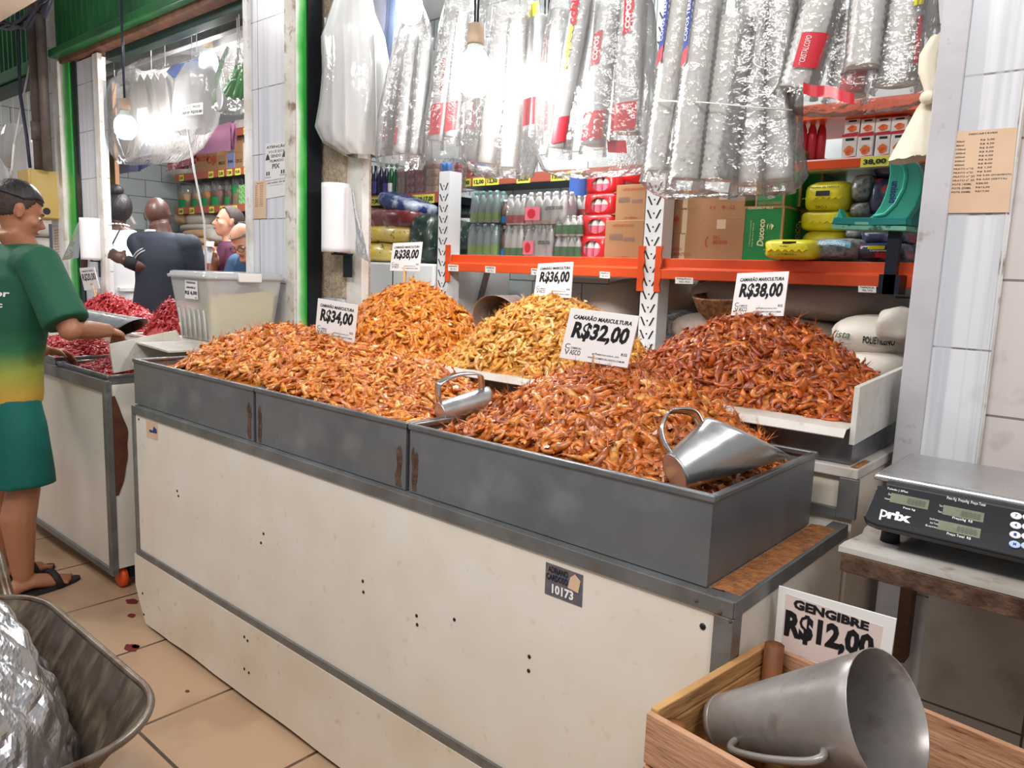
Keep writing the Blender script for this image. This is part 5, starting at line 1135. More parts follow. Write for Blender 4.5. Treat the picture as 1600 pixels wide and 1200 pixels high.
t, w_, h_ = pack('bottle_pack', 'big wrapped pack of white coconut milk bottles, lower one', (816, 350, 863, 399), YB, 4, 2, 'bottle_white', 'bottle_white', 'bottle_white', F_WRAP, z0=zd, group=g); lc(t, w_, h_)
pack('bottle_pack', 'white bottles in a red banded pack behind the blue cups', (885, 305, 916, 341), YB + .12, 3, 1, 'bottle_white', 'label_red', 'bottle_white', F_WRAP, group=g, lo=.0, hi=.4)
pack('bottle_pack', 'white bottles with dark green labels, upper of two', (866, 336, 909, 369), YB, 4, 2, 'bottle_white', 'label_green', 'bottle_white', F_WRAP, group=g, lo=.1, hi=.55)
pack('bottle_pack', 'white bottles with dark green labels, lower of two', (864, 368, 906, 400), YB, 4, 2, 'bottle_white', 'label_green', 'bottle_white', F_WRAP, z0=zd, group=g, lo=.1, hi=.55)
g = 'red wrapped packs in the middle rack bay'
for k, r in enumerate(((918, 270, 962, 303), (915, 302, 960, 336), (910, 335, 956, 369), (904, 368, 948, 402))):
    x0, x1, zb, zt = pxr(*r, YB); t, w_, h_ = pack('bottle_pack', 'red shrink wrapped pack of white bottles, %s of the stack of four' % ('top', 'second', 'third', 'lowest')[k], r, YB + .02, 4, 2, 'bottle_white', 'label_pink', 'bottle_white', None, z0=zd if k == 3 else None, group=g, lo=.15, hi=.5)
    b = MB(); D = w_ / 2; n = 20; hole = [Vector((.62 * w_ / 2 * math.cos(2 * PI * j / n), -.006, h_ * .46 + .34 * h_ * math.sin(2 * PI * j / n))) for j in range(n)]
    out = []
    for j in range(n):
        c, s = sup(2 * PI * j / n, .35); out.append(Vector((w_ * .51 * c, -.003, h_ * .5 + h_ * .5 * s)))
    back = [p + Vector((0, D, 0)) for p in out]; b.rings([hole, out, back], False); part(t, 'red_wrap', b, M['shrink_red'])
pillow('red_film', 'loose red shrink film bundle on top of the coconut milk box', 'film', (958, 266, 1012, 292), YB + .08, .2, 'shrink_red', 9, group=g, amp=.15)
b = MB(); x0, x1, zb, zt = pxr(883, 277, 906, 306, YB + .12); rr = (x1 - x0) / 2; k = 14; b.lathe([(rr * (.98 if i % 2 else .9), (zt - zb) * i / (2 * k)) for i in range(2 * k + 1)], 16); o = solo('cup_stack', b, M['cup_blue'], 'stack of light blue plastic cups on the bottle packs', 'cups'); o.location = ((x0 + x1) / 2, YB + .12 + rr, zb)
g = 'cardboard cartons on the rack'
t, q, d_ = gbox('cardboard_box', 'brown carton printed LEITE DE COCO, lower one', 'box', (945, 344, 1008, 402), YB - .01, .28, 'cardboard', z0=zd, group=g); prt(t, q, [('LEITE DE COCO', .2, .72, .84, .90, .03), ('12 x 500ml', .3, .62, .06, .12, .02)]); prt(t, q, [('||||||||||||', .12, .45, .5, .66, .0), ('||||||||', .5, .75, .48, .58, 0)], 'bag_grey')
t, q, d_ = gbox('cardboard_box', 'brown carton printed LEITE DE COCO on top of its twin', 'box', (962, 288, 1015, 345), YB - .005, .28, 'cardboard', group=g); prt(t, q, [('LEITE DE COCO', .2, .85, .84, .90, .03), ('12 x 500ml', .3, .65, .06, .12, .02)]); prt(t, q, [('||||||||||||', .1, .42, .5, .66, .0), ('||||||||', .5, .8, .48, .58, 0)], 'bag_grey')
# right bay
def arrows(q, u, v, s):
    def ex(b):
        for k in (0, 1): uu = u + k * s * .9; b.add([q(uu, v), q(uu + s * .25, v), q(uu + s * .25, v + s * .9), q(uu, v + s * .9)], [(0, 1, 2, 3)]); b.add([q(uu - s * .2, v + s * .9), q(uu + s * .45, v + s * .9), q(uu + s * .125, v + s * 1.4)], [(0, 1, 2)])
        x = u + 2.6 * s; b.add([q(x, v + s * .6), q(x + s, v + s * .6), q(x + s * .8, v + 1.4 * s), q(x + s * .2, v + 1.4 * s)], [(0, 1, 2, 3)]); b.add([q(x + s * .4, v), q(x + s * .6, v), q(x + s * .6, v + s * .6), q(x + s * .4, v + s * .6)], [(0, 1, 2, 3)])
        x = u + 4.6 * s
        for a0, a1, c0, c1 in ((x, x + s, v, v + .15 * s), (x, x + .15 * s, v, v + 1.2 * s), (x + .85 * s, x + s, v, v + 1.2 * s), (x, x + s, v + 1.05 * s, v + 1.2 * s)): b.add([q(a0, c0), q(a1, c0), q(a1, c1), q(a0, c1)], [(0, 1, 2, 3)])
    return ex
YQ = YR + .075
for k, (r, lb) in enumerate((((1037, 365, 1096, 405), 'brown taped carton at the bottom left of the right bay'), ((1043, 326, 1098, 366), 'brown taped carton in the middle of the left stack of the right bay'), ((1045, 296, 1099, 327), 'brown taped carton on top of the left stack of the right bay'))):
    t, q, d_ = gbox('cardboard_box', lb, 'box', r, YQ + .02, .3, 'cardboard', z0=zd if k == 0 else None, group=g, tape=2)
    if k == 0: prt(t, q, [('PRODUTO', .22, .5, .4, .5, .02), ('ALIMENTÍCIO', .15, .75, .22, .36, .02)])
    else: prt(t, q, [], extra=lambda b, q=q: [b.add([q(.2, .5), q(.32, .5), q(.34, .62), q(.26, .75), q(.18, .62)], [(0, 1, 2, 3, 4)]), b.add([q(.25, .3), q(.27, .3), q(.27, .5), q(.25, .5)], [(0, 1, 2, 3)])])
t, q, d_ = gbox('cardboard_box', 'brown carton printed with a red telephone and SAC', 'box', (1091, 343, 1161, 408), YQ, .3, 'cardboard', z0=zd, group=g, tape=1)
prt(t, q, [('SAC', .34, .5, .55, .63, .03), ('0800 722 0203', .34, .66, .44, .52, .03)], extra=lambda b, q=q: [b.add([q(.22 + .06 * math.cos(a), .48 + .13 * math.sin(a)) for a in (1.2, 1.8, 2.6, 3.4, 4.2, 4.9)] + [q(.22 + .035 * math.cos(a), .48 + .09 * math.sin(a)) for a in (4.7, 4.0, 3.3, 2.6, 1.9, 1.4)], [tuple(range(12))])])
t, q, d_ = gbox('cardboard_box', 'brown carton with red handling symbols on top of the SAC carton', 'box', (1097, 303, 1164, 344), YQ, .3, 'cardboard', group=g, tape=1); prt(t, q, [], extra=arrows(q, .2, .42, .1))
g = 'green cartons on the rack'
YV = YQ + .0
def green(r, lb, k, z0=None, y=YV):
    t, q, d_ = gbox('green_carton', lb, 'box', r, y, .26, 'box_green', z0=z0, group=g); w, dd, h = d_
    b = MB(); e = .008
    for (x0, x1, y0, y1, z0_, z1_) in ((-w / 2 - .0005, w / 2 + .0005, -.001, .0, h - e, h + .0005), (w / 2 - e, w / 2 + .001, -.001, dd, h - e, h + .0008), (w / 2 - .006, w / 2 + .0012, -.0012, .008, 0, h), (-w / 2 - .001, -w / 2 + .006, -.0012, 0, 0, h)): b.bx(x0, x1, y0, y1, z0_, z1_)
    part(t, 'edges', b, M['cardboard']); return t, q, d_
t, q, d_ = green((1160, 322, 1222, 407), 'green carton printed Ducoco facing front on the beam', 0, z0=zd)
w_, h_ = d_[0], d_[2]
qs = lambda u, v: q(.62 - v * .28, .30 + u * .5); prt(t, qs, [('Ducoco', .0, .95, .2, .8, .03, .2)], 'ink_cream'); prt(t, lambda u, v: q(.32 - v * .16, .3 + u * .45), [('culinária pura e natural', 0, 1, .6, .8, .01), ('leite de coco 500 ml', 0, .9, .2, .4, .01)], 'ink_cream'); prt(t, q, [('COCONUT MILK', .1, .75, .945, .985, .02)], 'ink_cream')
prt(t, q, [], 'ink_cream', extra=lambda b: [b.add([q(.68 + .05 * s, .58), q(.70 + .09 * s, .66), q(.68 + .03 * s, .70)], [(0, 1, 2)]) for s in (-1, 0, 1)])
q2 = lambda u, v: Vector((w_ / 2 + .0015, .03 + u * .2, v * h_)); b = MB(); put_text(b, lambda u, v: q2(.35 + .3 * (1 - v), .15 + .6 * u), 'Ducoco', 0, 1, 0, 1, .03); part(t, 'print', b, M['ink_cream'])
t, q, d_ = green((1182, 282, 1226, 322), 'green carton printed LEITE DE COCO CULINÁRIO under the clear cup bag', 1); prt(t, q, [('COCO CULINÁRIO', .1, .92, .06, .2, .03)], 'cardboard')
green((1228, 236, 1253, 323), 'tall green carton standing behind the hanging clear cup bag', 2, y=YV + .1)
green((1252, 262, 1284, 328), 'green carton on top of the rear pair beside the yellow bags', 3, y=YV + .16)
green((1249, 328, 1268, 390), 'green carton at the bottom rear beside the yellow bags', 4, z0=zd, y=YV + .16)
# yellow, wire and navy bags
g = 'yellow flour bags on the rack'
def yprint(t, w, d, h):
    q = lambda u, v: Vector(((u - .5) * w * .8, -d * .5 * (1 - .1 * abs(v - .5)) - .003, h * v)); b = MB(); b.add([q(.3, .5), q(.66, .5), q(.66, .66), q(.3, .66)], [(0, 1, 2, 3)]); put_text(b, q, 'FARINHA DE TAPIOCA', .1, .9, .74, .8, .02); put_text(b, q, 'TIPO 1', .3, .6, .12, .2, .02); part(t, 'print', b, M['ink'])
pillow('flour_bag', 'yellow flour bag at the bottom of the yellow stack', 'bag', (1265, 362, 1333, 392), YQ + .06, .3, 'bag_yellow', 12, z0=zd, group=g, e=.42, seam=True)
pillow('flour_bag', 'yellow flour bag in the middle of the yellow stack', 'bag', (1264, 333, 1338, 365), YQ + .06, .3, 'bag_yellow', 13, group=g, e=.42, seam=True)
pillow('flour_bag', 'yellow flour bag on top of the yellow stack', 'bag', (1270, 288, 1340, 336), YQ + .06, .3, 'bag_yellow', 14, group=g, e=.45, seam=True, prints=yprint)
def pfront(t, w, d, h):
    q = lambda u, v: Vector(((u - .5) * w * .86, -d * .505 - .001 + .02 * abs(u - .5), h * v)); b = MB(); b.add([q(.42, .74), q(.72, .74), q(.72, .86), q(.42, .86)], [(0, 1, 2, 3)]); put_text(b, q, 'PICCOLI', .15, .62, .5, .66, .03); put_text(b, q, 'FARINHA DE MANDIOCA', .15, .8, .2, .28, .01); part(t, 'print', b, M['ink'])
    b = MB(); b.add([q(.74 + .09 * math.cos(a * PI / 5), .56 + .09 * math.sin(a * PI / 5)) for a in range(10)], [tuple(range(10))]); part(t, 'red_mark', b, M['label_red'])
pillow('flour_bag', 'yellow flour bag hanging over the orange beam in front of the others', 'bag', (1206, 376, 1282, 424), YR - .06, .24, 'bag_yellow', 15, z0=ZB + .002, group=g, e=.42, seam=True, prints=pfront)
g = 'silver printed bags on the rack'
def wprint(t, w, d, h):
    q = lambda u, v: Vector(((u - .5) * w * .9, -d * .47 - .003 - .02 * math.sin(v * PI), h * v)); b = MB(); b.grid(lambda u, v: q(.12 + .76 * u, .52 + .24 * v + .12 * math.sin(u * PI)), 12, 3); part(t, 'label_band', b, M['label_sky'])
    b = MB(); put_text(b, lambda u, v: q(u, v + .12 * math.sin((u - .12) / .76 * PI)) - Vector((0, .003, 0)), 'Mandioca', .22, .78, .55, .72, .02, .2); part(t, 'lettering', b, M['ink_white'])
pillow('printed_bag', 'silver mesh printed bag with a blue band lying on the beam', 'bag', (1276, 374, 1357, 414), YR + .02, .25, 'bag_wire', 16, z0=ZB + .002, group=g, e=.5, prints=wprint)
pillow('printed_bag', 'silver printed bag partly under the teal dispenser, above the blue banded bag', 'bag', (1330, 358, 1360, 376), YQ + .05, .25, 'bag_wire', 17, group=g)
pillow('printed_bag', 'silver printed bag in the middle of the stack left of the teal dispenser', 'bag', (1337, 318, 1372, 342), YQ + .08, .25, 'bag_wire', 18, group=g)
pillow('printed_bag', 'silver printed bag on top left of the teal dispenser', 'bag', (1339, 275, 1374, 320), YQ + .08, .25, 'bag_wire', 19, group=g)
g = 'navy clear bags on the rack'
def nprint(t, w, d, h):
    q = lambda u, v: Vector(((u - .5) * w * .9, -d * .48 - .004 - .012 * math.sin(v * PI), h * v)); b = MB(); b.add([q(.25, .62), q(.6, .62), q(.6, .8), q(.25, .8)], [(0, 1, 2, 3)]); part(t, 'yellow_label', b, M['bag_yellow']); b = MB(); b.add([q(.42, .2), q(.68, .2), q(.66, .45), q(.42, .45)], [(0, 1, 2, 3)]); part(t, 'red_label', b, M['label_red'])
    b = MB(); put_text(b, q, 'Camponesa', .3, .7, .48, .62, .02); part(t, 'lettering', b, M['ink_white'])
pillow('navy_bag', 'navy packet bag on the beam next to the right pillar', 'bag', (1348, 381, 1428, 414), YR + .03, .22, 'bag_navy', 20, z0=ZB + .002, group=g, e=.45, prints=nprint)
pillow('navy_bag', 'navy packet bag under the teal dispenser, second from the beam', 'bag', (1352, 362, 1430, 384), YQ + .02, .22, 'bag_navy', 21, group=g, e=.45)
pillow('navy_bag', 'navy packet bag left of the curved part of the teal dispenser', 'bag', (1364, 280, 1405, 342), YQ + .09, .2, 'bag_navy', 22, group=g)
pillow('navy_bag', 'clear and navy packet bag on top behind the teal dispenser', 'bag', (1372, 242, 1445, 284), YQ + .1, .2, 'bag_navy', 23, group=g)
g = 'tomato paste packs on the upper right shelf'
T_ = [(1320, 184, 1343, 210), (1345, 183, 1367, 209), (1368, 182, 1392, 208), (1393, 180, 1418, 206), (1315, 210, 1339, 236), (1340, 209, 1364, 235), (1368, 207, 1391, 233), (1392, 205, 1416, 231)]
for k, r in enumerate(T_):
    t, q, d_ = gbox('tomato_pack', 'white and red tomato packet, %s in the %s row of the upper right shelf' % (('first', 'second', 'third', 'fourth')[k % 4], 'top' if k < 4 else 'bottom'), 'packet', r, YS3 + .05, .1, 'tomato_box', z0=zs3 + .001 if k > 3 else None, group=g)
    b = MB(); b.add([q(.05, .02), q(.97, .02), q(.97, .12), q(.05, .06)], [(0, 1, 2, 3)]); part(t, 'red_base', b, M['label_red']); b = MB(); b.add([q(.0, .9), q(1, .9), q(1, 1), q(0, 1)], [(0, 1, 2, 3)]); part(t, 'red_band', b, M['label_red'])
    b = MB(); b.add([q(.52 + .3 * math.cos(a * PI / 7) * (1 + .2 * math.sin(a * 2.1)), .34 + .2 * math.sin(a * PI / 7)) for a in range(14)], [tuple(range(14))]); part(t, 'picture', b, M['tomato'])
    b = MB(); b.add([q(.25, .74), q(.8, .74), q(.8, .84), q(.25, .84)], [(0, 1, 2, 3)]); part(t, 'brand_strip', b, M['ink'])
g = 'red drink bottles on the upper right shelf'
for k in range(3):
    pack('drink_bottle', 'red wrapped drink bottle, %s of three beside the hanging cup bag' % ('left', 'middle', 'right')[k], (1243 + k * 15, 178 - k, 1259 + k * 15, 243 - k), YS3 + .06 + .02 * k, 1, 1, 'drink_red', 'drink_red', 'drink_red', z0=zs3 + .001, group=g)

# under the rack: sacks, basket
g = 'sacks on the floor pile under the rack'
pillow('grain_sack', 'large beige grain sack under the right bay beneath the orange beam', 'sack', (1090, 436, 1385, 500), 2.72, .45, 'sack', 31, group=g, e=.7, amp=.05)
pillow('grain_sack', 'beige grain sack lying under the large upper sack', 'sack', (1060, 490, 1330, 560), 2.66, .5, 'sack', 32, group=g, e=.7, amp=.05)
def sprint(t, w, d, h):
    q = lambda u, v: Vector(((u - .5) * w * .9, -d * .44 - .03 * math.sin(v * PI), h * v)); b = MB(); put_text(b, q, 'Vista', .12, .38, .5, .66, .01, .3); part(t, 'print', b, M['ink_green']); b = MB(); put_text(b, q, 'POLIETILENO', .55, .95, .42, .58, .03); part(t, 'lettering', b, M['ink'])
pillow('grain_sack', 'pale printed sack leaning beside the right pillar behind the russet heap', 'sack', (1305, 494, 1432, 562), 2.5, .4, 'sack_white', 33, group=g, e=.75, amp=.05, prints=sprint)
pillow('grain_sack', 'pale printed sack below the leaning sack at the right pillar', 'sack', (1320, 545, 1440, 600), 2.46, .42, 'sack_white', 34, group=g, e=.7, amp=.05)
pillow('white_bag', 'crumpled white plastic bag against the right pillar', 'bag', (1376, 482, 1432, 535), 2.44, .2, 'sack_white', 35, amp=.2)
pillow('grain_sack', 'dusty white sack standing left of the middle slotted upright', 'sack', (930, 446, 1004, 560), 2.8, .4, 'sack_white', 36, group=g, e=.75, amp=.1)
pillow('grain_sack', 'grey wrapped sack right of the middle slotted upright', 'sack', (1022, 488, 1072, 560), 2.7, .4, 'bag_wire', 37, group=g, e=.75, amp=.1)
pillow('grain_sack', 'beige sack in the shade behind the middle slotted upright', 'sack', (950, 436, 1090, 500), 2.95, .3, 'sack', 38, group=g, e=.7)
b = MB(); b.bx(-2.6, -.5, 2.62, 3.25, .0, .95); solo('floor_pile', b, M['sack'], 'stacked sack pile filling the space under the rack behind the heaps', 'sacks', loc=(-1.5, 2.9, 0), bev=.03)
p = at(1105, 470, 2.55); rr = at(1155, 470, 2.55).x - p.x
b = MB(); b.lathe([(rr * .2, -.085), (rr * .55, -.075), (rr * .85, -.035), (rr, .012), (rr * 1.02, .018), (rr * .98, .02), (rr * .82, -.028), (rr * .5, -.066), (rr * .1, -.074)], 40)
o = solo('wicker_basket', b, M['basket'], 'shallow round wicker basket behind the R$38,00 sign of the russet heap', 'basket'); o.location = p + Vector((0, .15, 0)); o.rotation_euler = (.12, 0, 0)

# teal bag sealer on a stem, by the right pillar
YT = 2.5
t = thing('bag_sealer', 'teal curved plastic bag sealer marked unisold on a dark stem', 'bag sealer', at(1385, 400, YT))
Z6 = lambda X, Y, y=YT: at(1240 + X / 4.614, 180 + Y / 4.614, y)
face = [(280, 785), (330, 668), (352, 738), (545, 740), (580, 715), (625, 650), (655, 580), (680, 490), (692, 420), (690, 345), (720, 325), (870, 325), (905, 375), (922, 450), (912, 560), (875, 660), (820, 742), (820, 792), (540, 796)]
b = MB(); b.prism([Z6(*p) for p in face], (0, .05, 0)); part(t, 'body', b, M['teal'], .004, world=True)
b = MB(); b.prism([Z6(*p, YT - .001) for p in ((280, 785), (300, 738), (352, 738), (545, 740), (820, 742), (820, 792), (540, 796))], (0, -.012, 0)); part(t, 'base_rim', b, M['teal_dark'], .002, world=True)
b = MB(); dp = Vector((.05, .11, .0)); f = [Z6(*p) + Vector((0, .051, 0)) for p in ((870, 325), (905, 375), (922, 450), (912, 560), (875, 660), (820, 742), (820, 792))]; b.prism(f + [f[-1] + Vector((-.02, 0, 0)), f[0] + Vector((-.02, 0, 0))], (.02, .10, 0)); part(t, 'rear_shell', b, M['teal_dark'], .003, world=True)
z0 = Z6(540, 798).z; b = MB(); b.prism([Z6(285, 787) - Vector((0, .01, .001)), Z6(820, 796) - Vector((0, .01, .002)), Z6(820, 796) + Vector((.02, .15, -.002)), Z6(420, 790) + Vector((0, .15, 0))], (0, 0, -.014)); part(t, 'underside', b, M['teal_pale'], .002, world=True)
b = MB(); b.tube([Z6(575, 730, YT - .003) + (Z6(760, 560, YT - .003) - Z6(575, 730, YT - .003)) * 0] + [Z6(x, y, YT - .003) for x, y in ((660, 715), (735, 640), (795, 530), (812, 430), (796, 365), (756, 340))], .006, 8); part(t, 'inner_rib', b, M['teal'], world=True)
q = quadmap(Z6(745, 420, YT - .002), Z6(748, 478, YT - .002), Z6(725, 640, YT - .002), Z6(700, 640, YT - .002)); b = MB()
a_, c_ = Z6(738, 475, YT - .003), Z6(712, 632, YT - .003); e1 = c_ - a_; e2 = Vector((e1.z, 0, -e1.x)).normalized() * .032
if e2.x < 0: e2 = -e2
put_text(b, lambda u, v: a_ + e1 * u + e2 * (v - .5) * .7, 'unisold', 0, 1, 0, 1, .03); part(t, 'lettering', b, M['ink_blue'], world=True)
b = MB(); b.add([Z6(440, 768, YT - .0135), Z6(540, 770, YT - .0135), Z6(540, 790, YT - .0135), Z6(440, 788, YT - .0135)], [(0, 1, 2, 3)]); part(t, 'maker_plate', b, M['teal_pale'], world=True)
p = Z6(705, 845); b = MB(); b.bx(p.x - .017, p.x + .017, YT + .03, YT + .06, ZB3 - .02, z0 - .004); b.bx(p.x - .03, p.x + .03, YT + .03, YR - .012, ZB3 - .02, ZB3 + .04); part(t, 'stem', b, M['dark_steel'], world=True)
# ------------------------------------------------------------------ goods hanging in the shop front
YH = 2.12
t = thing('hanging_rail', 'metal rail along the ceiling carrying the hanging cup bags', 'rail', (-1.7, YH, 2.72)); b = MB(); b.tube([(-3.05, YH, 2.72), (-.45, YH, 2.72)], .018, 8); part(t, 'bar', b, M['grey_beam'], world=True)
for x in (-2.9, -1.7, -.6):
    b = MB(); b.tube([(x, YH, 2.735), (x, YH, 2.9)], .008, 6); part(t, 'hanger', b, M['grey_beam'], world=True)
def sleeve(label, top, bot, rpx, y, white=False, group='sleeves of disposable cups', prints=(), wrap=True, foot=True):
    """a tall stack of nested cups seen from the side, with its thin plastic sleeve and printed patches"""
    a, c = at(*top, y), at(*bot, y); d = (c - a); L = d.length; d.normalize(); r = prad(c, rpx) * .92
    t = thing('cup_sleeve', label, 'cups', c, group=group); u = Vector((0, -1, 0)); u = (u - d * u.dot(d)).normalized(); s = d.cross(u).normalized()
    step = .017 if not white else .03; n = max(4, int(L / step)); R = []; seg = 16
    def ring(f, rr): return [a + d * (L * f) + (s * math.cos(2 * PI * j / seg) + u * math.sin(2 * PI * j / seg)) * rr for j in range(seg)]
    for i in range(n + 1):
        f = i / n; rr = r * (.9 + .1 * min(1, f * 3)); R.append(ring(f, rr)); 
        if i < n: R.append(ring(f + .35 / n, rr * (.9 if not white else .98)))
    R.append(ring(1.0, r * .9)); b = MB(); b.rings(R, True); part(t, 'stacked_cups', b, F_CUPW if white else F_CUP, world=True)
    if wrap:
        nf = noisefn(hash(label) % 999 if False else int(abs(top[0] * 7 + bot[0] * 3))); W = []
        for i in range(26):
            f = -.05 + 1.12 * i / 25; k = 1.08 + (.18 if f > 1.0 else 0) * (f - .98) * 8
            W.append([a + d * (L * f) + (s * math.cos(2 * PI * j / 18) + u * math.sin(2 * PI * j / 18)) * (r * k + .0045 * nf((math.cos(2 * PI * j / 18) * 3, math.sin(2 * PI * j / 18) * 3, f * L * 14), 1.4)) for j in range(18)])
        b = MB(); b.rings(W, False); part(t, 'plastic_sleeve', b, F_BAG, world=True)
    def cyl(uu, vv, off=.006):                            # uu: angle across the visible side -1..1, vv: 0 bottom .. 1 top
        w = PI / 2 - uu * 1.25; return a + d * (L * (1 - vv)) + (s * math.cos(w) * -1 + u * math.sin(w)) * (r * 1.09 + off)
    for kind in prints:
        if kind[0] == 'patch':
            _, mt, u0, u1, v0, v1, name = kind; b = MB(); b.grid(lambda x, y_: cyl(u0 + (u1 - u0) * x, v0 + (v1 - v0) * y_ + .03 * (x - .5), .001), 8, 4); part(t, name, b, M[mt], world=True)
        else:
            _, mt, txt, u0, u1, v0, v1, bd = kind; b = MB(); put_text(b, lambda x, y_: cyl(u1 - (u1 - u0) * y_, v0 + (v1 - v0) * x, .003), txt, 0, 1, 0, 1, bd); part(t, 'lettering', b, M[mt], world=True)
    return t
def hull_film(name, label, cat, prof, y, mt, group=None, flat=.7, folds=9, amp=.12, seed=1, n=40, sub=5):
    """a hanging bag: profile of (centre x, y, half width) in the photo, wrinkled"""
    nf = noisefn(seed); P = []
    for i in range(len(prof) - 1):
        for k in range(sub): f = k / sub; P.append(tuple(prof[i][j] * (1 - f) + prof[i + 1][j] * f for j in range(3)))
    P.append(prof[-1]); R = []
    for i, (cx, cy, hw) in enumerate(P):
        c = at(cx, cy, y); w = prad(c, hw) / foreshort(c, flat); ring = []
        for j in range(n):
            a = 2 * PI * j / n; k = 1 + amp * nf((math.cos(a) * 3, math.sin(a) * 3, i * .35 / sub * 2), 1.5) + amp * .35 * math.sin(folds * a + 1.5 * nf((i * .1, 0, 0), 1)); ring.append(c + Vector((math.cos(a) * w * k, math.sin(a) * w * flat * k, .012 * nf((math.cos(a) * 2, math.sin(a) * 2, 7), 2) if i in (0, len(P) - 1) else 0)))
        R.append(ring)
    b = MB(); b.rings(R, False); c = at(prof[0][0], prof[0][1], y); o = solo(name, b, mt, label, cat, group, loc=c); return o
# foam tray bag and the grey bags behind it, far left
def bagstack(name, label, r, y, mt, n, seed, skew=0, fan=.012, group='stacks of plastic bags hanging in the shop front', curl=.03):
    x0, x1, zb, zt = pxr(*r, y); t = thing(name, label, 'bags', ((x0 + x1) / 2, y, zb), 0, group); w = x1 - x0
    for k in range(n):
        nf = noisefn(seed + k); b = MB(); dy = .012 * (k - n / 2); dz = .016 * ((k * 7) % n) / n * 3 - .0
        b.grid(lambda u, v: Vector((x0 + w * u + skew * (1 - v) + fan * (k - n / 2) * (1 - v) , y + dy + curl * math.sin(PI * u) * (v) * .6 + .02 * nf((u * 2, v * 2, k), 2), zb + dz + (zt - zb - dz) * v + .012 * nf((u * 3, k, 0), 2) * (1 - v))), 10, 8)
        part(t, 'bag', b, mt, world=True)
    return t
bagstack('bag_stack', 'stack of dark slate plastic bags hanging at the far left behind the white bag', (490, -30, 620, 250), YH + .22, M['bag_grey'], 9, 100, fan=.02)
o = hull_film('tray_bag', 'big milky bag of flat white foam trays hanging at the far left of the stall', 'bag', [(552, -15, 26), (550, 20, 34), (552, 60, 48), (556, 110, 52), (553, 160, 54), (548, 200, 54), (553, 225, 46), (566, 244, 26)], YH + .02, F_TRAY, flat=.8, folds=13, amp=.07, seed=4, n=60)
t = thing('tray_stack', 'white foam trays inside the milky bag at the far left', 'trays', at(550, 220, YH + .02))
for k in range(7):
    nf = noisefn(130 + k); x = 520 + k * 10
    def fn(u, v, x=x, k=k): p = at(x + (u - .5) * 18 + 3 * math.sin(v * 2), 30 + k * 3 + (185 + (k % 3) * 9) * v, YH + .02 + .03 * (u - .5) * (1 if k % 2 else -1)); return p + Vector((0, .03 * math.cos(PI * (u - .5)) - .015, .01 * nf((u, v, 0), 3)))
    b = MB(); b.grid(fn, 6, 14); part(t, 'tray', b, M['bottle_white'], world=True)
b = MB(); 
def strp(k): return [at(555 + k * 6 - 14, 205 + 4 * k, YH + .03)]
g = 'white foam cup sleeves at the left'
RT = ('patch', 'label_red', -.9, .1, .05, .2, 'red_patch')
sleeve('white cup sleeve with vertical red lettering, second from the left in the first cup bag', (645, 55), (626, 238), 12, YH, True, g, [RT, ('txt', 'ink_red', 'coposcchio', -.55, -.05, .22, .62, .02)])
sleeve('white cup sleeve at the left edge of the first cup bag', (626, 57), (607, 232), 11, YH + .05, True, g, [RT])
sleeve('plain white cup sleeve at the right edge of the first cup bag', (665, 65), (650, 242), 12, YH, True, g)
hull_film('cup_bag', 'clear tied bag over the first three white cup sleeves', 'bag', [(655, -10, 5), (654, 6, 6), (650, 40, 24), (642, 100, 34), (632, 180, 40), (628, 245, 40), (626, 262, 34)], YH, F_BAG, 'clear bags over the cup sleeves', seed=5)
g = 'cup sleeves left of the bulb'
RP = ('patch', 'label_red', -.35, .95, .04, .28, 'red_patch')
sleeve('white cup sleeve with a red patch, first left of the hanging bulb group', (707, 12), (681, 220), 13, YH, True, g, [RP, ('txt', 'ink_red', 'copos 200', .3, .8, .35, .62, .01)])
sleeve('white cup sleeve with a red patch, second in the group left of the bulb', (722, 20), (706, 214), 13, YH + .03, True, g, [RP])
sleeve('white cup sleeve directly below the hanging bulb socket', (744, 22), (735, 214), 15, YH + .14, True, g, [RP])
hull_film('cup_bag', 'clear bag over the cup sleeves left of the hanging bulb', 'bag', [(722, -20, 20), (718, 30, 30), (710, 120, 38), (705, 210, 46), (703, 240, 44), (703, 250, 38)], YH + .03, F_BAG, 'clear bags over the cup sleeves', seed=6)
g = 'cup sleeves lit by the bulb'
sleeve('brightly lit clear cup sleeve just right of the bulb', (786, 20), (760, 255), 17, YH + .1, False, g)
sleeve('brightly lit cup sleeve second right of the bulb', (812, 25), (795, 262), 17, YH + .08, False, g)
sleeve('white cup sleeve with a yellow tag at its top, third right of the bulb', (842, 25), (832, 205), 17, YH + .1, True, g, [('patch', 'bag_yellow', -.5, .5, .97, 1.08, 'yellow_tag'), RP])
sleeve('white cup sleeve labelled COPOS in a narrow red strip, fourth right of the bulb', (876, 16), (866, 212), 18, YH + .02, True, g, [('patch', 'label_red', -.95, -.5, .55, .8, 'red_label'), ('txt', 'ink_white', 'COPOS', -.85, -.6, .57, .78, .03), RP])
sleeve('slanted white cup sleeve with large vertical yellow and red lettering', (912, -10), (875, 232), 19, YH - .06, True, g, [('txt', 'bag_yellow', 'Copos', -.25, .35, .5, .78, .04), ('txt', 'ink_red', 'cchio', -.25, .35, .785, .99, .04), ('patch', 'label_red', -.2, .8, .03, .2, 'red_patch')])
def cl(u0, u1, v0, v1, tx0, tx1): return [('patch', 'label_red', u0, u1, v0, v1, 'red_label'), ('txt', 'ink_white', 'COPOS', u0 + .12, u1 - .12, v0 + .03, v1 - .03, .04)]
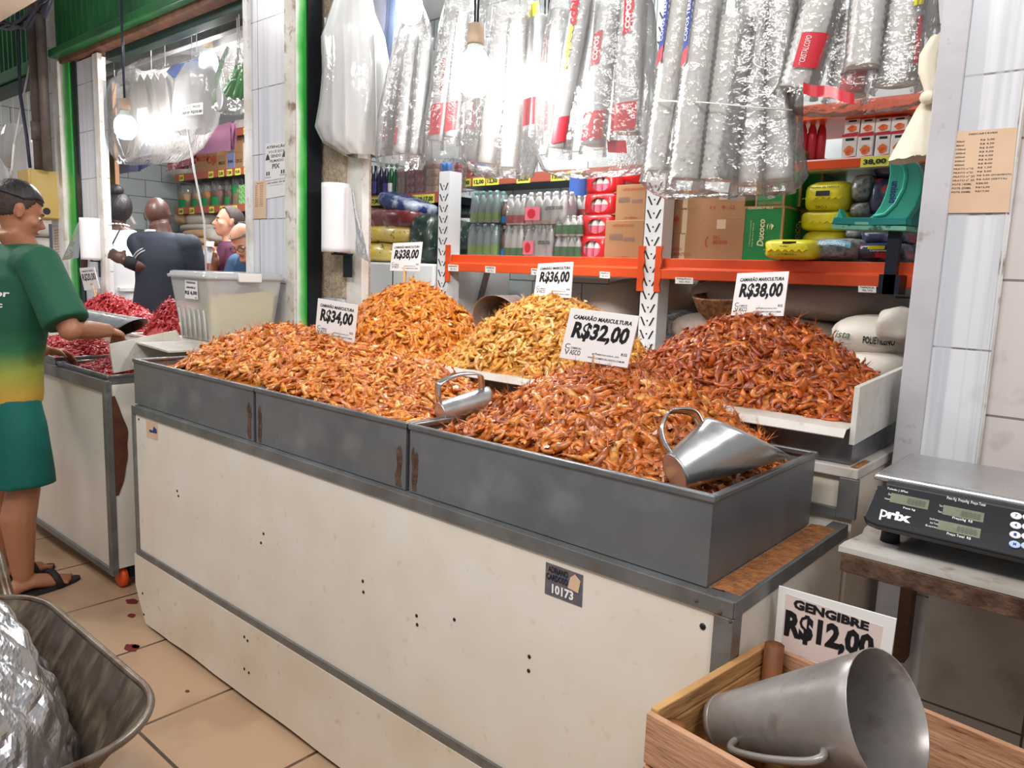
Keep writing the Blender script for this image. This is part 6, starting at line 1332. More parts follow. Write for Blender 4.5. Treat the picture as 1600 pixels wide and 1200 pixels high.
sleeve('white cup sleeve with a red COPOS label tilted at its right, under the yellow lettering', (951, 10), (927, 228), 20, YH - .02, True, g, cl(-.3, .3, .57, .8, 0, 0) + [('patch', 'label_red', -.7, .95, .03, .24, 'red_patch')])
sleeve('white cup sleeve with a red COPOS label and wide red foot, beside the clear bag', (992, -10), (978, 208), 24, YH, True, g, cl(-.05, .45, .69, .95, 0, 0) + [('patch', 'label_red', -.9, .95, .0, .2, 'red_patch')])
t = thing('sleeve_foot', 'loose red banded plastic end hanging under the widest COPOS sleeve', 'plastic', at(975, 250, YH)); b = MB(); b.grid(lambda u, v: at(948 + 30 * u + 2 * v, 218 + 20 * v + 2 * u, YH - .02 + .02 * math.sin(u * PI)), 8, 4); part(t, 'red_band', b, M['label_red'], world=True)
hull_film('cup_bag', 'clear bag over the brightly lit sleeves right of the bulb', 'bag', [(800, -25, 40), (795, 40, 52), (785, 150, 62), (778, 250, 62), (790, 275, 44)], YH + .08, F_BAG, 'clear bags over the cup sleeves', seed=7)
hull_film('cup_bag', 'clear bag over the COPOS sleeves in the middle of the front', 'bag', [(935, -25, 70), (932, 40, 80), (925, 150, 88), (925, 230, 92), (930, 262, 84), (935, 275, 60)], YH, F_BAG, 'clear bags over the cup sleeves', seed=8, flat=.35)
g = 'large clear cup sleeves'
BL = [('patch', 'ink_blue', -.55, -.2, .66, 1.08, 'blue_strip'), ('patch', 'label_red', -.55, -.2, .58, .66, 'red_tip'), ('txt', 'ink_white', 'COPOS TERMICOS', -.48, -.28, .7, 1.0, .0), ('txt', 'ink', 'ZC ---- 500ml', -.5, -.3, .3, .55, .0)]
sleeve('first large clear cup sleeve at the left of the big clear bag', (1070, -20), (1030, 268), 27, YH - .03, False, g, BL)
sleeve('large clear cup sleeve with a blue and red strip, second in the big clear bag', (1108, -25), (1072, 280), 29, YH - .07, False, g, BL)
sleeve('large clear cup sleeve in the middle of the big clear bag', (1148, 30), (1118, 282), 33, YH - .03, False, g)
sleeve('large clear cup sleeve right of the middle of the big clear bag', (1184, -20), (1175, 288), 33, YH + .05, False, g)
sleeve('last large clear cup sleeve at the right edge of the big clear bag', (1222, -20), (1217, 282), 24, YH, False, g)
hull_film('cup_bag', 'big clear bag over five large cup sleeves above the green cartons', 'bag', [(1140, -30, 92), (1138, 40, 98), (1130, 140, 108), (1122, 230, 118), (1122, 280, 122), (1128, 298, 108), (1128, 306, 90)], YH, F_BAG, 'clear bags over the cup sleeves', seed=9, flat=.32)
b = MB(); b.tube([at(1025, 157, YH - .09), at(1100, 160, YH - .12), at(1180, 168, YH - .1), at(1238, 172, YH - .05)], .0022, 5); solo('string', b, M['cord_white'], 'thin string tied round the big clear cup bag', 'string', loc=at(1100, 160, YH - .1))
g = 'cup sleeves beside the right pillar'
RC = [('patch', 'label_red', -.1, .95, .18, .5, 'red_panel'), ('txt', 'ink_white', 'CRISTALCOPO', .1, .3, .22, .46, .0)]
sleeve('cup sleeve with a red panel, left one beside the right pillar', (1296, -30), (1246, 140), 32, YH - .02, False, g, RC + [('patch', 'bag_yellow', -.5, .2, .8, .98, 'yellow_tag')])
sleeve('short upper cup sleeve in the middle of the bag beside the right pillar', (1362, -40), (1348, 105), 28, YH - .06, False, g)
sleeve('lower cup sleeve in the middle of the bag beside the right pillar', (1340, 20), (1322, 150), 32, YH + .08, False, g, [('patch', 'label_red', .0, .95, .0, .3, 'red_panel'), ('txt', 'ink_white', 'COPO', .2, .5, .08, .24, .0)])
sleeve('cup sleeve nearest the right pillar', (1415, -30), (1400, 132), 34, YH, False, g, [('patch', 'label_red', .72, .98, .15, .6, 'red_panel'), ('patch', 'bag_yellow', .55, .95, .7, 1.0, 'yellow_tag')])
hull_film('cup_bag', 'clear bag with red prints over the sleeves beside the right pillar', 'bag', [(1362, -30, 84), (1358, 40, 92), (1348, 100, 106), (1342, 150, 114), (1346, 166, 100), (1340, 178, 60)], YH, F_BAG, 'clear bags over the cup sleeves', seed=10, flat=.32)
b = MB(); b.grid(lambda u, v: at(1255 + 80 * u, 128 + 18 * v + 16 * u + 2 * math.sin(u * 9), YH - .1 + .02 * math.sin(u * 6)), 14, 4); solo('red_print_strip', b, M['label_red'], 'crumpled red printed strip along the foot of the bag beside the right pillar', 'plastic', loc=at(1290, 140, YH - .1))
# knotted cream cloth bag by the right pillar
nf = noisefn(77); YC = 2.04
prof = [(1470, 55, 14), (1452, 85, 14), (1450, 112, 14), (1455, 135, 11), (1453, 152, 7), (1447, 170, 14), (1440, 205, 24), (1432, 240, 34), (1428, 250, 35)]
b = hull_film('cloth_bag', 'knotted cream cloth bag hanging in front of the tomato packs at the right pillar', 'bag', prof, YC, M['cloth_cream'], flat=.7, folds=7, amp=.12, seed=11, n=44, sub=4)
b = MB(); p = at(1451, 152, YC - .03); b.ell(p, (.02, .02, .016), 10, 6); part(bpy.data.objects['cloth_bag'], 'knot', b, M['cloth_cream'], world=True)

# ------------------------------------------------------------------ bag rolls on the posts
def roll(label, cx, ztop, zbot, r, y, tongue, x_br):
    t = thing('bag_roll', label, 'roll', (cx, y, zbot), group='rolls of clear plastic bags'); nf = noisefn(int(cx * 100))
    b = MB(); R = []
    for i in range(15):
        z = zbot + (ztop - zbot) * i / 14; R.append([Vector((cx + (r + .0015 * nf((math.cos(a * .3142) * 3, math.sin(a * .3142) * 3, z * 12), 2)) * math.cos(a * PI / 14), y + r * math.sin(a * PI / 14), z)) for a in range(28)])
    b.rings(R, True); part(t, 'roll', b, M['roll_white'], world=True)
    b = MB(); b.lathe([(r * .2, -.001), (r * .3, .002), (.012, .002)], 14, (cx, y, ztop)); part(t, 'core', b, M['cardboard'], world=True)
    b = MB(); b.grid(lambda u, v: (tongue[0] * (1 - v) + tongue[1] * v) * (1 - u) + (tongue[3] * (1 - v) + tongue[2] * v) * u + Vector((0, .012 * nf((u * 2, v * 2, 0), 3) * u, 0)), 10, 10); part(t, 'loose_bag', b, F_ROLL, world=True)
    b = MB(); b.bx(cx - r * .5, cx + r * .5, y, x_br, zbot - .012, zbot - .004); b.bx(cx - r * .45, cx + r * .45, x_br - .012, x_br - .002, zbot - .11, zbot - .004); part(t, 'bracket', b, M['dark_steel'], world=True)
    b = MB(); b.lathe([(.008, zbot - .004), (.008, ztop + .004)], 8, (cx, y, 0)); part(t, 'spindle', b, M['dark_steel'], world=True)
    return t
y = YI - .075; a, c = at(504, 340, y), at(545, 340, y); zt, zb = at(524, 287, y).z, at(524, 394, y).z
roll('white roll of plastic bags on the brown post beside the freezer', (a.x + c.x) / 2, zt, zb, prad(a, 21), y, [Vector(at(545, 288, y)), Vector(at(545, 393, y)), Vector(at(577, 410, y - .05)), Vector(at(552, 300, y - .02))], YI)
y = YP - .04; a, c = at(125, 375, y), at(160, 375, y); zt, zb = at(142, 341, y).z, at(142, 406, y).z
roll('roll of plastic bags on the far tiled post beside the customers', (a.x + c.x) / 2, zt, zb, prad(a, 15), y, [Vector(at(128, 341, y)), Vector(at(123, 403, y)), Vector(at(97, 407, y - .05)), Vector(at(122, 348, y - .02))], YP + .02)

# ------------------------------------------------------------------ lamps
def bulb(label, px, py, y, ln, r=.058, glow='bulb', cordto=None):
    p = at(px, py, y); t = thing('light_bulb', label, 'lamp', p, group='bare bulbs hanging on cords')
    b = MB(); b.lathe([(.012, -.075), (r * .55, -.07), (r * .9, -.045), (r, -.012), (r * .95, .015), (r * .8, .035)], 20, tuple(p)); part(t, 'globe', b, M[glow], world=True)
    b = MB(); b.lathe([(r * .8, .035), (r * .6, .056), (.026, .066), (.022, .085)], 16, tuple(p)); part(t, 'neck', b, M['bulb_base'], world=True)
    b = MB(); b.lathe([(.025, .08), (.028, .084), (.026, .14), (.01, .146)], 12, tuple(p)); part(t, 'socket', b, M['socket'], world=True)
    b = MB()
    for s in (-1, 1): b.tube([p + Vector((.006 * s, 0, .14)), p + Vector((.01 * s, 0, .14 + ln * .4)), p + Vector((.002 * s, 0, .14 + ln))], .0035, 6)
    part(t, 'cord', b, M['cord'], world=True); return t
bulb('big bare bulb hanging in front of the cup sleeves', 742, 112, 1.80, .6)
bulb('bare bulb glowing behind the brightly lit cup sleeves right of the big bulb', 850, 120, 2.26, .35, glow='bulb_dim')
bulb('bare bulb at the top edge above the first cup bag', 640, 8, 2.3, .25)
bulb("bare bulb hanging in front of the neighbour's white trays", 196, 196, 1.88, .75)
bulb("bare bulb inside the neighbour's stall among the hanging bags", 326, 96, 2.5, .2)
bulb('small bare bulb between the pipes at the far left', 82, 44, 2.2, .3, .035)
for loc, e in ((at(742, 112, 1.93), 1), ):
    pass

# ------------------------------------------------------------------ pipes, meter box and cables on the far pillar
g = 'conduits on the far pillar'
for k, (px, r, lb) in enumerate(((58.5, .034, 'thick dark conduit running down to the yellow meter box'), (73, .03, 'thinner brown conduit right of the thick one above the yellow meter box'))):
    y = YP - .10; a, c = at(px - 1, -30, y), at(px + (4 if k == 0 else 2), 267, y); b = MB(); b.tube([Vector((c.x, y, a.z)), Vector((c.x, y, c.z))], r, 12); o = solo('conduit', b, M['conduit'], lb, 'pipe', g, loc=c)
    if k == 0: b = MB(); z = at(60, 205, y).z; b.lathe([(r * 1.25, z - .06), (r * 1.25, z + .06)], 12, (c.x, y, 0)); part(o, 'coupling', b, M['conduit'], world=True)
x1 = at(93, 305, YP - .002).x; y1 = YP - .002; y = ax(46, 305, x1).y; x0 = at(28, 305, y).x; zt = ax(70, 266, x1).z; zb = ax(70, 342, x1).z
t = thing('meter_box', 'yellow painted metal box on the far pillar behind the man in green', 'box', ((x0 + x1) / 2, y, zb)); b = MB(); b.bx(x0, x1, y, y1, zb, zt); part(t, 'body', b, M['electric_box'], .008, world=True)
b = MB(); b.bx(x1 + .001, x1 + .010, y + .012, y1 - .008, zb + .008, zt - .008); part(t, 'door', b, M['electric_box'], .003, world=True)
b = MB(); p = ax(73, 330, x1 + .0105); b.rings([[p + Vector((h, rr * math.cos(k * PI / 8), rr * math.sin(k * PI / 8))) for k in range(16)] for rr, h in ((.024, 0), (.024, .001), (.02, .0015))], True); part(t, 'hole', b, M['slot_dark'], world=True)
b = MB(); pa = [at(*p, 1.85) for p in ((27, -20), (28, 60), (32, 150), (42, 215), (47, 262))]; b.tube(pa, .011, 6); solo('hanging_cable', b, M['cord'], 'black cable hanging in front of the green shutter down to the yellow box', 'cable', loc=pa[0])
b = MB(); pa = [at(*p, 1.6) for p in ((-20, 40), (8, 34), (20, 40), (36, 30), (48, 18), (60, 14), (75, -20))]; b.tube(pa, .012, 7); b.tube([p + Vector((.02, .02, -.035 * (i % 2))) for i, p in enumerate(pa)], .016, 6); b.tube([p + Vector((.0, .0, -.05 + .03 * (i % 3))) for i, p in enumerate(pa)], .009, 6); pa2 = pa; solo('cable_bundle', b, M['cord'], 'tangled dark cable bundle under the beige canopy at the top left', 'cable', loc=pa[1])
b = MB(); pa = [at(*p, 2.05) for p in ((293, 202), (304, 270), (319, 345), (322, 424))]; b.tube(pa, .006, 6); solo('hanging_string', b, M['cord_white'], "white cord hanging down across the neighbour's opening", 'cord', loc=pa[0])
b = MB(); pa = [at(*p, 1.8) for p in ((22, 225), (19, 262), (15, 284))]; b.tube(pa, .008, 6); solo('hanging_string', b, M['cord_white'], 'short white cord hanging above the head of the man in green', 'cord', loc=pa[0])

# ------------------------------------------------------------------ the neighbour's hanging goods
g = "bags hanging in the neighbour's opening"
t = thing('tray_bag', "long row of bagged white foam trays hanging in the neighbour's opening", 'bag', at(240, 220, 2.2), group=g)
for k in range(14):
    x = 186 + k * 11; y = 2.2 + .01 * (k % 3)
    def fn(u, v, x=x, y=y, k=k): 
        w = math.sin(PI * min(1, v * 1.05)) ** .35; p = at(x + (u - .5) * 16 * w + 10 * v, 118 - k * .9 + (128 - k * 4.5) * v, y); return p + Vector((0, .05 * math.cos(PI * (u - .5)) * w, 0))
    b = MB(); b.grid(fn, 6, 10); part(t, 'tray', b, M['bottle_white'], world=True)
hull_film('cup_bag', "clear bag wrapping the neighbour's white foam trays", 'bag', [(258, 95, 45), (252, 112, 74), (252, 150, 84), (250, 200, 80), (246, 235, 66), (240, 250, 52)], 2.18, F_BAG, g, seed=21, flat=.3)
hull_film('produce_bag', "white printed bag bundle in the middle of the neighbour's hanging bags", 'bag', [(308, 100, 20), (306, 125, 34), (306, 160, 36), (304, 195, 32), (302, 206, 28)], 2.12, F_TRAY, g, seed=22, flat=.4)
for k, (r, txt) in enumerate((((298, 162, 317, 180), 'R$10,00'), ((214, 170, 229, 190), 'R$11,00'), ((285, 165, 297, 182), 'R$9,00'))):
    qd = [at(r[0], r[1], 2.03), at(r[2], r[1] - 2, 2.03), at(r[2], r[3] - 2, 2.03), at(r[0], r[3], 2.03)]; q = quadmap(*qd); b = MB(); b.prism(qd, (0, .001, 0)); o = solo('price_tag', b, M['paper'], ('white price tag at the right end of the hanging white bags', 'white price tag just right of the glowing bulb', 'white price tag in the middle of the hanging trays')[k], 'tag', loc=qd[0]); b = MB(); put_text(b, q, txt, .05, .95, .08, .4, .03); put_text(b, q, 'PACOTE', .2, .8, .6, .8, .02); part(o, 'lettering', b, M['ink'], world=True)
t = thing('straw_bag', 'clear bag of bright green drinking straws at the left pillar', 'bag', at(372, 140, 2.1), group=g)
for k in range(16):
    b = MB(); a_ = at(352 + (k % 8) * 3.6 + random.uniform(-2, 2), 146 + random.uniform(-4, 12), 2.1 + .01 * (k % 4)); c_ = at(371 + (k % 8) * 2.4, 104 + random.uniform(-4, 6), 2.1 + .012 * (k % 4)); b.tube([a_, c_], .011, 6); part(t, 'straw', b, M['straw_green'], world=True)
hull_film('cup_bag', 'clear bag film around the green straws at the left pillar', 'bag', [(374, 70, 18), (370, 100, 26), (364, 140, 32), (362, 168, 28), (366, 176, 18)], 2.08, F_BAG, g, seed=23, flat=.4)
bagstack('bag_stack', "stack of lilac blue plastic bags hanging below the neighbour's trays", (174, 190, 226, 272), 2.38, M['bag_lilac'], 6, 160, fan=.01)
bagstack('bag_stack', 'dark slate bag edge hanging left of the white trays', (176, 120, 186, 225), 2.3, M['bag_grey'], 3, 170)
bagstack('purple_pack', "purple striped bags hanging in front of the neighbour's shelves", (300, 198, 366, 240), 2.9, M['bag_purple'], 4, 180, fan=.006, group=None)
hull_film('produce_bag', 'blue and white bag knot on the upper rail of the neighbour', 'bag', [(300, 98, 8), (285, 105, 16), (280, 114, 18), (284, 122, 10)], 2.25, M['cup_blue'], g, seed=24)
bagstack('red_bag', "dark red bags hanging at the left end of the neighbour's shelves", (265, 245, 305, 265), 3.0, M['bag_beans'], 3, 190, group=None)

# neighbour's shelf wall
YN = 3.55
shelf("lower red edged shelf of the neighbour's jars, tags in yellow", at(274, 320, YN).x, -3.9, YN, at(330, 322, YN).z, .06, .42, 'shelf_red', [(282, '4,00', 0), (299, '5,00', 0), (330, '6,00', 0), (347, '8,00', 0), (366, '7,00', 0), (387, '9,00', 0)])
shelf("middle red edged shelf of the neighbour's boxes above the jars", at(274, 272, YN).x, -3.9, YN, at(330, 267, YN).z, .06, .42, 'shelf_red', [(284, '3,00', 0), (330, '6,50', 0), (346, '5,00', 0), (359, '7,00', 0), (372, '9,00', 0), (386, '4,00', 0)])
shelf("topmost red edged shelf of the neighbour near the left pillar", at(355, 205, YN).x, -3.9, YN, at(375, 200, YN).z, .06, .42, 'shelf_red', [(386, '8,00', 0)])
zl1, zl2 = at(330, 322, YN).z, at(330, 267, YN).z
g = "jars on the neighbour's shelf"
for k, (r, fill, lbl, lb) in enumerate((((278, 281, 297, 321), 'jar_tan', 1, 'first jar from the left, tan powder'), ((297, 281, 310, 321), 'jar_tan', 1, 'second jar from the left, tan powder behind the white cord'), ((312, 278, 329, 320), 'jar_orange', 1, 'third jar from the left, orange chips'), ((328, 275, 348, 320), 'jar_brown', 1, 'fourth jar from the left, brown flakes'), ((347, 275, 360, 318), 'jar_brown', 1, 'fifth jar from the left, dark brown filling'), ((359, 271, 372, 317), 'jar_tan', 2, 'sixth jar from the left, with a green label halfway up'))):
    x0, x1, zb, zt = pxr(*r, YN + .08); rr = (x1 - x0) / 2 * .7; h = zt - zb; cx = (x0 + x1) / 2; t = thing('storage_jar', lb + ", on the neighbour's shelf", 'jar', (cx, YN + .12, zl1 + .001), 0, g)
    b = MB(); b.lathe([(rr, 0), (rr, h * .9), (rr * .8, h)], 16); part(t, 'glass', b, F_JAR); b = MB(); b.lathe([(rr * .94, .004), (rr * .94, h * .55), (rr * .5, h * .62)], 14); part(t, 'filling', b, M[fill])
    b = MB(); b.grid(lambda u, v: Vector((rr * 1.03 * math.sin((u - .5) * 1.7), -rr * 1.03 * math.cos((u - .5) * 1.7), h * ((.04 if lbl == 1 else .42) + .3 * v))), 8, 2); part(t, 'label', b, M['box_green'])
t = can_pack("stack of small green and white sachets at the right end of the neighbour's jar shelf", (373, 288, 392, 319), YN + .06, 3, 4, 'sachet_green', z0=zl1 + .001, square=True, name='sachet_stack', pn='sachet', wrap=False)
g = "boxes on the neighbour's middle shelf"
t, q, d_ = gbox('cardboard_box', 'tan bundle with red lettering on the middle shelf of the neighbour', 'box', (306, 236, 340, 268), YN + .06, .25, 'cardboard', z0=zl2 + .001, group=g); prt(t, q, [('OJI', .5, .95, .3, .75, .06), ('Mororó', .05, .6, .55, .9, .03)])
for k, (r, mt, lb) in enumerate((((340, 242, 354, 267), 'cardboard', 'brown carton lettered BRILUX on the middle shelf of the neighbour'), ((355, 238, 366, 266), 'bag_lilac', 'blue and tan box on the middle shelf of the neighbour'), ((367, 238, 380, 265), 'cardboard', 'lower tan box near the left pillar on the middle shelf'))):
    t, q, d_ = gbox('cardboard_box', lb, 'box', r, YN + .06, .22, mt, z0=zl2 + .001, group=g); prt(t, q, [(('BRILUX', 'FUBÁ', 'CX 12')[k], .15, .85, .4, .6, .03)], 'ink')
gbox('cardboard_box', 'upper tan box near the left pillar on the middle shelf', 'box', (365, 214, 379, 238), YN + .06, .2, 'cardboard', group=g)
can_pack('white packet stack next to the left pillar on the middle shelf', (380, 222, 392, 265), YN + .06, 2, 4, 'far_goods', z0=zl2 + .001, square=True, name='packet_stack', pn='packet', wrap=False)
can_pack('row of white packets on the topmost shelf of the neighbour', (366, 186, 392, 200), YN + .06, 3, 1, 'far_goods', square=True, name='packet_stack', pn='packet', wrap=False)
pillow('grocery_bag', 'white crumpled bag on the left end of the middle shelf', 'bag', (276, 256, 298, 271), YN + .08, .25, 'sack_white', 201, z0=zl2 + .001, amp=.15)
g = "flour sacks stacked under the neighbour's jars"
for k, (r, mt, lb) in enumerate((((298, 382, 337, 396), 'mesh_bag_tan', 'lowest tan sack of the stack beside the man in purple'), ((298, 371, 336, 384), 'mesh_bag_tan', 'second lowest tan sack of the stack beside the man in purple'), ((296, 359, 337, 373), 'mesh_bag_tan', 'third tan sack from below in the stack beside the man in purple'), ((292, 350, 345, 362), 'sack_white', 'white sack lying across the tan sacks'), ((302, 332, 342, 354), 'sack_white', 'striped white sack on top of the sack stack'), ((286, 333, 304, 352), 'mesh_bag_tan', 'small tan bag at the top left of the sack stack'), ((326, 356, 350, 380), 'sack_white', 'white sack right of the tan sacks'))):
    pillow('flour_sack', lb, 'sack', r, YN - .05 + (.02 if k < 3 else .06), .3, mt, 210 + k, group=g, e=.6)
pp = at(318, 397, YN - .05); b = MB(); b.bx(pp.x - .45, pp.x + .6, YN - .1, YN + .4, 0, pp.z - .003); solo('cardboard_box', b, M['cardboard'], 'large carton on the floor under the flour sacks', 'box', loc=(pp.x, YN, 0))
# the stall beyond the far pillar
g = 'clear bags hanging in the farthest stall'
for k, (prof, lb) in enumerate((([(22, 196, 12), (24, 215, 20), (22, 245, 18), (20, 262, 8)], 'round white bag hanging behind the black cable'), ([(46, 200, 10), (44, 225, 18), (42, 262, 20), (40, 300, 18)], 'long white bag hanging left of the conduits'), ([(4, 215, 12), (6, 245, 16), (10, 275, 14), (10, 290, 12)], 'bluish bag at the left edge of the farthest stall'))):
    hull_film('produce_bag', lb, 'bag', prof, 2.1, F_TRAY, g, seed=30 + k, flat=.6)
b = MB(); b.bx(at(-40, 300, 2.5).x, at(96, 300, 2.5).x, 2.5, 3.0, 0, at(50, 372, 2.5).z - .01); solo('display_table', b, M['white_board'], 'white display table in the farthest stall', 'table', loc=(-8, 2.5, 0))
for k, (r, lb) in enumerate((((47, 372, 76, 400), 'white filled sack in the farthest stall below the yellow box'), ((48, 342, 76, 372), 'upper white packet bag in the farthest stall below the yellow box'))):
    pillow('grocery_bag', lb, 'sack', r, 2.35 + .02 * k, .3, 'sack_white', 240 + k, group='white sacks in the farthest stall')
b = MB(); x0, x1, zb, zt = pxr(77, 350, 83, 400, 2.2); b.bx(x0, x1, 2.2, 2.24, 0, zt); solo('dark_board', b, M['bag_grey'], 'narrow dark panel beside the far pillar', 'panel', loc=(x0, 2.2, zb))
y = 2.15; t = thing('cash_register', 'grey box register on the ledge below the far bag roll', 'register', at(174, 447, y)); x0, x1, zb, zt = pxr(164, 423, 186, 447, y); b = MB(); b.bx(x0, x1, y, y + .2, zb, zt); part(t, 'body', b, M['concrete'], .01, world=True); b = MB(); b.bx(x0 - .04, x1 + .06, y - .02, y + .3, zb - .03, zb - .002); part(t, 'ledge', b, M['white_paint'], .003, world=True); b = MB(); b.bx(x0, x1 + .02, y + .02, y + .25, .2, zb - .031); part(t, 'stand', b, M['white_board'], world=True)

def tie(o, p, ztop):
    b = MB(); b.tube([Vector(p), Vector((p[0], p[1], ztop))], .0025, 6); part(o, 'tie', b, M['cord_white'], world=True)
for o in list(COL.objects):
    if o.parent is None and o.get('category') in ('bag', 'bags') and o.name.split('.')[0] in ('cup_bag', 'produce_bag', 'tray_bag', 'cloth_bag', 'straw_bag', 'bag_stack', 'purple_pack', 'red_bag'):
        ours = o.location.x > -3.3 and o.location.y < 2.5; zt_ = max([v.co.z for c in ([o] + list(o.children)) if c.type == 'MESH' for v in c.data.vertices]) + o.location.z
        tie(o, (o.location.x, 2.12 if ours else o.location.y, zt_ - .03), 2.705 if ours else 2.86)
for o in list(COL.objects):
    if o.name.startswith('hanging_string.001'): b = MB(); p = at(22, 225, 1.8); b.tube([p, p + Vector((0, .2, .9))], .006, 6); part(o, 'upper_run', b, M['cord_white'], world=True)
# ------------------------------------------------------------------ people
def loft(b, secs, n=20):
    """secs: (centre, half width, half depth) stacked upward"""
    b.rings([[Vector((c[0] + rx * math.cos(2 * PI * j / n), c[1] + ry * math.sin(2 * PI * j / n), c[2])) for j in range(n)] for c, rx, ry in secs], True); return b
def ball(b, c, r): b.ell(c, (r, r, r), 10, 8)
def limb(b, pts, rs, n=12):
    b.tube(pts, rs, n)
    for p, r in zip(pts, rs): ball(b, p, r * .99)
def V3(*a): return Vector(a)
def hand(b, w, d, pn, side=1, curl=.6, s=1.0, spread=.12):
    """w wrist, d towards the fingers, pn out of the palm; thumb leaves the side of the palm"""
    d = Vector(d).normalized(); pn = Vector(pn); pn = (pn - d * pn.dot(d)).normalized(); a = d.cross(pn).normalized() * side
    b.tube([w - d * .01 * s, w + d * .025 * s, w + d * .06 * s, w + d * .088 * s], [.024 * s, .034 * s, .04 * s, .036 * s], 12, flat=.42, up=pn)
    for k, (o, L, r) in enumerate(((-.029, .066, .0078), (-.010, .076, .0085), (.010, .072, .0084), (.029, .058, .0075))):
        p = w + d * .082 * s + a * -o * s; q = [p - d * .02 * s]; t = 0; dd = d + a * (-o * spread * 20)
        for i, f in enumerate((.0, .45, .3, .25)):
            t += curl * (.5 if i == 0 else .62); dir_ = (dd * math.cos(t) + pn * math.sin(t)).normalized(); q.append((q[-1] + d * .02 * s) if i == 0 else q[-1] + dir_ * L * f * s)
        b.tube(q, [r * 1.05 * s, r * s, r * .95 * s, r * .88 * s, r * .7 * s], 8); ball(b, q[-1], r * .75 * s)
    p = w + d * .03 * s + a * .03 * s; q = [w + d * .02 * s + a * .015 * s, p, p + (d * .7 + a * .6 + pn * .35).normalized() * .036 * s, p + (d * .7 + a * .6 + pn * .35).normalized() * .034 * s + (d + pn * .8).normalized() * .028 * s]
    b.tube(q, [.014 * s, .0125 * s, .0105 * s, .0075 * s], 8); ball(b, q[-1], .008 * s)
def frame_of(f, u):
    f = Vector(f).normalized(); u = Vector(u); u = (u - f * u.dot(f)).normalized(); r = f.cross(u).normalized(); return r, f, u
def head_geo(b, c, f, u, s=1.0, nose=True):
    r, f, u = frame_of(f, u); Rm = Matrix((r, f, u)).transposed()
    def E_(o, rad, n=16, m=12):
        tmp = MB(); tmp.ell((0, 0, 0), rad, n, m); b.add([c + Rm @ (Vector(v) + Vector(o)) * s for v in tmp.v], tmp.f, True)
    E_((0, -.012, .022), (.074, .094, .092)); E_((0, .022, -.03), (.062, .072, .082)); E_((0, .05, -.082), (.036, .034, .030)); E_((0, .03, -.062), (.052, .05, .042))
    E_((0, .072, .016), (.05, .02, .012), 12, 8)
    for sx in (-1, 1): E_((sx * .046, .052, -.028), (.022, .026, .022), 10, 8); E_((sx * .075, -.008, -.012), (.009, .017, .030), 10, 8); E_((sx * .081, -.014, .006), (.008, .014, .016), 8, 6)
    if nose:
        b.tube([c + Rm @ (V3(0, .083, .006) * s), c + Rm @ (V3(0, .096, -.014) * s), c + Rm @ (V3(0, .108, -.030) * s), c + Rm @ (V3(0, .092, -.040) * s)], [.008 * s, .010 * s, .0135 * s, .008 * s], 8)
        for sx in (-1, 1): E_((sx * .011, .092, -.034), (.008, .010, .008), 8, 6)
        E_((0, .080, -.057), (.024, .013, .008), 10, 6); E_((0, .078, -.069), (.022, .013, .008), 10, 6)
    return Rm
def face_parts(root, c, f, u, s=1.0, brow='hair_black', world_off=None):
    r, f, u = frame_of(f, u); Rm = Matrix((r, f, u)).transposed(); P = lambda x, y, z: c + Rm @ (V3(x, y, z) * s)
    for sx in (-1, 1):
        b = MB(); b.ell(P(sx * .030, .0690, -.005), (.0125 * s, .0125 * s, .0085 * s), 10, 8); o = part(root, 'eye', b, M['eye_white'])
        b = MB(); b.ell(P(sx * .030, .0796, -.006), (.0052 * s, .004 * s, .0052 * s), 8, 6); part(o, 'iris', b, M['eye_dark'])
        b = MB(); b.tube([P(sx * .014, .0885, .013), P(sx * .030, .0865, .018), P(sx * .048, .0735, .014)], [.002 * s, .003 * s, .0018 * s], 6); part(root, 'eyebrow', b, M[brow])
    b = MB(); b.tube([P(-.022, .086, -.063), P(-.008, .0945, -.060), P(0, .0945, -.0615), P(.008, .0945, -.060), P(.022, .086, -.063)], [.002 * s, .0045 * s, .0045 * s, .0045 * s, .002 * s], 6); part(root, 'lips', b, M['lip'])
def hair_cap(root, c, f, u, mt, s=1.0, front=.045, low=-.06, thick=.008, side=-.005, temple=.0, lump=.004, name='hair', bald=None, seed=1):
    """shell over the skull: kept above a hairline that is high on the forehead and low on the nape"""
    r, f, u = frame_of(f, u); Rm = Matrix((r, f, u)).transposed(); nf = noisefn(seed); b = MB(); nu, nv = 84, 50; vs = []; ok = []
    for j in range(nv + 1):
        for i in range(nu):
            th = PI * j / nv; a = 2 * PI * i / nu; d = Vector((math.sin(th) * math.cos(a), math.sin(th) * math.sin(a), math.cos(th)))
            p = Vector((d.x * .076, d.y * .096 - .012, d.z * .094 + .022)); k = thick + lump * nf((d.x * 4, d.y * 4, d.z * 4), 1.6); p += d * k
            if d.z < 0: p.x *= 1 - .1 * -d.z
            y = (p.y + .012) / .1; lim = front if y > .55 else (side + (front - side) * max(0, (y - .1) / .45) if y > .1 else low + (side - low) * max(0, (y + .55) / .65) if y > -.55 else low)
            keep = p.z > lim
            if bald and p.z > bald and y > -.55: keep = False
            vs.append(c + Rm @ (p * s)); ok.append(keep)
    fs = [(j * nu + i, j * nu + (i + 1) % nu, (j + 1) * nu + (i + 1) % nu, (j + 1) * nu + i) for j in range(nv) for i in range(nu)]
    b.add(vs, [q for q in fs if all(ok[k] for k in q)], True)
    o = part(root, name, b, M[mt]); sd = o.modifiers.new('thick', 'SOLIDIFY'); sd.thickness = .010 * s; sd.offset = -1; return o
def person(label, loc, yaw, skin, H=1.70):
    b = MB(); return dict(label=label, loc=Vector(loc), yaw=yaw, skin=skin, k=H / 1.70, b=b)
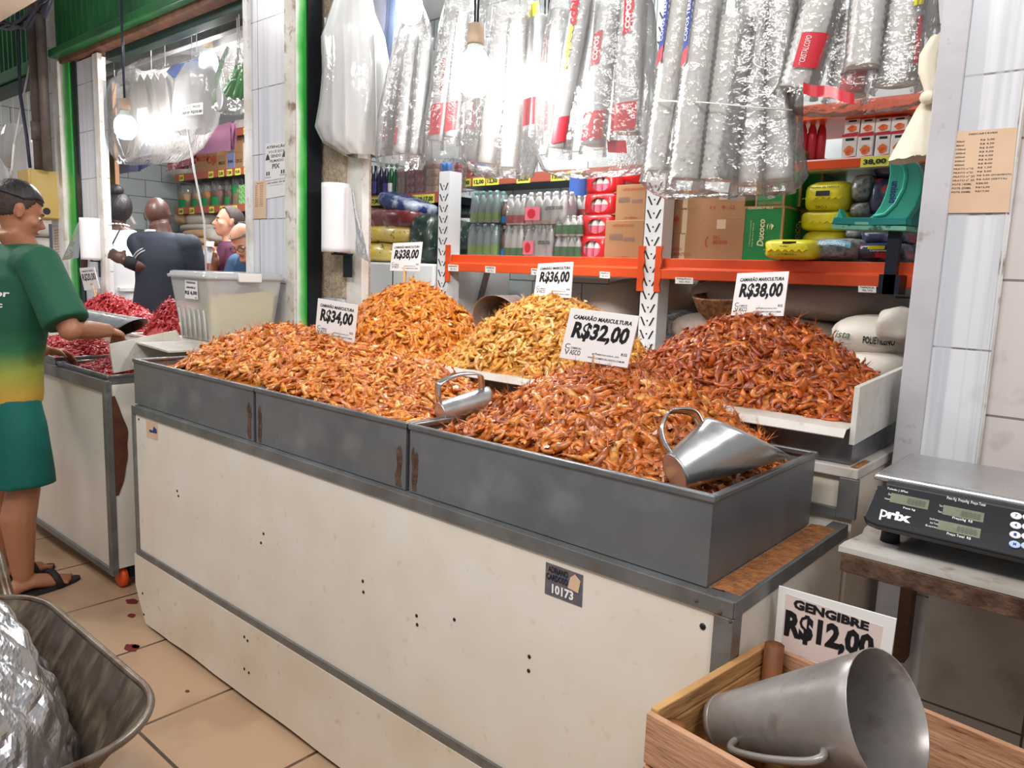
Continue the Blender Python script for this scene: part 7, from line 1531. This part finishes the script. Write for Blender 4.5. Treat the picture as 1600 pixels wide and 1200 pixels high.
def finish(p, vox=.009, sm=5):
    o = link('person', p['b'].mesh('person', M[p['skin']]), None, p['loc']); o.rotation_euler = (0, 0, p['yaw']); k = p['k']; o.scale = (k, k, k); remesh(o, vox, sm); tag(o, p['label'], 'person'); return o
def stand_body(b, lean=.04, hipw=.10, sw=.165, foot=(0, 0), legs=True, belly=.0, chest=1.0):
    """torso and legs of a 1.70 m figure facing +y; returns landmark points"""
    ch = V3(0, lean, 1.26); nk = V3(0, lean * 1.7, 1.43)
    loft(b, [((0, 0, .84), .10, .07), ((0, 0, .90), .150, .105), ((0, lean * .3 + belly * .5, 1.02), .138, .10 + belly), ((0, lean * .7 + belly * .3, 1.14), .150, .105 + belly * .5), (ch, .162 * chest, .108), ((0, lean * 1.3, 1.35), .165 * chest, .092), ((0, lean * 1.5, 1.405), .10, .07), ((0, lean * 1.6, 1.43), .058, .056)])
    if legs:
        for s in (-1, 1):
            limb(b, [V3(s * hipw * .85, 0, .88), V3(s * hipw * .95, .01, .68), V3(s * hipw, .015, .47), V3(s * hipw, -.015, .33), V3(s * hipw, -.01, .09)], [.088, .080, .062, .066, .040])
            b.tube([V3(s * hipw, -.05, .035), V3(s * (hipw + .004), .02, .05), V3(s * (hipw + .012), .10, .03), V3(s * (hipw + .016), .17, .018)], [.030, .042, .040, .022], 12, flat=.75); ball(b, V3(s * hipw, -.045, .035), .033)
            for i in range(5): b.tube([V3(s * (hipw + .014) + (i - 2) * .016 * s, .13, .018), V3(s * (hipw + .016) + (i - 2) * .018 * s, .195 - .012 * i, .014)], [.011, .009 if i else .012], 6)
    return nk
def neck(b, nk, hc, r=.054): b.tube([nk - V3(0, .01, .05), nk, nk * .4 + hc * .6 + V3(0, -.03, -.01)], [r * 1.15, r, r * .96], 14)
def arm(b, S, E, W, r=(.052, .045, .038, .028)): limb(b, [S, S * .5 + E * .5, E, E * .5 + W * .5, W], [r[0], r[1], r[2], r[2] * .95, r[3]])
def garment(root, name, b, mt, vox=.011, sm=4, label=None):
    o = part(root, name, b, M[mt] if isinstance(mt, str) else mt); remesh(o, vox, sm)
    if label: o['label'] = label
    return o
# shirt dyed from green to yellow at the hem
mt = bpy.data.materials.new('green_yellow_jersey'); mt.use_nodes = True; nt = mt.node_tree; N = nt.nodes; L = nt.links
tc = N.new('ShaderNodeTexCoord'); sp = N.new('ShaderNodeSeparateXYZ'); L.new(tc.outputs['Object'], sp.inputs[0]); nz = N.new('ShaderNodeTexNoise'); nz.inputs['Scale'].default_value = 5; L.new(tc.outputs['Object'], nz.inputs[0])
ad = N.new('ShaderNodeMath'); ad.operation = 'MULTIPLY_ADD'; ad.inputs[1].default_value = .05; L.new(nz.outputs[0], ad.inputs[0]); L.new(sp.outputs[2], ad.inputs[2])
mr = N.new('ShaderNodeMapRange'); mr.inputs[1].default_value = .82; mr.inputs[2].default_value = 1.42; L.new(ad.outputs[0], mr.inputs[0]); cr = N.new('ShaderNodeValToRGB'); L.new(mr.outputs[0], cr.inputs[0])
e = cr.color_ramp.elements; e[0].position = .06; e[0].color = (*s2l(190, 152, 58), 1); e[1].position = .52; e[1].color = (*s2l(18, 86, 60), 1); x = e.new(.22); x.color = (*s2l(150, 160, 62), 1); x = e.new(.38); x.color = (*s2l(36, 104, 64), 1)
L.new(cr.outputs[0], N['Principled BSDF'].inputs['Base Color']); N['Principled BSDF'].inputs['Roughness'].default_value = .7; JERSEY = mt
nb = N.new('ShaderNodeTexNoise'); nb.inputs['Scale'].default_value = 11; L.new(tc.outputs['Object'], nb.inputs[0]); bp = N.new('ShaderNodeBump'); bp.inputs['Strength'].default_value = .35; bp.inputs['Distance'].default_value = .02; L.new(nb.outputs[0], bp.inputs['Height']); L.new(bp.outputs[0], N['Principled BSDF'].inputs['Normal'])

# --- man in green scooping red shrimp
root = Vector((-3.56, .95, 0)); yaw = math.radians(8)      # faces +y turned a little to the left
inv = Matrix.Rotation(-yaw, 4, 'Z'); loc = lambda w: inv @ (Vector(w) - root)
p = person('man in a green and yellow football shirt and green shorts scooping red shrimp', root, yaw, 'skin_tan'); b = p['b']
nk = stand_body(b, lean=.06, hipw=.10, belly=.02)
hc = V3(.015, .085, 1.575); hf = V3(.14, .95, -.34); hu = V3(.05, .32, 1)
head_geo(b, hc, hf, hu, 1.0); neck(b, nk, hc, .062)
S, E, W = V3(.195, .07, 1.365), loc((-3.235, 1.10, 1.115)), loc((-3.365, 1.285, 1.098)); arm(b, S, E, W, (.056, .05, .043, .03))
hand(b, W, loc((-3.43, 1.37, 1.075)) - W, V3(-.35, .1, -.9), 1, .75, 1.0)
S2, E2, W2 = V3(-.195, .06, 1.365), V3(-.27, .10, 1.10), V3(-.20, .26, .98); arm(b, S2, E2, W2, (.056, .05, .043, .03)); hand(b, W2, V3(.2, 1, -.2), V3(.3, 0, -1), -1, .5)
man = finish(p, .0075, 4)
face_parts(man, hc, hf, hu); hair_cap(man, hc, hf, hu, 'hair_black', 1.0, front=.062, low=.035, side=.04, thick=.007, lump=.003)
hair_cap(man, hc, hf, hu, 'hair_short', .985, front=.05, low=-.055, side=-.02, thick=.003, lump=.001, name='cropped_hair')
b = MB(); n = 22
secs = [((0, .0, .80), .172, .130), ((0, .005, .84), .176, .132), ((0, .01, .96), .172, .130), ((0, .03, 1.08), .172, .135), ((0, .045, 1.20), .182, .136), ((0, .065, 1.31), .192, .125), ((0, .085, 1.38), .165, .105), ((0, .098, 1.42), .10, .08), ((0, .105, 1.445), .068, .066)]
loft(b, secs, n)
for s, S_, E_ in ((1, S, E), (-1, S2, E2)):
    d = (E_ - S_); b.tube([V3(s * .12, .075, 1.36), S_ + V3(0, 0, .005), S_ + d * .45, S_ + d * .9], [.085, .082, .082, .088], 16); ball(b, S_ + V3(-s * .01, 0, .0), .080)
sh = garment(man, 'shirt', b, JERSEY, .010, 4)
b = MB(); nfb = noisefn(300)
loft(b, [((0, .0, .74), .14, .115), ((0, .0, .80), .165, .125), ((0, .0, .865), .158, .120), ((0, .005, .90), .150, .112)], n)
for s in (-1, 1): b.tube([V3(s * .075, 0, .82), V3(s * .10, .005, .70), V3(s * .112, .01, .52), V3(s * .114, .01, .47)], [.098, .104, .112, .114], 18)
garment(man, 'shorts', b, 'shorts_green', .011, 3)
for s in (-1, 1):
    b = MB(); x = s * .10; b.prism([V3(x + s * .008 + .052 * c_, .06 + .155 * s_, -.0) for c_, s_ in ((math.cos(a * PI / 10), math.sin(a * PI / 10)) for a in range(20))], (0, 0, .014)); o = part(man, 'sandal', b, M['rubber'])
    b = MB(); b.tube([V3(x - .05, .11, .012), V3(x - .03, .10, .06), V3(x + .01, .095, .075), V3(x + .045, .10, .055), V3(x + .062, .11, .012)], .014, 8, flat=.4); part(o, 'strap', b, M['rubber'])
# lettering on the back of the shirt, pressed onto the cloth
def back_text(rows):
    b = MB()
    for txt, x0, x1, z, h in rows: put_text(b, lambda u, v: V3(x0 + (x1 - x0) * u, -.10, z + h * v), txt, 0, 1, 0, 1, .03)
    o = part(man, 'back_lettering', b, M['ink_white']); k = o.modifiers.new('press', 'SHRINKWRAP'); k.target = sh; k.wrap_method = 'PROJECT'; k.use_project_y = True; k.use_negative_direction = True; k.use_positive_direction = True; k.offset = .003
    return o
back_text([('vasco.com.br', -.08, .155, 1.235, .026), ('vasco_ofc', -.08, .14, 1.19, .026), ('(83) 3241 19', -.1, .095, 1.135, .034), ('3222 19', -.06, .09, 1.085, .034), ('9 8876', -.06, .095, 1.035, .034)])
# the man's scoop, in his right hand
scoop('steel scoop held by the man in green over the red shrimp', at(141, 497, 1.50), at(206, 511, 1.47), .042, .05, .25, mt='steel', handle='wire', hside=(.3, -.6, -.6), hr=(.3, .95), hh=.03)

# --- woman in white, from behind
yaw_of = lambda d: math.atan2(d[1], d[0]) - PI / 2
def stand(label, px, py, y, d, skin, hc):
    t_ = at(px, py, y); k = (t_.z - .2) / hc.z; yw = yaw_of(d); o = Matrix.Rotation(yw, 3, 'Z') @ (hc * k); q_ = person(label, (t_.x - o.x, t_.y - o.y, .2), yw, skin, 1.70 * k); return q_
p = stand('woman in a white top with her hair in a bun, seen from behind', 184, 330, 2.20, (-.86, .5), 'skin_dark', V3(0, .02, 1.525)); b = p['b']
nk = stand_body(b, lean=.0, hipw=.09, chest=.92); hc = V3(0, .02, 1.525); hf, hu = V3(-.25, 1, -.05), V3(0, .05, 1); head_geo(b, hc, hf, hu, .98); neck(b, nk, hc, .05)
for s in (-1, 1): arm(b, V3(s * .17, .0, 1.355), V3(s * .22, .03, 1.09), V3(s * .17, .2, .95), (.046, .04, .035, .025)); hand(b, V3(s * .17, .2, .95), V3(-s * .2, 1, -.1), V3(-s, 0, -.2), s, .5)
wo = finish(p); face_parts(wo, hc, hf, hu, .98); hair_cap(wo, hc, hf, hu, 'hair_black', 1.02, front=.05, low=-.075, side=-.03, thick=.014, lump=.005)
b = MB(); b.ell(hc + V3(0, -.045, .135), (.05, .05, .042), 14, 10); o = part(wo, 'hair_bun', b, M['hair_black']); b = MB(); b.lathe([(.036, 0), (.042, .008), (.036, .016)], 16, hc + V3(0, -.04, .098)); part(o, 'hair_band', b, M['glass_dark'])
b = MB(); loft(b, [((0, 0, .82), .178, .13), ((0, 0, .95), .172, .125), ((0, 0, 1.08), .160, .12), ((0, 0, 1.22), .165, .125), ((0, 0, 1.32), .170, .108), ((0, 0, 1.385), .13, .08), ((0, 0, 1.41), .09, .065)]); 
garment(wo, 'white_top', b, 'cloth_white', .012)
b = MB(); loft(b, [((0, 0, .10), .17, .15), ((0, 0, .5), .17, .14), ((0, 0, .84), .165, .12)]); part(wo, 'skirt', b, M['cloth_grey'])
for k in range(9):
    a = PI * 1.05 + .9 * PI * k / 8; b = MB(); b.ell((.066 * math.cos(a), .005 + .066 * math.sin(a), 1.425 + .012 * math.sin(a) * -1), (.011, .008, .007), 8, 6); part(wo, 'necklace_bead', b, M['bead'])
b = MB(); b.tube([V3(.03, -.085, 1.41), V3(-.02, -.115, 1.3), V3(-.06, -.125, 1.2)], .004, 6); part(wo, 'bag_strap', b, M['wristband'])

# --- bald man in navy with an arm round her
p = stand('bald man in a dark navy polo shirt with an arm round the woman in white', 247, 337, 2.2, (-.80, .60), 'skin_dark', V3(-.025, .085, 1.53)); root2, yaw2, k2 = p['loc'], p['yaw'], p['k']; b = p['b']
loc2 = lambda w: (Matrix.Rotation(-yaw2, 4, 'Z') @ (Vector(w) - root2)) / k2
nk = stand_body(b, lean=.02, hipw=.11, belly=.03, chest=1.05); hc = V3(-.025, .085, 1.53); hf, hu = V3(.1, 1, -.05), V3(0, .05, 1); head_geo(b, hc, hf, hu, 1.02); neck(b, nk, hc, .068)
S, E, W = V3(-.135, .03, 1.345), loc2(adist(243, 424, 5.20)), loc2(adist(196, 408, 5.28)); arm(b, S, E, W, (.058, .054, .046, .034)); hd = loc2(adist(169, 394, 5.38)) - W; hand(b, W, hd, loc2(adist(172, 396, 6.0)) - W, -1, .12, 1.05)
arm(b, V3(.185, 0, 1.345), V3(.23, .05, 1.08), V3(.2, .22, .96), (.066, .06, .05, .034)); hand(b, V3(.2, .22, .96), V3(-.2, 1, -.1), V3(-1, 0, -.3), 1, .5)
bm_ = finish(p, .009); face_parts(bm_, hc, hf, hu, 1.02)
b = MB(); loft(b, [((0, 0, .80), .18, .145), ((0, .01, .95), .18, .15), ((.01, .015, 1.1), .168, .145), ((.015, .01, 1.24), .172, .135), ((.015, .015, 1.33), .168, .118), ((0, .02, 1.39), .15, .10), ((0, .025, 1.425), .085, .08)])
for s, S_, E_ in ((-1, S, E), (1, V3(.185, 0, 1.345), V3(.23, .05, 1.08))): d = E_ - S_; b.tube([V3(s * .11, .01, 1.35), S_, S_ + d * .4, S_ + d * .62], [.078, .074, .072, .074], 16); ball(b, S_, .075)
garment(bm_, 'polo_shirt', b, 'cloth_navy', .012)
b = MB(); b.lathe([(.082, 1.405), (.078, 1.435), (.072, 1.437)], 20, (-.02, .045, 0), cap=False); o = part(bm_, 'collar', b, M['cloth_grey'], label='pale grey collar'); sd = o.modifiers.new('t', 'SOLIDIFY'); sd.thickness = .006
for f_ in (.42, .50):
    d = (E - S); c_ = S + d * f_; a_ = d.normalized(); u_ = V3(0, 0, 1) - a_ * a_.z; u_.normalize(); v_ = a_.cross(u_); b = MB(); b.tube([c_ + (u_ * math.cos(t * PI / 10) + v_ * math.sin(t * PI / 10)) *   .0760 for t in range(21)], .005, 6); part(bm_, 'sleeve_stripe', b, M['cloth_grey'])
d = (W - E).normalized(); b = MB(); b.tube([W - d * .085, W - d * .01], [.045, .040], 16); part(bm_, 'wristband', b, M['wristband'])
b = MB(); loft(b, [((0, 0, .72), .17, .13), ((0, 0, .86), .17, .13)])
for s in (-1, 1): b.tube([V3(s * .08, 0, .8), V3(s * .11, .0, .5), V3(s * .11, 0, .08)], [.1, .085, .07], 14)
garment(bm_, 'trousers', b, 'bag_grey', .014)

# --- man in purple looking up
p = stand('man in a purple polo shirt looking up to the left, holding a phone', 357, 347, 2.75, (-.30, -.95), 'skin_light', V3(0, .04, 1.57)); root3, yaw3, k3 = p['loc'], p['yaw'], p['k']; b = p['b']
loc3 = lambda w: (Matrix.Rotation(-yaw3, 4, 'Z') @ (Vector(w) - root3)) / k3
ztop = at(355, 321, 2.75).z; nk = stand_body(b, lean=.02, hipw=.10, belly=.03); hc = V3(0, .04, 1.57); hf, hu = V3(.05, 1, .12), V3(.1, -.1, 1); head_geo(b, hc, hf, hu, 1.0); neck(b, nk, hc, .058)
W = loc3(at(336, 403, 2.58)); E = V3(.26, .12, 1.08); arm(b, V3(.195, .01, 1.355), E, W, (.056, .05, .042, .03)); hand(b, W, V3(-.35, .25, .9), V3(-.3, .9, -.2), 1, .7)
arm(b, V3(-.195, .01, 1.355), V3(-.25, .06, 1.08), V3(-.2, .2, .95), (.056, .05, .042, .03)); hand(b, V3(-.2, .2, .95), V3(.2, 1, 0), V3(1, 0, -.2), -1, .5)
pm = finish(p); face_parts(pm, hc, hf, hu); hair_cap(pm, hc, hf, hu, 'hair_short', 1.0, front=.095, low=-.055, side=.0, thick=.006, lump=.002)
b = MB(); loft(b, [((0, 0, .80), .178, .135), ((0, .01, .95), .176, .145), ((0, .015, 1.1), .182, .145), ((0, .01, 1.24), .19, .135), ((0, .015, 1.33), .192, .115), ((0, .03, 1.39), .14, .09), ((0, .035, 1.43), .076, .07)])
for s, E_ in ((1, E), (-1, V3(-.25, .06, 1.08))): S_ = V3(s * .195, .01, 1.355); d = E_ - S_; b.tube([V3(s * .12, .01, 1.35), S_, S_ + d * .45, S_ + d * .75], [.085, .082, .084, .088], 16); ball(b, S_, .08)
garment(pm, 'polo_shirt', b, 'cloth_purple', .012)
b = MB(); b.box((-.08, .15, 1.24), (.035, .004, .012)); part(pm, 'chest_badge', b, M['cloth_grey'])
b = MB(); loft(b, [((0, 0, .70), .16, .12), ((0, 0, .84), .16, .12)])
for s in (-1, 1): b.tube([V3(s * .08, 0, .8), V3(s * .10, .0, .5), V3(s * .10, 0, .08)], [.095, .08, .065], 14)
garment(pm, 'trousers', b, 'bag_grey', .014)
b = MB(); q0 = at(333, 397, 2.55); b.box((0, 0, 0), (.075, .009, .15), (-.25, 0, .3)); o = solo('mobile_phone', b, M['phone'], 'pale mobile phone in the hand of the man in purple', 'phone'); o.location = q0 + Vector((-.03, -.02, .01))

# --- man with glasses bending down
p = stand('grey haired man in glasses and a blue shirt looking down beside the left pillar', 381, 376, 2.42, (.25, -.97), 'skin_light', V3(0, .23, 1.50)); b = p['b']
nk = stand_body(b, lean=.10, hipw=.10, belly=.02); hc = V3(0, .23, 1.50); hf, hu = V3(-.1, .78, -.62), V3(0, .62, .78); head_geo(b, hc, hf, hu, 1.0); neck(b, nk + V3(0, .02, -.01), hc, .058)
for s in (-1, 1): arm(b, V3(s * .19, .1, 1.34), V3(s * .23, .16, 1.08), V3(s * .12, .36, 1.0), (.054, .048, .04, .028)); hand(b, V3(s * .12, .36, 1.0), V3(-s * .3, 1, 0), V3(-s * .5, 0, -.8), s, .5)
gm = finish(p); face_parts(gm, hc, hf, hu, brow='hair_grey'); hair_cap(gm, hc, hf, hu, 'hair_grey', 1.0, front=.06, low=-.06, side=-.01, thick=.009, lump=.004, bald=.075)
b = MB(); loft(b, [((0, 0, .80), .17, .13), ((0, .02, .95), .17, .135), ((0, .05, 1.1), .178, .14), ((0, .08, 1.24), .188, .13), ((0, .115, 1.33), .188, .112), ((0, .14, 1.385), .13, .09), ((0, .155, 1.42), .075, .07)])
for s in (-1, 1): S_ = V3(s * .19, .1, 1.34); d = V3(s * .23, .16, 1.08) - S_; b.tube([V3(s * .12, .1, 1.34), S_, S_ + d * .5, S_ + d * .8], [.083, .08, .082, .086], 16); ball(b, S_, .079)
garment(gm, 'shirt', b, 'cloth_blue', .012)
b = MB(); loft(b, [((0, 0, .70), .16, .12), ((0, 0, .84), .16, .12)])
for s in (-1, 1): b.tube([V3(s * .08, 0, .8), V3(s * .10, .0, .5), V3(s * .10, 0, .08)], [.095, .08, .065], 14)
garment(gm, 'trousers', b, 'bag_grey', .014)
r_, f_, u_ = frame_of(hf, hu); Rm = Matrix((r_, f_, u_)).transposed(); b = MB()
for s in (-1, 1):
    ctr = V3(s * .031, .098, -.008); b.tube([hc + Rm @ (ctr + V3(.024 * math.cos(a * PI / 8), 0, .018 * math.sin(a * PI / 8))) for a in range(17)], .0022, 6); b.tube([hc + Rm @ V3(s * .055, .096, -.004), hc + Rm @ V3(s * .078, .06, .0), hc + Rm @ V3(s * .084, -.01, .004)], .0025, 6)
b.tube([hc + Rm @ V3(-.008, .099, -.006), hc + Rm @ V3(.008, .099, -.006)], .0022, 6); part(gm, 'glasses', b, M['glass_dark'])
bpy.context.view_layer.update()
